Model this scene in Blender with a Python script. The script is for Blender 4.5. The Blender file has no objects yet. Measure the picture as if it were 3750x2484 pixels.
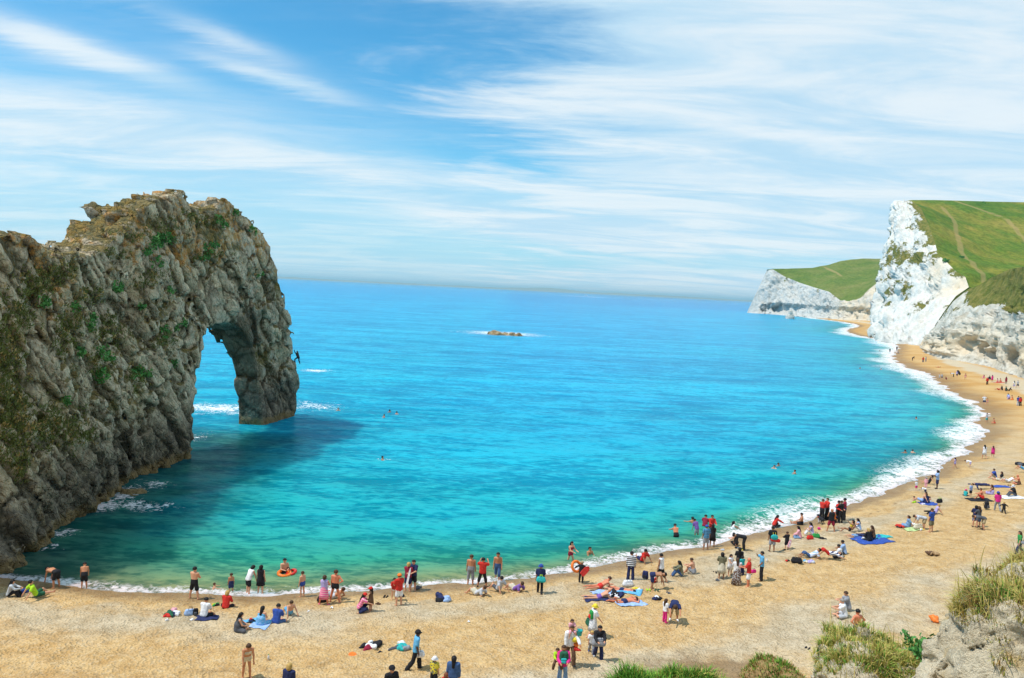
import bpy, bmesh, math, random
import numpy as np
from mathutils import Vector, Matrix

R = math.radians
random.seed(7)
rng = np.random.default_rng(7)
scene = bpy.context.scene
COL = scene.collection

# ------------------------------------------------------------------ camera
W, H, F = 3750.0, 2484.0, 2812.0        # photograph size and focal length in its pixels
CZ = 17.8                               # eye height above the sea
ROLL = math.atan(84 / 1705.0)
PITCH = math.atan(181.8 / F)
cam_data = bpy.data.cameras.new('camera')
cam_data.sensor_width = 36.0
cam_data.lens = F / W * 36.0
cam_data.clip_start = 0.3
cam_data.clip_end = 150000.0
cam = bpy.data.objects.new('camera', cam_data)
COL.objects.link(cam)
cam.matrix_world = Matrix.Translation((0, 0, CZ)) @ Matrix.Rotation(math.pi / 2 - PITCH, 4, 'X') @ Matrix.Rotation(ROLL, 4, 'Z')
scene.camera = cam

# ------------------------------------------------------------------ light
SUN_EL, SUN_AZ = R(61), R(257)          # azimuth clockwise from +Y (the view direction): the sun stands to the left
sd = bpy.data.lights.new('sun', 'SUN')
sd.energy = 4.3
sd.angle = R(0.53)
sd.color = (1.0, 0.955, 0.87)
sun = bpy.data.objects.new('sun', sd)
COL.objects.link(sun)
_dir = Vector((math.sin(SUN_AZ) * math.cos(SUN_EL), math.cos(SUN_AZ) * math.cos(SUN_EL), math.sin(SUN_EL)))
sun.rotation_euler = _dir.to_track_quat('Z', 'Y').to_euler()
sun.location = (-60, 0, 90)

scene.render.engine = 'CYCLES'
scene.cycles.use_denoising = True
scene.cycles.max_bounces = 6
scene.cycles.diffuse_bounces = 3
scene.cycles.glossy_bounces = 3
scene.cycles.volume_bounces = 0
scene.view_settings.view_transform = 'Standard'
scene.view_settings.look = 'None'
scene.view_settings.gamma = 1.0
scene.view_settings.exposure = 0.0
scene.view_settings.use_curve_mapping = False


class NT:
    """small helper to write node trees"""
    def __init__(self, tree):
        self.t = tree
        self.n = tree.nodes
        self.l = tree.links

    def new(self, typ, **kw):
        nd = self.n.new(typ)
        for k, v in kw.items():
            setattr(nd, k, v)
        return nd

    def put(self, sock, v):
        if v is None:
            return
        if hasattr(v, 'is_output') or isinstance(v, bpy.types.NodeSocket):
            self.l.new(v, sock)
        elif isinstance(v, (tuple, list)):
            if len(v) == 3 and sock.type == 'RGBA':
                v = (*v, 1.0)
            sock.default_value = v
        else:
            sock.default_value = v

    def m(self, op, a, b=None, c=None, clamp=False):
        nd = self.new('ShaderNodeMath', operation=op, use_clamp=clamp)
        self.put(nd.inputs[0], a)
        self.put(nd.inputs[1], b)
        self.put(nd.inputs[2], c)
        return nd.outputs[0]

    def vm(self, op, a, b=None, scale=None):
        nd = self.new('ShaderNodeVectorMath', operation=op)
        self.put(nd.inputs[0], a)
        self.put(nd.inputs[1], b)
        if scale is not None:
            self.put(nd.inputs['Scale'], scale)
        return nd.outputs['Value'] if op in ('LENGTH', 'DOT_PRODUCT') else nd.outputs[0]

    def mix(self, f, a, b, blend='MIX'):
        nd = self.new('ShaderNodeMix', data_type='RGBA', blend_type=blend)
        self.put(nd.inputs[0], f)
        self.put(nd.inputs[6], a)
        self.put(nd.inputs[7], b)
        return nd.outputs[2]

    def smooth(self, v, lo, hi, a=0.0, b=1.0):
        nd = self.new('ShaderNodeMapRange', interpolation_type='SMOOTHSTEP')
        for i, x in enumerate((v, lo, hi, a, b)):
            self.put(nd.inputs[i], x)
        return nd.outputs[0]

    def ramp(self, f, stops, interp='LINEAR'):
        nd = self.new('ShaderNodeValToRGB')
        cr = nd.color_ramp
        cr.interpolation = interp
        while len(cr.elements) < len(stops):
            cr.elements.new(0.5)
        for e, (p, c) in zip(cr.elements, stops):
            e.position = p
            e.color = (*c, 1.0) if len(c) == 3 else c
        self.put(nd.inputs[0], f)
        return nd.outputs[0]

    def noise(self, vec, scale, detail=4, rough=0.55, dist=0.0, out=0):
        nd = self.new('ShaderNodeTexNoise')
        self.put(nd.inputs['Vector'], vec)
        nd.inputs['Scale'].default_value = scale
        nd.inputs['Detail'].default_value = detail
        nd.inputs['Roughness'].default_value = rough
        nd.inputs['Distortion'].default_value = dist
        return nd.outputs[out]

    def voro(self, vec, scale, feature='F1', out=0, rand=1.0):
        nd = self.new('ShaderNodeTexVoronoi', feature=feature)
        self.put(nd.inputs['Vector'], vec)
        nd.inputs['Scale'].default_value = scale
        nd.inputs['Randomness'].default_value = rand
        return nd.outputs[out]

    def mapping(self, vec, loc=(0, 0, 0), rot=(0, 0, 0), scale=(1, 1, 1), typ='POINT'):
        nd = self.new('ShaderNodeMapping', vector_type=typ)
        self.put(nd.inputs[0], vec)
        nd.inputs[1].default_value = loc
        nd.inputs[2].default_value = rot
        nd.inputs[3].default_value = scale
        return nd.outputs[0]

    def attr(self, name, out='Fac'):
        nd = self.new('ShaderNodeAttribute', attribute_name=name)
        return nd.outputs[out]

    def bump(self, h, strength=0.5, dist=0.1, normal=None):
        nd = self.new('ShaderNodeBump')
        nd.inputs['Strength'].default_value = strength
        nd.inputs['Distance'].default_value = dist
        self.put(nd.inputs['Height'], h)
        if normal is not None:
            self.l.new(normal, nd.inputs['Normal'])
        return nd.outputs[0]


# ------------------------------------------------------------------ sky
world = bpy.data.worlds.new('World')
scene.world = world
world.use_nodes = True
T = NT(world.node_tree)
T.n.clear()
sky = T.new('ShaderNodeTexSky', sky_type='NISHITA')
sky.sun_disc = False
sky.sun_elevation = SUN_EL
sky.sun_rotation = SUN_AZ
sky.altitude = 20
sky.air_density = 1.0
sky.dust_density = 0.4
sky.ozone_density = 3.0
tc = T.new('ShaderNodeTexCoord')
dirv = T.vm('NORMALIZE', tc.outputs['Generated'])
sx = T.new('ShaderNodeSeparateXYZ')
T.l.new(dirv, sx.inputs[0])
dx, dy, dz = sx.outputs
az = T.m('ARCTAN2', dx, dy)                       # azimuth, radians, 0 = view direction
el = T.m('ARCSINE', dz)
elp = T.m('ADD', T.m('ABSOLUTE', el), 0.0)
# cirrus deck: position on a high flat layer, streaked along one wind direction
inv = T.m('DIVIDE', 1.0, T.m('ADD', T.m('ABSOLUTE', dz), 0.10))
cmb = T.new('ShaderNodeCombineXYZ')
T.l.new(T.m('MULTIPLY', dx, inv), cmb.inputs[0])
T.l.new(T.m('MULTIPLY', dy, inv), cmb.inputs[1])
deck = cmb.outputs[0]
wisp = T.noise(T.mapping(deck, (0.3, 1.7, 0), (0, 0, R(-12)), (0.75, 1.9, 1)), 1.25, 8, 0.62, 0.6)
fine = T.noise(T.mapping(deck, (4.0, 2.2, 0), (0, 0, R(-20)), (1.0, 3.4, 1)), 3.6, 7, 0.62, 1.1)
angle_map = T.new('ShaderNodeCombineXYZ')
T.l.new(az, angle_map.inputs[0])
T.l.new(el, angle_map.inputs[1])
band = T.noise(T.mapping(angle_map.outputs[0], (1.3, 0.4, 0), (0, 0, R(4)), (2.2, 13.0, 1)), 1.0, 6, 0.55, 0.8)


def blob(a, e, ra, re, tilt=0.0, warp=0.0):
    """soft cloud patch at azimuth a, elevation e (degrees)"""
    u = T.m('SUBTRACT', az, R(a))
    v = T.m('SUBTRACT', el, R(e))
    if warp:
        v = T.m('ADD', v, T.m('MULTIPLY', T.m('SUBTRACT', fine, 0.5), warp))
        u = T.m('ADD', u, T.m('MULTIPLY', T.m('SUBTRACT', wisp, 0.5), warp * 3))
    c, s = math.cos(R(tilt)), math.sin(R(tilt))
    uu = T.m('ADD', T.m('MULTIPLY', u, c), T.m('MULTIPLY', v, s))
    vv = T.m('SUBTRACT', T.m('MULTIPLY', v, c), T.m('MULTIPLY', u, s))
    q = T.m('ADD', T.m('POWER', T.m('DIVIDE', uu, R(ra)), 2.0), T.m('POWER', T.m('DIVIDE', vv, R(re)), 2.0))
    return T.m('POWER', math.e, T.m('MULTIPLY', q, -1.0))


# veil on the right, thinning to the left, blue gap high in the middle
veil = T.smooth(T.m('ADD', az, T.m('MULTIPLY', T.m('SUBTRACT', wisp, 0.5), 0.75)), R(-14), R(9))
low = T.smooth(el, R(17), R(4))
cov = T.m('MAXIMUM', T.m('MULTIPLY', veil, 1.02), T.m('MULTIPLY', low, 0.60))
for (a, e, ra, re, tl, w_, amp) in [
        (-30, 13.6, 7.0, .85, -9, .020, .85), (-20.5, 15.6, 4.5, .7, -12, .022, .6), (-17.5, 13.6, 5.0, .6, -9, .02, .75),
        (-25.0, 20.5, 9, 1.7, 16, .04, .50), (-16.5, 21.5, 7.0, .9, 12, .035, .45), (-31, 19.5, 6, 2.5, -10, .05, .45),
        (-31, 9.3, 12, 2.6, 3, .04, .62), (-15, 8.3, 11, 1.1, -3, .03, .5), (2.5, 4.6, 9.5, 1.0, -7, .014, .80),
        (-9.0, 20.5, 2.6, .45, 14, .02, .45), (-4, 20.3, 3.0, .35, 10, .018, .35), (13, 19, 16, 3.0, -8, .07, .35),
        (9.5, 1.6, 3.0, .55, 4, .02, .35), (16.5, 1.3, 2.2, .6, 10, .02, .45)]:
    cov = T.m('ADD', cov, T.m('MULTIPLY', blob(a, e, ra, re, tl, w_), amp))
cov = T.m('ADD', cov, T.m('MULTIPLY', T.m('SUBTRACT', wisp, 0.50), 0.48))
cov = T.m('ADD', cov, T.m('MULTIPLY', T.m('SUBTRACT', fine, 0.52), 0.24))
cov = T.m('ADD', cov, T.m('MULTIPLY', T.m('SUBTRACT', band, 0.5), 0.22))
# break in the veil: a few bluish lanes
cov = T.m('SUBTRACT', cov, T.m('MULTIPLY', blob(14, 2.6, 20, 1.1, 0, .03), 0.55))
cov = T.m('SUBTRACT', cov, T.m('MULTIPLY', blob(-2, 9.2, 6, .8, -4, .03), 0.35))
dens = T.m('MULTIPLY', T.smooth(cov, -0.12, 1.15), 0.92)
blue = T.mix(1.0, sky.outputs[0], (0.55, 1.50, 1.72), 'MULTIPLY')
# lower sky whitens a little with sea haze
hz = T.smooth(el, R(13), R(-1))
blue = T.mix(T.m('MULTIPLY', hz, 0.85), blue, (4.7, 8.0, 10.0))
cloudc = T.mix(T.smooth(wisp, 0.35, 0.65), (5.9, 8.3, 10.0), (9.0, 9.9, 10.4))
skyc = T.mix(dens, blue, cloudc)
bg = T.new('ShaderNodeBackground')
T.l.new(skyc, bg.inputs[0])
bg.inputs[1].default_value = 0.095
wo = T.new('ShaderNodeOutputWorld')
T.l.new(bg.outputs[0], wo.inputs[0])


# ------------------------------------------------------------------ pixels to places
_cr, _sr, _cp, _sp = math.cos(ROLL), math.sin(ROLL), math.cos(PITCH), math.sin(PITCH)


def ray(px, py):
    x, y = (px - W / 2) / F, -(py - H / 2) / F
    u, v = x * _cr - y * _sr, x * _sr + y * _cr
    return (u, _cp + v * _sp, -_sp + v * _cp)


def P(px, py, z=0.0):
    d = ray(px, py)
    t = (z - CZ) / d[2]
    return Vector((d[0] * t, d[1] * t, z))


def PY(px, py, Y):
    d = ray(px, py)
    t = Y / d[1]
    return Vector((d[0] * t, Y, CZ + d[2] * t))


# ------------------------------------------------------------------ numpy noise
def _hash(ix, iy, iz, k=0):
    h = (ix.astype(np.int64) * 374761393 + iy.astype(np.int64) * 668265263 + iz.astype(np.int64) * 2147483647 + k * 974634721) & 0xFFFFFFFF
    h = ((h ^ (h >> 13)) * 1274126177) & 0xFFFFFFFF
    h = ((h ^ (h >> 16)) * 2246822519) & 0xFFFFFFFF
    return ((h ^ (h >> 15)) & 0xFFFFFF) / float(0xFFFFFF)


def vnoise(p, k=0):
    i = np.floor(p).astype(np.int64)
    f = p - i
    f = f * f * (3 - 2 * f)
    r = 0
    for a in (0, 1):
        wx = f[:, 0] if a else 1 - f[:, 0]
        for b in (0, 1):
            wy = f[:, 1] if b else 1 - f[:, 1]
            for c in (0, 1):
                wz = f[:, 2] if c else 1 - f[:, 2]
                r = r + wx * wy * wz * _hash(i[:, 0] + a, i[:, 1] + b, i[:, 2] + c, k)
    return r * 2 - 1


def fbm(p, octv=4, k=0, gain=0.5):
    a, r, s = 1.0, 0.0, 1.0
    for o in range(octv):
        r = r + a * vnoise(p * s + 17.3 * o, k + o)
        a *= gain
        s *= 2.03
    return r


def voronoi(p, k=0, tilt=False):
    """F1, F2, a random number of the nearest cell and, if asked, a plane tilted at random inside each cell"""
    i = np.floor(p).astype(np.int64)
    f1 = np.full(len(p), 9.0)
    f2 = np.full(len(p), 9.0)
    cid = np.zeros(len(p))
    tl = np.zeros(len(p))
    for a in (-1, 0, 1):
        for b in (-1, 0, 1):
            for c in (-1, 0, 1):
                cx, cy, cz = i[:, 0] + a, i[:, 1] + b, i[:, 2] + c
                h0, h1, h2 = _hash(cx, cy, cz, k), _hash(cx, cy, cz, k + 1), _hash(cx, cy, cz, k + 2)
                qx, qy, qz = cx + h0 - p[:, 0], cy + h1 - p[:, 1], cz + h2 - p[:, 2]
                d = np.sqrt(qx * qx + qy * qy + qz * qz)
                closer = d < f1
                f2 = np.where(closer, f1, np.minimum(f2, d))
                cid = np.where(closer, (h0 * 7.31 + h1 * 3.17) % 1.0, cid)
                if tilt:
                    tl = np.where(closer, (h1 * 2 - 1) * qx + (h2 * 2 - 1) * qy + (h0 * 2 - 1) * qz, tl)
                f1 = np.where(closer, d, f1)
    return (f1, f2, cid, tl) if tilt else (f1, f2, cid)


def largest_piece(V, Q):
    """drop crumbs that are not connected to the main body"""
    lab = np.arange(len(V))
    while True:
        m = lab[Q].min(1)
        new = lab.copy()
        for c in range(4):
            np.minimum.at(new, Q[:, c], m)
        new = new[new]
        if (new == lab).all():
            break
        lab = new
    ids, cnt = np.unique(lab, return_counts=True)
    keep = lab == ids[cnt.argmax()]
    mp = np.cumsum(keep) - 1
    return V[keep], mp[Q[keep[Q].all(1)]]


# ------------------------------------------------------------------ mesh helpers
def mesh_from(name, verts, faces, smooth=True):
    verts = np.asarray(verts, np.float32)
    me = bpy.data.meshes.new(name)
    if isinstance(faces, np.ndarray):
        n, k = faces.shape
        me.vertices.add(len(verts))
        me.vertices.foreach_set('co', verts.ravel())
        me.loops.add(n * k)
        me.loops.foreach_set('vertex_index', faces.astype(np.int32).ravel())
        me.polygons.add(n)
        me.polygons.foreach_set('loop_start', np.arange(0, n * k, k, dtype=np.int32))
        me.polygons.foreach_set('loop_total', np.full(n, k, np.int32))
    else:
        me.from_pydata([tuple(map(float, v)) for v in verts], [], [tuple(int(i) for i in f) for f in faces])
    me.update(calc_edges=True)
    if smooth:
        me.polygons.foreach_set('use_smooth', np.ones(len(me.polygons), bool))
    return me


def set_attr(me, name, vals):
    a = me.attributes.new(name, 'FLOAT', 'POINT')
    a.data.foreach_set('value', np.asarray(vals, np.float32))


def link(name, me, mats=None, parent=None, world=True):
    o = bpy.data.objects.new(name, me)
    COL.objects.link(o)
    if mats is not None and me is not None and not me.materials:
        for m in (mats if isinstance(mats, (list, tuple)) else [mats]):
            me.materials.append(m)
    if parent is not None:
        o.parent = parent
        if world:                        # the mesh is written in scene coordinates
            o.matrix_parent_inverse = parent.matrix_basis.inverted()
    return o


def tag(o, label=None, cat=None, group=None, kind=None):
    if label:
        o['label'] = label
    if cat:
        o['category'] = cat
    if group:
        o['group'] = group
    if kind:
        o['kind'] = kind
    return o


def empty(name, loc=(0, 0, 0), rz=0.0):
    o = bpy.data.objects.new(name, None)
    o.empty_display_size = 0.2
    COL.objects.link(o)
    o.location = loc
    o.rotation_euler = (0, 0, rz)
    return o


def grid_faces(nu, nv):
    i = np.arange(nu - 1)[:, None] * nv + np.arange(nv - 1)[None, :]
    i = i.ravel()
    return np.stack([i, i + 1, i + nv + 1, i + nv], 1)


def surface_nets(f, origin, h):
    """quads around the zero level of a sampled field (negative inside)"""
    s = f < 0
    nx, ny, nz = f.shape
    c = np.zeros((nx - 1, ny - 1, nz - 1), np.int8)
    for a in (0, 1):
        for b in (0, 1):
            for d in (0, 1):
                c += s[a:nx - 1 + a, b:ny - 1 + b, d:nz - 1 + d]
    act = (c > 0) & (c < 8)
    idx = np.full(act.shape, -1, np.int64)
    I = np.argwhere(act)
    idx[act] = np.arange(len(I))
    pos = np.zeros((len(I), 3))
    cnt = np.zeros(len(I))
    corners = [(a, b, d) for a in (0, 1) for b in (0, 1) for d in (0, 1)]
    vals = {q: f[I[:, 0] + q[0], I[:, 1] + q[1], I[:, 2] + q[2]] for q in corners}
    for ax in range(3):
        for q in corners:
            if q[ax]:
                continue
            r = list(q)
            r[ax] = 1
            va, vb = vals[q], vals[tuple(r)]
            cr = (va < 0) != (vb < 0)
            t = np.where(cr, va / np.where(cr, va - vb, 1), 0)
            e = np.array(q, float)[None, :] + np.zeros((len(I), 3))
            e[:, ax] += t
            pos[cr] += e[cr]
            cnt[cr] += 1
    V = (I + pos / np.maximum(cnt, 1)[:, None]) * h + np.asarray(origin)[None, :]
    quads = []
    for ax in range(3):
        sl0 = [slice(1, -1)] * 3
        sl1 = [slice(1, -1)] * 3
        sl0[ax] = slice(0, f.shape[ax] - 1)
        sl1[ax] = slice(1, f.shape[ax])
        a, b = s[tuple(sl0)], s[tuple(sl1)]
        for flip in (0, 1):
            E_ = np.argwhere((a & ~b) if not flip else (~a & b))
            if not len(E_):
                continue
            base = E_.copy()
            o1, o2 = [k for k in range(3) if k != ax]
            base[:, o1] += 1
            base[:, o2] += 1
            def cell(d1, d2):
                cc = base.copy()
                cc[:, o1] -= d1
                cc[:, o2] -= d2
                return idx[cc[:, 0], cc[:, 1], cc[:, 2]]
            q = [cell(1, 1), cell(0, 1), cell(0, 0), cell(1, 0)]
            if (flip == 1) != (ax == 1):
                q = q[::-1]
            quads.append(np.stack(q, 1))
    Q = np.concatenate(quads)
    Q = Q[(Q >= 0).all(1)]
    return V, Q


def resample(pts, n):
    p = np.array([tuple(q) for q in pts], float)
    d = np.r_[0, np.cumsum(np.linalg.norm(np.diff(p, axis=0), axis=1))]
    t = np.linspace(0, d[-1], n)
    return np.stack([np.interp(t, d, p[:, k]) for k in range(p.shape[1])], 1)


def normals_of(V, nu, nv):
    g = V.reshape(nu, nv, 3)
    du = np.gradient(g, axis=0)
    dv = np.gradient(g, axis=1)
    n = np.cross(du, dv)
    n /= np.linalg.norm(n, axis=2, keepdims=True) + 1e-9
    return n.reshape(-1, 3)


# ------------------------------------------------------------------ materials
def material(name, rough=0.85, spec=0.25):
    m = bpy.data.materials.new(name)
    m.use_nodes = True
    t = NT(m.node_tree)
    b = m.node_tree.nodes['Principled BSDF']
    b.inputs['Roughness'].default_value = rough
    b.inputs['Specular IOR Level'].default_value = spec
    return m, t, b


def geo_pos(t):
    return t.new('ShaderNodeNewGeometry').outputs['Position']


_plain = {}


def plain(col, rough=0.85, name='cloth'):
    """slightly uneven matt material of one base colour"""
    key = (tuple(col), rough, name)
    if key in _plain:
        return _plain[key]
    m, t, b = material(name, rough)
    tcn = t.new('ShaderNodeTexCoord').outputs['Object']
    n = t.noise(tcn, 9.0, 4)
    c = t.mix(t.smooth(n, 0.25, 0.75), tuple(x * 0.72 for x in col), tuple(min(1, x * 1.15) for x in col))
    t.l.new(c, b.inputs['Base Color'])
    t.l.new(t.bump(n, 0.5, 0.02), b.inputs['Normal'])
    _plain[key] = m
    return m
# ================================================================== SETTING
# ------------------------------------------------------------------ shoreline
SHORE_PX = [(-700, 2050), (-300, 2082), (0, 2115), (100, 2132), (300, 2160), (500, 2176), (700, 2183), (900, 2182), (1100, 2176), (1300, 2165),
            (1500, 2150), (1700, 2131), (1900, 2114), (2060, 2095), (2153, 2076), (2322, 2042), (2428, 2025), (2563, 2010),
            (2618, 1996), (2745, 1962), (2868, 1934), (2948, 1914), (3002, 1890), (3099, 1854), (3179, 1827), (3254, 1806),
            (3321, 1772), (3427, 1728), (3472, 1706), (3543, 1664), (3552, 1630), (3589, 1594), (3597, 1562), (3616, 1506),
            (3589, 1484), (3551, 1460), (3475, 1432), (3437, 1395), (3382, 1364), (3315, 1342), (3268, 1312), (3280, 1291),
            (3296, 1270), (3272, 1256), (3240, 1246), (3200, 1240), (3133, 1227), (3096, 1213), (3118, 1203), (3152, 1196),
            (3133, 1187), (3091, 1180), (3045, 1174), (2985, 1166)]
shore = np.array([tuple(P(*q))[:2] for q in SHORE_PX])


def smooth_line(p, n_iter):
    p = p.copy()
    for _ in range(n_iter):
        p[1:-1] = 0.5 * p[1:-1] + 0.25 * (p[:-2] + p[2:])
    return p


def refine(p):
    """corner cutting"""
    q = [p[0]]
    for a, b in zip(p[:-1], p[1:]):
        q += [0.75 * a + 0.25 * b, 0.25 * a + 0.75 * b]
    q.append(p[-1])
    return np.array(q)


shore = refine(refine(shore))
_sa, _sb = shore[:-1], shore[1:]


def inland(x, y):
    """distance from the waterline: positive on the beach, negative on the sea side"""
    x, y = np.atleast_1d(np.asarray(x, float)), np.atleast_1d(np.asarray(y, float))
    out = np.empty(len(x))
    d = _sb - _sa
    L2 = (d * d).sum(1)
    for s in range(0, len(x), 20000):
        px, py = x[s:s + 20000, None] - _sa[None, :, 0], y[s:s + 20000, None] - _sa[None, :, 1]
        t = np.clip((px * d[:, 0] + py * d[:, 1]) / L2, 0, 1)
        qx, qy = px - t * d[:, 0], py - t * d[:, 1]
        dist = np.sqrt(qx * qx + qy * qy)
        k = dist.argmin(1)
        r = np.arange(len(k))
        cr = d[k, 0] * py[r, k] - d[k, 1] * px[r, k]
        out[s:s + 20000] = np.where(cr > 0, -dist[r, k], dist[r, k])
    # the swash line wanders
    p = np.stack([x, y, 0 * x], 1)
    w = .55 * vnoise(p * .21, 201) + .28 * vnoise(p * .62, 203) + .10 * vnoise(p * 1.9, 205)
    return out + w * np.clip(np.hypot(x, y) / 60, .8, 3.0) * np.clip(1 - np.abs(out) / 9, 0, 1)


_HD = np.array([-400, -60, -20, -6, -2, 0, 2, 5, 9, 14, 22, 40, 80.])
_HZ = np.array([-30, -8, -3.2, -1.0, -.32, 0, .27, .6, .9, 1.25, 1.8, 3.0, 5.0])


def sand_z(x, y, fine=True):
    d = inland(x, y)
    z = np.interp(d, _HD, _HZ)
    p = np.stack([np.atleast_1d(x), np.atleast_1d(y), np.zeros(len(d))], 1).astype(float)
    w = np.clip((d - 0.6) / 2.0, 0, 1)
    z = z + 0.05 * w * fbm(p * 0.25, 2, 31)
    if fine:
        far = np.clip(1 - (np.hypot(p[:, 0], p[:, 1]) - 60) / 60, 0.0, 1)
        b = fbm(p * np.array([1.7, 2.1, 1]), 3, 5)
        c = vnoise(p * np.array([4.3, 4.9, 1]), 9)
        z = z + w * far * (0.075 * b + 0.05 * c)
    return z, d


def ground(px, py):
    """where the sight line through a pixel meets the beach (or the sea bed's waterline)"""
    z = 1.0
    for _ in range(14):
        q = P(px, py, z)
        z = 0.5 * z + 0.5 * float(sand_z(np.array([q.x]), np.array([q.y]), False)[0][0])
    q = P(px, py, z)
    q.z = float(sand_z(np.array([q.x]), np.array([q.y]), True)[0][0])
    return q


def beach():
    line = [shore[0]]
    acc = 0.0
    dense = resample([(a, b, 0) for a, b in shore], 9000)[:, :2]
    for a, b in zip(dense[:-1], dense[1:]):
        acc += np.linalg.norm(b - a)
        if acc > max(0.17, np.hypot(*b) * 0.0042):
            line.append(b)
            acc = 0.0
    line = np.array(line)
    sm = smooth_line(resample([(a, b, 0) for a, b in smooth_line(shore, 60)], 400)[:, :2], 60)
    k = ((line[:, None, :] - sm[None]) ** 2).sum(2).argmin(1)
    g = np.gradient(sm, axis=0)
    nrm = np.stack([g[:, 1], -g[:, 0]], 1)
    nrm /= np.linalg.norm(nrm, axis=1, keepdims=True)
    nn = nrm[k]
    for _ in range(40):
        nn[1:-1] = 0.5 * nn[1:-1] + 0.25 * (nn[:-2] + nn[2:])
    nn /= np.linalg.norm(nn, axis=1, keepdims=True)
    ds = np.concatenate([np.linspace(-16, -1, 12), np.arange(-0.8, 30, 0.19), np.linspace(30.2, 95, 90)])
    xy = line[:, None, :] + nn[:, None, :] * ds[None, :, None]
    x, y = xy[..., 0].ravel(), xy[..., 1].ravel()
    z, d = sand_z(x, y)
    me = mesh_from('beach', np.stack([x, y, z], 1), grid_faces(len(line), len(ds))[:, ::-1])
    set_attr(me, 'inland', d)
    dc = P(2640, 2420, 2.2)
    set_attr(me, 'earth', np.exp(-((x - dc.x) / 4.2) ** 2 - ((y - dc.y) / 3.0) ** 2))
    m, t, b = material('shingle_sand', 0.95, 0.15)
    pos = geo_pos(t)
    di = t.attr('inland')
    big = t.noise(pos, 0.13, 4, 0.6)
    mid = t.noise(pos, 0.9, 4, 0.65)
    dn = t.m('ADD', di, t.m('MULTIPLY', t.m('SUBTRACT', big, 0.5), 9.0))
    sand = t.mix(t.smooth(mid, 0.3, 0.7), (0.49, 0.295, 0.115), (0.64, 0.43, 0.20))
    grey = t.mix(t.smooth(mid, 0.3, 0.7), (0.41, 0.33, 0.215), (0.58, 0.485, 0.345))
    gb = t.m('ADD', t.m('MULTIPLY', t.smooth(dn, 2.2, 3.6), t.smooth(dn, 7.5, 5.0)), t.m('MULTIPLY', t.smooth(dn, 11.5, 14.0), t.smooth(dn, 19.0, 16.0)))
    gb = t.m('ADD', gb, t.m('MULTIPLY', t.smooth(dn, 24, 27), t.smooth(dn, 33, 29)))
    gb = t.m('MULTIPLY', t.m('MINIMUM', gb, 1.0), t.smooth(t.noise(pos, 0.35, 3, 0.6), 0.25, 0.6, 0.3, .85))
    col = t.mix(gb, sand, grey)
    # single pebbles: light and dark specks
    pv = t.voro(pos, 8.5, 'F1', 1)
    sp = t.new('ShaderNodeSeparateColor')
    t.l.new(pv, sp.inputs[0])
    col = t.mix(t.m('MULTIPLY', t.m('SUBTRACT', sp.outputs[0], 0.5), 0.6, clamp=True), col, (0.72, 0.60, 0.42))
    col = t.mix(t.m('MULTIPLY', t.smooth(sp.outputs[1], 0.72, 1.0), 0.45), col, (0.27, 0.18, 0.09))
    # scattered weed and dug-up darker sand
    weed = t.m('MULTIPLY', t.smooth(t.noise(t.mapping(pos, (0, 0, 0), (0, 0, .2), (.5, 1.6, 1)), 0.5, 5, 0.7), 0.66, 0.74), 0.55)
    col = t.mix(weed, col, (0.36, 0.21, 0.09))
    ea = t.smooth(t.m('ADD', t.attr('earth'), t.m('MULTIPLY', t.m('SUBTRACT', t.noise(pos, 1.1, 6, .7), .5), 1.1)), .35, .8)
    col = t.mix(t.m('MULTIPLY', ea, .75), col, (0.22, 0.13, 0.06))
    # strand lines of weed and grit left by the tide
    dl = t.m('ADD', di, t.m('MULTIPLY', t.m('SUBTRACT', t.noise(pos, .18, 4, .6), .5), 3.0))
    for at_, wd_, am_ in ((3.1, .28, .55), (6.6, .35, .40), (10.8, .5, .30)):
        ln = t.m('MULTIPLY', t.smooth(t.m('ABSOLUTE', t.m('SUBTRACT', dl, at_)), wd_, 0.0), t.smooth(t.noise(pos, 1.6, 5, .7), .48, .62))
        col = t.mix(t.m('MULTIPLY', ln, am_), col, (0.17, 0.11, 0.055))
    # far end of the bay: finer orange sand
    py_ = t.new('ShaderNodeSeparateXYZ')
    t.l.new(pos, py_.inputs[0])
    fary = t.smooth(py_.outputs[1], 60, 150)
    far_or = t.mix(t.smooth(big, 0.35, 0.65), (0.56, 0.31, 0.10), (0.63, 0.41, 0.18))
    fgrey = t.m('MULTIPLY', t.smooth(dn, 11, 14), t.smooth(dn, 21, 17))
    far_or = t.mix(t.m('MULTIPLY', fgrey, 0.8), far_or, (0.60, 0.52, 0.38))
    col = t.mix(fary, col, far_or)
    # wet strip
    wet = t.smooth(t.m('ADD', di, t.m('MULTIPLY', t.m('SUBTRACT', mid, 0.5), 0.9)), t.mix(fary, (2.3,) * 3, (6.5,) * 3), 0.6)
    col = t.mix(wet, col, t.mix(1.0, col, (0.56, 0.53, 0.52), 'MULTIPLY'))
    t.l.new(col, b.inputs['Base Color'])
    t.l.new(t.m('SUBTRACT', 0.95, t.m('MULTIPLY', wet, 0.5)), b.inputs['Roughness'])
    hgt = t.m('ADD', t.m('MULTIPLY', t.noise(pos, 3.2, 5, 0.6), 1.0), t.m('MULTIPLY', t.voro(pos, 8.5), 0.5))
    nb = t.bump(hgt, 1.0, 0.16)
    t.l.new(nb, b.inputs['Normal'])
    o = link('beach', me, m)
    return tag(o, kind='structure')


beach()

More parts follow.
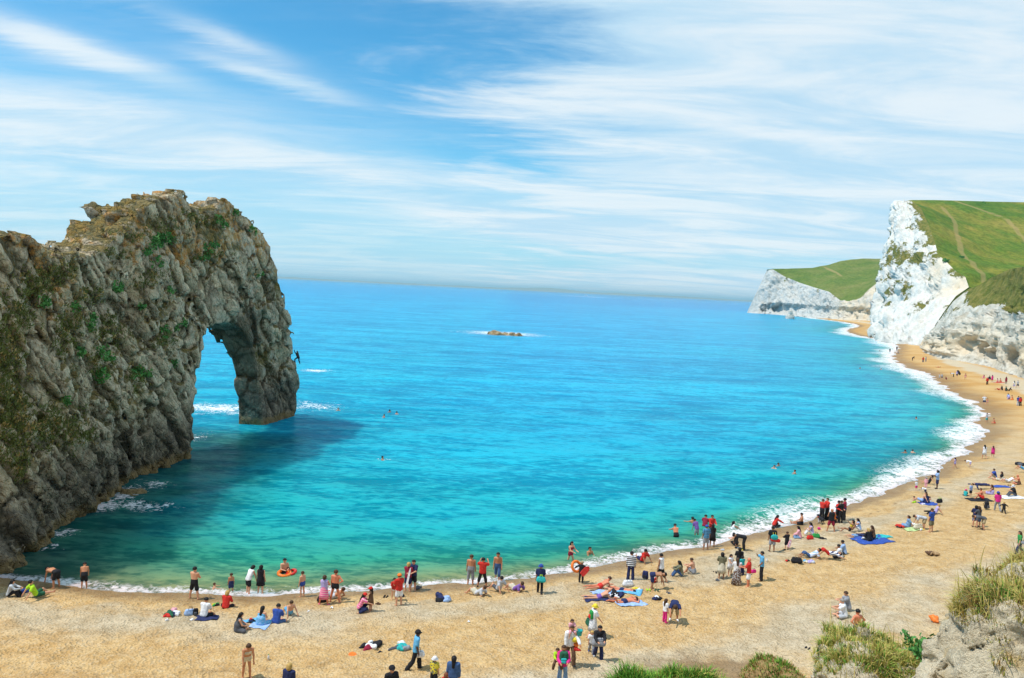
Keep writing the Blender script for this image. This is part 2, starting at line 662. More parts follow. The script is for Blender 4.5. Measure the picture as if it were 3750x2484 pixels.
# ------------------------------------------------------------------ sea
FOAM_SPOTS = [  # pixel, half-lengths in metres along x and y, strength
    (790, 1497, 6.5, 4.0, 1.0), (1140, 1488, 5.0, 4.5, .62), (1157, 1357, 3.2, 2.5, 1.0), (1840, 1222, 16, 14, 1.15), (450, 1810, 1.5, 3.6, .95),
    (350, 1852, 2.2, 1.5, 1.15), (500, 1850, 2.8, 1.2, .85), (570, 1775, 1.6, 1.5, .6), (225, 1955, 1.2, .9, .7), (700, 1605, 1.5, 4.0, .55),
    (150, 2003, 1.6, .8, .55), (2395, 1128, 22, 26, .9), (1400, 1683, 1.0, .5, .5), (2150, 1087, 160, 60, .9)]


def sea():
    na, nr = 760, 520
    ang = np.linspace(R(-44), R(44), na)
    inv_r = np.concatenate([np.linspace(1 / 30.0, 1 / 2500.0, nr - 40), np.geomspace(1 / 2700.0, 1 / 60000.0, 40)])
    rr = 1 / inv_r
    A, RR = np.meshgrid(ang, rr, indexing='ij')
    x, y = (RR * np.tan(A)).ravel(), RR.ravel()
    d = np.full(len(x), -900.0)
    near = (y < 1400) & (np.abs(x) < 900)
    d[near] = inland(x[near], y[near])
    sea_d = -d
    p = np.stack([x, y, np.zeros_like(x)], 1)
    fade = np.clip(1 - y / 260, 0, 1)
    z = np.zeros_like(x)
    # wind chop coming from the left and the swell that rolls onto the shore
    for k, (lx, ly, a) in enumerate([(0.22, 0.55, .085), (0.5, 0.9, .045), (0.10, 0.25, .09)]):
        z += a * vnoise(p * np.array([lx, ly, 1]) + 50 * k, 41 + k)
    z *= fade * np.clip(sea_d / 5, 0.12, 1)
    wob = fbm(p * 0.045, 3, 77) * 2.2
    sw = np.sin((sea_d + wob) * 2 * math.pi / 5.2)
    z += 0.11 * np.clip(sw, -.4, 1) * np.clip(sea_d / 3.0, 0, 1) * np.clip(1 - sea_d / 24, 0, 1) * np.clip(1.2 - y / 200, .3, 1)
    keep_v = sea_d > -7
    # foam width along the shore
    fw = np.interp(x, [-30, -20, -8, 0, 8, 18, 30, 48, 60, 90, 120, 210], [1.0, 1.5, 1.8, 2.3, 3.4, 4.6, 5.4, 7.0, 8.5, 11, 14, 20])
    fw = fw * (0.8 + 0.45 * vnoise(p * 0.09, 91)) * np.clip(1.0, 0, 1)
    spots = np.zeros_like(x)
    for (px, py, ax, ay, st) in FOAM_SPOTS:
        c = P(px, py)
        spots = np.maximum(spots, st * np.exp(-(((x - c.x) / ax) ** 2 + ((y - c.y) / ay) ** 2)))
    rockd = np.hypot(np.clip(x + 29.5, 0, None) * 0.9, np.clip(y - 82, 0, None) * 1.2)
    F_ = grid_faces(na, nr)
    F_ = F_[keep_v[F_].any(1)]
    used = np.unique(F_)
    mp = np.full(len(x), -1)
    mp[used] = np.arange(len(used))
    me = mesh_from('sea', np.stack([x, y, z], 1)[used], mp[F_])
    if me.polygons[0].normal.z < 0:
        me.flip_normals()
    set_attr(me, 'seaward', np.clip(sea_d, -10, 900)[used])
    set_attr(me, 'foam_width', fw[used])
    set_attr(me, 'swell', (sw * np.clip(sea_d / 2.0, 0, 1) * np.clip(1 - sea_d / 34, 0, 1))[used])
    set_attr(me, 'foam_spot', spots[used])
    set_attr(me, 'rock_dist', np.clip(rockd, 0, 100)[used])
    m, t, b = material('sea_water', 0.10, 0.008)
    b.inputs['IOR'].default_value = 1.333
    b.subsurface_method = 'BURLEY'
    b.inputs['Subsurface Weight'].default_value = 0.85     # light spreads under the surface
    b.inputs['Subsurface Radius'].default_value = (0.4, 1.0, 1.2)
    b.inputs['Subsurface Scale'].default_value = 8.0
    pos = geo_pos(t)
    sw_ = t.attr('seaward')
    n1 = t.noise(t.mapping(pos, (0, 0, 0), (0, 0, .15), (.03, .07, 1)), 1.0, 4, 0.6)
    sxx = t.new('ShaderNodeSeparateXYZ')
    t.l.new(pos, sxx.inputs[0])
    shelf = t.smooth(sxx.outputs[0], -28, 18, 0.50, 1.4)          # the bed shelves more gently towards the arch
    sdn = t.m('MULTIPLY', t.m('MULTIPLY', sw_, shelf), t.smooth(n1, 0.2, 0.8, 0.7, 1.35))
    f = t.m('DIVIDE', t.m('LOGARITHM', t.m('ADD', t.m('MAXIMUM', sdn, 0.0), 1.0), math.e), 6.6)   # 0..1 over 0..735 m
    col = t.ramp(f, [(0.0, (0.30, 0.26, 0.14)), (0.12, (0.15, 0.23, 0.12)), (0.24, (0.02, 0.23, 0.165)), (0.37, (0.0, 0.28, 0.33)),
                     (0.55, (0.0, 0.31, 0.46)), (0.75, (0.0, 0.30, 0.52)), (0.92, (0.0, 0.265, 0.51)), (1.0, (0.0, 0.23, 0.475))])
    # bed of weed along the rock wall: greener and darker
    rd = t.m('ADD', t.attr('rock_dist'), t.m('MULTIPLY', t.m('SUBTRACT', t.noise(pos, 0.22, 4, .6), 0.5), 9.0))
    weed = t.smooth(rd, 12, 0)
    col = t.mix(t.m('MULTIPLY', weed, 0.85), col, t.mix(t.smooth(t.noise(pos, 0.3, 4), .3, .7), (0.004, 0.045, 0.05), (0.015, 0.10, 0.07)))
    # cloud-like drifts of darker and paler water
    drift = t.noise(t.mapping(pos, (5, 3, 0), (0, 0, .3), (.006, .018, 1)), 1.0, 5, 0.6)
    col = t.mix(1.0, col, t.mix(t.smooth(drift, 0.3, 0.7), (0.84, 0.90, 0.94), (1.04, 1.06, 1.04)), 'MULTIPLY')
    # wavelets
    w1 = t.noise(t.mapping(pos, (0, 0, 0), (0, 0, .25), (.55, 1.25, 1)), 1.6, 5, 0.62, 0.3)
    w2 = t.noise(t.mapping(pos, (9, 2, 0), (0, 0, -.2), (.16, .42, 1)), 1.0, 5, 0.6, 0.4)
    w3 = t.noise(t.mapping(pos, (3, 7, 0), (0, 0, .1), (.025, .085, 1)), 1.0, 4, 0.6)
    h = t.m('ADD', t.m('ADD', t.m('MULTIPLY', w1, 0.32), t.m('MULTIPLY', w2, 1.1)), t.m('MULTIPLY', w3, 2.6))
    # ripple highlights and darker wave fronts painted into the water colour
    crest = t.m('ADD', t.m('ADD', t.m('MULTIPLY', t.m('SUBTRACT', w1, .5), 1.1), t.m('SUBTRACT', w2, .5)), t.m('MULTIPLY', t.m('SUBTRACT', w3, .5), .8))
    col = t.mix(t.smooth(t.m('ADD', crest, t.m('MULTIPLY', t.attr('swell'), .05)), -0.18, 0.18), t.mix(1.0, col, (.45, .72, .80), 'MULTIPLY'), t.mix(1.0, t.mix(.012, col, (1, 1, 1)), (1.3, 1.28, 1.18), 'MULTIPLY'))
    # foam: surf band, streaks behind it, splashes at rocks, odd white caps
    fn = t.noise(t.mapping(pos, (1, 1, 0), (0, 0, 0), (1, 1, 1)), 0.62, 6, 0.68, 0.7)
    ff = t.noise(pos, 3.1, 5, 0.7, 0.5)
    fw_ = t.attr('foam_width')
    q = t.m('DIVIDE', sw_, fw_)
    band1 = t.smooth(t.m('ADD', q, t.m('MULTIPLY', t.m('SUBTRACT', fn, 0.5), 1.9)), 1.10, 0.45)
    thr = t.smooth(q, 0.0, 1.5, 0.41, 0.62)
    lace = t.smooth(t.m('ADD', t.m('MULTIPLY', ff, 0.55), t.m('MULTIPLY', fn, 0.5)), thr, t.m('ADD', thr, 0.12))
    edge = t.smooth(sw_, 0.40, 0.12)
    edge = t.m('MULTIPLY', t.m('MULTIPLY', edge, t.smooth(ff, 0.36, 0.58)), t.smooth(t.attr('foam_width'), .6, 2.6, .35, 1.0))
    spot = t.attr('foam_spot')
    splash = t.smooth(t.m('ADD', t.m('MULTIPLY', spot, 0.5), t.m('ADD', t.m('MULTIPLY', t.m('SUBTRACT', ff, .5), 1.7), t.m('MULTIPLY', t.m('SUBTRACT', fn, .5), 1.1))), 0.24, 0.52)
    splash = t.m('MULTIPLY', splash, t.smooth(spot, 0.05, 0.3))
    capn = t.noise(t.mapping(pos, (2, 2, 0), (0, 0, .1), (.05, .16, 1)), 1.0, 6, 0.7)
    caps = t.m('MULTIPLY', t.smooth(capn, 0.735, 0.76), t.smooth(sw_, 40, 160))
    foam = t.m('MAXIMUM', t.m('MAXIMUM', t.m('MULTIPLY', band1, lace), edge), t.m('MAXIMUM', splash, caps))
    foam = t.m('MINIMUM', foam, 1.0)
    # very shallow film of water lets the sand show
    col = t.mix(foam, col, (0.86, 0.88, 0.89))
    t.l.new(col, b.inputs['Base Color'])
    t.l.new(t.m('ADD', 0.20, t.m('MULTIPLY', foam, 0.7)), b.inputs['Roughness'])
    t.l.new(t.bump(t.m('ADD', h, t.m('MULTIPLY', foam, 0.25)), 1.0, 0.42), b.inputs['Normal'])
    return tag(link('sea', me, m), kind='structure')


sea()


# ------------------------------------------------------------------ rock arch
def rock_material():
    m, t, b = material('limestone', 0.92, 0.2)
    pos = geo_pos(t)
    geo = t.new('ShaderNodeNewGeometry')
    sn = t.new('ShaderNodeSeparateXYZ')
    t.l.new(geo.outputs['Normal'], sn.inputs[0])
    sp = t.new('ShaderNodeSeparateXYZ')
    t.l.new(pos, sp.inputs[0])
    z = sp.outputs[2]
    # strata dip down to the right along the wall
    q = t.mapping(t.mapping(pos, (0, 0, 0), (R(52), 0, 0)), (0, 0, 0), (0, 0, 0), (1.0, 0.42, 1.0))
    n1 = t.noise(pos, 0.35, 6, 0.65)
    n2 = t.noise(pos, 1.7, 6, 0.7)
    n3 = t.noise(q, 1.1, 6, 0.65, 0.4)
    stone = t.ramp(t.m('ADD', t.m('MULTIPLY', n1, .5), t.m('MULTIPLY', n3, .5)), [(0.34, (0.14, 0.105, 0.06)), (0.44, (0.36, 0.295, 0.20)), (0.54, (0.52, 0.455, 0.35)), (0.68, (0.72, 0.65, 0.53))])
    cell = t.voro(q, 0.9, 'F1', 1)
    sc = t.new('ShaderNodeSeparateColor')
    t.l.new(cell, sc.inputs[0])
    stone = t.mix(t.smooth(sc.outputs[0], 0.0, 1.0, 0.0, 0.5), stone, t.mix(sc.outputs[1], (0.34, 0.30, 0.25), (0.60, 0.56, 0.50)))
    blk_ = t.attr('block')
    stone = t.mix(t.m('MULTIPLY', t.smooth(blk_, 0, 1), .35), stone, t.ramp(blk_, [(0.0, (.22, .17, .11)), (.35, (.50, .46, .39)), (.6, (.36, .33, .33)), (1.0, (.58, .52, .42))]))
    # soil and moss lodged in the joints between the blocks
    stone = t.mix(t.m('MULTIPLY', t.attr('joint'), t.smooth(n2, .3, .6, .7, 1.0)), stone, t.mix(n1, (.075, .05, .022), (.035, .04, .014)))
    # shade painted into the wet rock round the sea side of the opening
    dm = t.smooth(t.m('ADD', t.attr('jamb_shade'), t.m('MULTIPLY', t.m('SUBTRACT', n1, .5), 1.4)), .35, .8)
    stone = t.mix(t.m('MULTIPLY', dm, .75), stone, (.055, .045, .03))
    # lichen towards the crest
    li = t.smooth(t.m('ADD', t.m('MULTIPLY', n2, 0.7), t.m('MULTIPLY', t.noise(pos, 0.22, 3), 0.5)), t.smooth(z, 7, 27, 0.76, 0.565), t.smooth(z, 7, 27, 0.88, 0.67))
    stone = t.mix(t.m('MULTIPLY', li, 0.75), stone, t.mix(t.noise(pos, 0.7, 3), (0.52, 0.20, 0.035), (0.40, 0.27, 0.09)))
    # turf and moss on ledges
    up = t.smooth(sn.outputs[2], 0.15, 0.75)
    vg = t.noise(pos, 0.21, 5, 0.62)
    veg = t.smooth(t.m('ADD', vg, t.m('MULTIPLY', up, 0.22)), 0.585, 0.68)
    veg = t.m('MULTIPLY', veg, t.smooth(z, 3.0, 6.0))
    vcol = t.mix(t.smooth(n2, .35, .65), (0.055, 0.062, 0.018), (0.20, 0.15, 0.045))
    stone = t.mix(t.m('MULTIPLY', veg, 0.85), stone, vcol)
    # tidal zones: black lichen over ochre weed
    zz = t.m('ADD', z, t.m('MULTIPLY', t.m('SUBTRACT', n1, .5), 4.0))
    blk = t.m('MULTIPLY', t.smooth(zz, 7.0, 2.5), t.smooth(n2, 0.25, 0.6, 0.35, 1.0))
    stone = t.mix(t.m('MULTIPLY', blk, 0.8), stone, (0.035, 0.034, 0.032))
    och = t.smooth(t.m('ADD', z, t.m('MULTIPLY', t.m('SUBTRACT', n2, .5), 1.6)), 1.1, 0.4)
    stone = t.mix(t.m('MULTIPLY', och, .7), stone, (0.20, 0.145, 0.06))
    # dark water stains running down
    st = t.smooth(t.noise(t.mapping(pos, (0, 0, 0), (0, 0, 0), (1.2, 1.2, .12)), 1.0, 5, .65), .56, .70)
    stone = t.mix(t.m('MULTIPLY', st, .45), stone, (.09, .08, .07))
    stone = t.mix(1.0, stone, (1.34, 1.23, 1.03), 'MULTIPLY')
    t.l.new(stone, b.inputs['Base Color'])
    qw = t.vm('ADD', q, t.vm('SCALE', t.noise(pos, .8, 4, .6, out=1), None, .9))
    crack = t.voro(qw, 1.15, 'DISTANCE_TO_EDGE')
    crack2 = t.voro(qw, 2.9, 'DISTANCE_TO_EDGE')
    hh = t.m('ADD', t.m('MULTIPLY', t.smooth(crack, 0, 0.10), .30), t.m('ADD', t.m('MULTIPLY', n2, 0.8), t.m('MULTIPLY', t.smooth(crack2, 0, .14), .20)))
    t.l.new(t.bump(hh, 1.0, 0.4), b.inputs['Normal'])
    return m


ROCK = rock_material()
_XF = ([20, 36, 44, 53.6, 62.4, 72, 82, 91, 98.7, 104], [-44, -36, -29.8, -30.3, -31.7, -30.4, -30.0, -29.3, -27.3, -26.5])


def xf(s):
    return np.interp(s, *_XF)


def lean(s, z):
    zt = np.clip(np.asarray(z) / 28, 0, 1)
    return 0.3 + 2.6 * zt ** 1.3 * np.clip((100 - np.asarray(s)) / 22, 0.12, 1)


def on_wall(px, py, back=None):
    """pixel to (distance along the wall, height) on the upright plane of the wall's face, moved back"""
    d = ray(px, py)
    s = 80.0
    for _ in range(60):
        bk = float(lean(s, CZ + d[2] / d[1] * s)) if back is None else back
        s = 0.5 * s + 0.5 * (float(xf(s)) - bk) / d[0] * d[1]
    return s, CZ + d[2] / d[1] * s


def poly_sd(poly, a, b):
    """signed distance to a closed polygon, negative inside"""
    p = np.array(poly)
    best = np.full(a.shape, 1e9)
    ins = np.zeros(a.shape, bool)
    n = len(p)
    for i in range(n):
        x0, y0 = p[i]
        x1, y1 = p[(i + 1) % n]
        ex, ey = x1 - x0, y1 - y0
        t = np.clip(((a - x0) * ex + (b - y0) * ey) / (ex * ex + ey * ey + 1e-12), 0, 1)
        best = np.minimum(best, np.hypot(a - x0 - t * ex, b - y0 - t * ey))
        c = ((y0 > b) != (y1 > b)) & (a < (x1 - x0) * (b - y0) / (y1 - y0 + 1e-12) + x0)
        ins ^= c
    return np.where(ins, -best, best)


def rock_arch():
    h = 0.25
    sky_px = [(0, 815), (28, 828), (70, 888), (110, 893), (158, 895), (166, 882), (225, 880), (235, 902), (285, 893), (340, 868), (385, 832),
              (400, 810), (438, 818), (452, 790), (478, 752), (510, 742), (560, 712), (600, 710), (640, 708), (662, 698), (690, 728), (706, 752), (735, 756),
              (752, 772), (770, 756), (800, 765), (812, 750), (835, 752), (862, 742), (892, 765), (930, 815)]
    edge_px = [(962, 860), (978, 905), (1005, 960), (1020, 1010), (1028, 1070), (1046, 1140), (1062, 1215), (1078, 1300), (1090, 1360), (1096, 1400), (1094, 1450), (1090, 1500), (1088, 1540)]
    top = []
    for k, (px, py) in enumerate(sky_px):
        a_ = on_wall(px, py, np.interp(px, [0, 500, 930], [3.0, 3.0, 1.2]))
        top.append((a_[0], a_[1] - np.interp(px, [60, 120, 340, 430], [.5, 1.1, 1.0, .4])))
    for px, py in edge_px:
        top.append(on_wall(px, py))
    s_end = top[-1][0] + .3
    prof = [(18.0, -5.0), (18.0, 18.0), (30, 20), (top[0][0] - 5, top[0][1] + .5)] + top + [(s_end, -5.0)]
    hl = [on_wall(*q) for q in [(690, 1690), (700, 1600), (706, 1500), (712, 1400), (730, 1310), (742, 1250), (752, 1210), (765, 1192), (785, 1178)]]
    hr = [on_wall(*q) for q in [(845, 1176), (892, 1205), (922, 1268), (942, 1340), (954, 1420), (958, 1500), (960, 1562)]]
    hole = [(hl[0][0], -6.0)] + hl + hr + [(hr[-1][0], -6.0)]
    s = np.arange(30, 103, h)
    x = np.arange(-40, -25, h)
    z = np.arange(-3, 33.5, h)
    S2, Z2 = np.meshgrid(s, z, indexing='ij')
    sd2 = np.maximum(poly_sd(prof, S2, Z2), -poly_sd(hole, S2, Z2))
    # thickness of the wall in front of and behind its face line
    zt = np.clip(Z2 / 28, 0, 1)
    front = xf(S2) - lean(S2, Z2)
    front += 1.7 * np.exp(-((S2 - 47) / 4.2) ** 2) * np.clip(1 - Z2 / 16, 0, 1) + 1.0 * np.exp(-((S2 - 57) / 5) ** 2) * np.exp(-((Z2 - 3) / 4) ** 2)
    leg = np.clip((S2 - 84) / 6, 0, 1)
    backd = (7.5 - 3.0 * zt) * (1 - leg) + leg * np.interp(Z2, [-3, 1, 4, 7.5, 12, 16, 28], [3.4, 3.2, 3.2, 3.5, 3.3, 3.6, 3.0])
    back = xf(S2) - backd
    S, X, Z = np.meshgrid(s, x, z, indexing='ij')
    f = np.maximum(sd2[:, None, :], np.maximum(X - front[:, None, :], back[:, None, :] - X))
    # ledges at the foot, just above water
    for (px, py, r0) in [(430, 1800, 1.0), (330, 1850, .9), (250, 1915, 1.0), (90, 2040, 1.5), (-80, 2090, 2.6)]:
        c = P(px, py)
        f = np.minimum(f, np.sqrt(((S - c.y) / 1.9) ** 2 + (X - c.x + .8) ** 2 + ((Z + .4) * 1.1) ** 2) - r0)
    c = P(500, 1800)
    f = np.minimum(f, np.sqrt(((S - c.y) / 1.6) ** 2 + ((X - c.x) / 1.2) ** 2 + ((Z + .3) * 2.2) ** 2) - 0.7)
    near = np.abs(f) < 1.35
    pts = np.stack([X[near], S[near], Z[near]], 1)
    a = R(52)
    u = pts[:, 1] * math.cos(a) - pts[:, 2] * math.sin(a)      # along the dip
    v = pts[:, 1] * math.sin(a) + pts[:, 2] * math.cos(a)      # across the beds
    wx = 0.5 * vnoise(pts * 0.5, 3)
    q = np.stack([pts[:, 0] * 0.40 + wx, u * 0.24 + wx, v * 0.62], 1)
    f1, f2, cid, tl = voronoi(q, 11, True)
    q2 = np.stack([pts[:, 0] * 0.9, u * 0.62 + wx, v * 1.5], 1)
    g1, g2, cid2, tl2 = voronoi(q2, 23, True)
    # beds: every bed stands proud or back, many with an open joint along it
    vb = v / 2.6 + .32 * vnoise(pts * .13, 91) + .10 * vnoise(pts * .6, 92)
    bi = np.floor(vb)
    fr = vb - bi
    groove = np.exp(-(np.minimum(fr, 1 - fr) / .055) ** 1.5) * (_hash(np.floor(vb + .5), bi * 0, bi * 0, 5) > .35)
    rough_ = np.clip(.55 + .9 * vnoise(pts * .14, 95), .12, 1)
    gap1 = 1 - np.clip((f2 - f1) / .13, 0, 1) ** 1.5
    gap2 = 1 - np.clip((g2 - g1) / .16, 0, 1) ** 1.5
    disp = .60 * (_hash(bi, bi * 0, bi * 0, 3) - .5) - .75 * groove + 0.34 * (cid - 0.5) + 0.46 * tl - 0.52 * gap1 + rough_ * (0.24 * (cid2 - 0.5) + .42 * tl2 - 0.42 * gap2) + .22
    disp += 0.55 * fbm(pts * 0.16, 3, 51) + 0.10 * fbm(pts * 1.6, 2, 57)
    top_soft = np.clip((31 - pts[:, 2]) / 6, 0.6, 1)
    foot = 1 - 0.6 * np.clip((pts[:, 1] - 86) / 4, 0, 1) * np.clip((4.5 - pts[:, 2]) / 3, 0, 1)
    hs = np.abs(poly_sd(hole, S2, Z2))
    calm = np.minimum(np.clip(hs / 1.3, .30, 1), np.clip(np.abs(sd2) / 1.0, np.where(S2 > 88, .5, .8), 1))
    calm = np.broadcast_to(calm[:, None, :], f.shape)[near]
    f[near] -= (disp - .1) * top_soft * foot * calm + .1 - .12 * (1 - foot)
    V, Q = largest_piece(*surface_nets(f, (s[0], x[0], z[0]), h))
    V = V[:, [1, 0, 2]]
    me = mesh_from('rock_arch', V, Q[:, ::-1], True)
    u = V[:, 1] * math.cos(a) - V[:, 2] * math.sin(a)
    v = V[:, 1] * math.sin(a) + V[:, 2] * math.cos(a)
    wx = 0.5 * vnoise(V * 0.5, 3)
    f1, f2, cid = voronoi(np.stack([V[:, 0] * 0.40 + wx, u * 0.24 + wx, v * 0.62], 1), 11)
    g1, g2, cid2 = voronoi(np.stack([V[:, 0] * 0.9, u * 0.62 + wx, v * 1.5], 1), 23)
    vb = v / 2.6 + .32 * vnoise(V * .13, 91) + .10 * vnoise(V * .6, 92)
    fr = vb - np.floor(vb)
    groove = np.exp(-(np.minimum(fr, 1 - fr) / .06) ** 1.5) * (_hash(np.floor(vb + .5), V[:, 0] * 0, V[:, 0] * 0, 5) > .35)
    set_attr(me, 'joint', np.clip(1.2 * groove + 1.2 * (1 - np.clip((f2 - f1) / .12, 0, 1)) + .6 * (1 - np.clip((g2 - g1) / .12, 0, 1)), 0, 1))
    set_attr(me, 'block', cid)
    set_attr(me, 'jamb_shade', np.exp(-((V[:, 1] - 87.5) / 4.5) ** 2) * np.clip((V[:, 2] - 2) / 2, 0, 1) * np.clip((15.5 - V[:, 2]) / 3, 0, 1))
    if sum(p.normal.x for p in list(me.polygons)[::50] if p.center.x > -30.5) < 0:
        me.flip_normals()
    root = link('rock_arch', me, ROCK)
    tag(root, 'great grey limestone arch with a tall opening rising out of the sea', 'rock arch')
    return root, V, Q


arch, archV, archQ = rock_arch()
from mathutils.bvhtree import BVHTree
arch_bvh = BVHTree.FromPolygons([tuple(v) for v in archV], archQ.tolist())


def leaf_mesh(name, places, mats, parent, spread=1.0):
    """many small leaf faces; places: (point, radius, n leaves, leaf size, upward bias, material index)"""
    vs, fs, mi = [], [], []
    for (c, r, n, ls, upb, k) in places:
        for _ in range(n):
            d = rng.normal(size=3)
            d /= np.linalg.norm(d)
            p = np.array(c) + d * r * rng.random() ** 0.5 * np.array([1, 1, .8])
            a = rng.normal(size=3)
            a[2] += upb
            a /= np.linalg.norm(a)
            b_ = np.cross(a, rng.normal(size=3))
            b_ /= np.linalg.norm(b_) + 1e-9
            L = ls * (0.6 + 0.8 * rng.random())
            wd = L * (0.16 if upb > 1.5 else 0.34)
            i = len(vs)
            vs += [p - b_ * wd * .6, p + b_ * wd * .6, p + a * L * .6 + b_ * wd, p + a * L, p + a * L * .6 - b_ * wd]
            fs.append((i, i + 1, i + 2, i + 3, i + 4))
            mi.append(k)
    me = mesh_from(name, vs, fs, False)
    for m in mats:
        me.materials.append(m)
    me.polygons.foreach_set('material_index', np.array(mi, np.int32))
    o = link(name, me, None, parent)
    return tag(o, kind='stuff')


def leaf_material(name, c0, c1):
    m, t, b = material(name, 0.7, 0.2)
    n = t.noise(geo_pos(t), 1.3, 3)
    rn = t.new('ShaderNodeNewGeometry').outputs['Random Per Island']
    t.l.new(t.mix(t.m('ADD', t.m('MULTIPLY', n, .5), t.m('MULTIPLY', rn, .5)), c0, c1), b.inputs['Base Color'])
    return m


LEAF_G = leaf_material('green_leaves', (0.04, 0.15, 0.03), (0.13, 0.34, 0.08))
LEAF_O = leaf_material('olive_turf', (0.06, 0.085, 0.016), (0.19, 0.20, 0.05))
LEAF_B = leaf_material('dry_grass', (0.26, 0.17, 0.05), (0.50, 0.36, 0.13))

ivy, turf = [], []
for (px, py, n, rpx) in [(590, 880, 14, 26), (625, 872, 10, 20), (572, 900, 8, 18), (760, 905, 10, 22), (752, 940, 8, 14), (790, 900, 6, 14), (575, 960, 8, 22),
                         (430, 1048, 9, 16), (628, 1062, 7, 12), (605, 1215, 10, 20), (640, 1200, 6, 14), (670, 1185, 6, 14), (335, 1165, 8, 14), (330, 1205, 8, 12),
                         (380, 1285, 12, 22), (395, 1305, 10, 18), (370, 1378, 16, 26), (500, 1368, 10, 18), (515, 1355, 6, 14), (540, 1370, 6, 10), (165, 1105, 9, 16),
                         (520, 1120, 5, 10), (295, 1290, 6, 12), (800, 800, 7, 14), (825, 830, 6, 12), (860, 780, 5, 12), (930, 840, 8, 18), (440, 1065, 5, 12), (955, 1010, 5, 12),
                         (540, 925, 7, 14), (580, 870, 10, 20), (640, 1330, 5, 10), (240, 1465, 6, 10), (275, 1120, 6, 10)]:
    for _ in range(n):
        a_, r_ = rng.random() * 6.28, rng.random() ** .5 * rpx
        d_ = Vector(ray(px + math.cos(a_) * r_, py + math.sin(a_) * r_)).normalized()
        hit = arch_bvh.ray_cast(Vector((0, 0, CZ)), d_)
        if hit[0]:
            ivy.append((hit[0] - d_ * .1, 0.30, 16, .20, .5, 0))
for (px, py, n, rx, ry) in [(15, 1300, 260, 60, 170), (40, 1540, 240, 60, 120), (200, 1565, 200, 95, 60), (130, 1050, 120, 70, 50), (70, 1160, 60, 40, 60), (230, 1230, 80, 40, 90), (80, 1700, 60, 30, 60),
                            (400, 1210, 90, 50, 60), (360, 1330, 60, 40, 50), (620, 830, 40, 60, 40), (770, 810, 60, 60, 20), (700, 790, 25, 30, 20), (500, 1390, 50, 40, 40), (610, 1250, 40, 40, 30), (340, 1080, 40, 40, 30),
                            (480, 860, 30, 60, 30), (750, 935, 40, 60, 20), (210, 1000, 50, 60, 40), (420, 930, 30, 50, 20), (560, 1010, 30, 60, 20), (300, 1600, 40, 40, 30), (280, 1180, 40, 30, 50), (520, 1040, 20, 30, 20)]:
    for _ in range(n):
        d_ = Vector(ray(px + rng.normal() * rx * .6, py + rng.normal() * ry * .6)).normalized()
        hit = arch_bvh.ray_cast(Vector((0, 0, CZ)), d_)
        if hit[0]:
            turf.append((hit[0], 0.30, 16, .20, 1.6, 1 if rng.random() < .85 else 2))
for px, py in []:      # seed heads along the crest
    for dyy in range(700, 960, 3):
        d_ = Vector(ray(px, dyy)).normalized()
        hit = arch_bvh.ray_cast(Vector((0, 0, CZ)), d_)
        if hit[0]:
            turf.append((hit[0], 0.3, 9, .5, 3.2, 1))
            break
leaf_mesh('ledge_plants', ivy + turf, [LEAF_G, LEAF_O, LEAF_B], arch)


# ------------------------------------------------------------------ chalk cliffs and downs
def chalk_material(name, veg_lo, veg_hi, warm=0.0, rot=(0, 0, 0), vscale=(1, 1, .6), base=((0.62, 0.595, 0.53), (0.76, 0.735, 0.67))):
    m, t, b = material(name, 0.95, 0.1)
    pos = geo_pos(t)
    n1 = t.noise(pos, 0.05, 5, 0.6)
    n2 = t.noise(pos, 0.4, 6, 0.68)
    col = t.mix(t.smooth(n2, .35, .65), *base)
    w = t.m('ADD', t.attr('warm'), 0.0)
    col = t.mix(t.m('MULTIPLY', w, t.smooth(n1, .25, .65)), col, (0.78, 0.60, 0.38))
    grey = t.smooth(t.noise(t.mapping(pos, (0, 0, 0), (0, 0, 0), (.12, .12, .03)), 1.0, 5, .65), .60, .72)
    col = t.mix(t.m('MULTIPLY', grey, .5), col, (0.42, 0.40, 0.35))
    v = t.noise(t.mapping(pos, (0, 0, 0), rot, vscale), 0.075, 8, 0.68)
    vm_ = t.smooth(t.m('ADD', v, t.m('MULTIPLY', t.m('SUBTRACT', t.attr('veg'), .5), .5)), veg_lo, veg_hi)
    vc = t.mix(t.smooth(n2, .35, .65), (0.115, 0.135, 0.025), (0.24, 0.20, 0.055))
    col = t.mix(vm_, col, vc)
    t.l.new(col, b.inputs['Base Color'])
    t.l.new(t.bump(t.m('ADD', n2, t.m('MULTIPLY', vm_, .25)), 0.8, 1.6), b.inputs['Normal'])
    return m


def down_material(name, greens):
    m, t, b = material(name, 0.9, 0.1)
    pos = geo_pos(t)
    n1 = t.noise(t.mapping(pos, (0, 0, 0), (0, 0, .4), (.5, 1, 1)), 0.022, 6, 0.62)
    n2 = t.noise(pos, 0.30, 8, 0.75)
    n3 = t.noise(t.mapping(pos, (0, 0, 0), (0, 0, -.5), (1, .22, 1)), 0.06, 8, 0.7)
    col = t.ramp(t.m('ADD', t.m('MULTIPLY', n1, .6), t.m('MULTIPLY', n3, .4)), [(.32, greens[0]), (.45, greens[1]), (.53, greens[2]), (.66, greens[3])])
    col = t.mix(t.smooth(n2, .38, .62, 0, .9), col, t.mix(1.0, col, (.50, .58, .5), 'MULTIPLY'))
    pth = t.attr('path')
    col = t.mix(t.m('MULTIPLY', t.smooth(t.m('ADD', pth, t.m('MULTIPLY', t.m('SUBTRACT', n2, .5), .7)), .35, .75), .5), col, (0.40, 0.28, 0.12))
    t.l.new(col, b.inputs['Base Color'])
    t.l.new(t.bump(n2, .7, 1.2), b.inputs['Normal'])
    return m


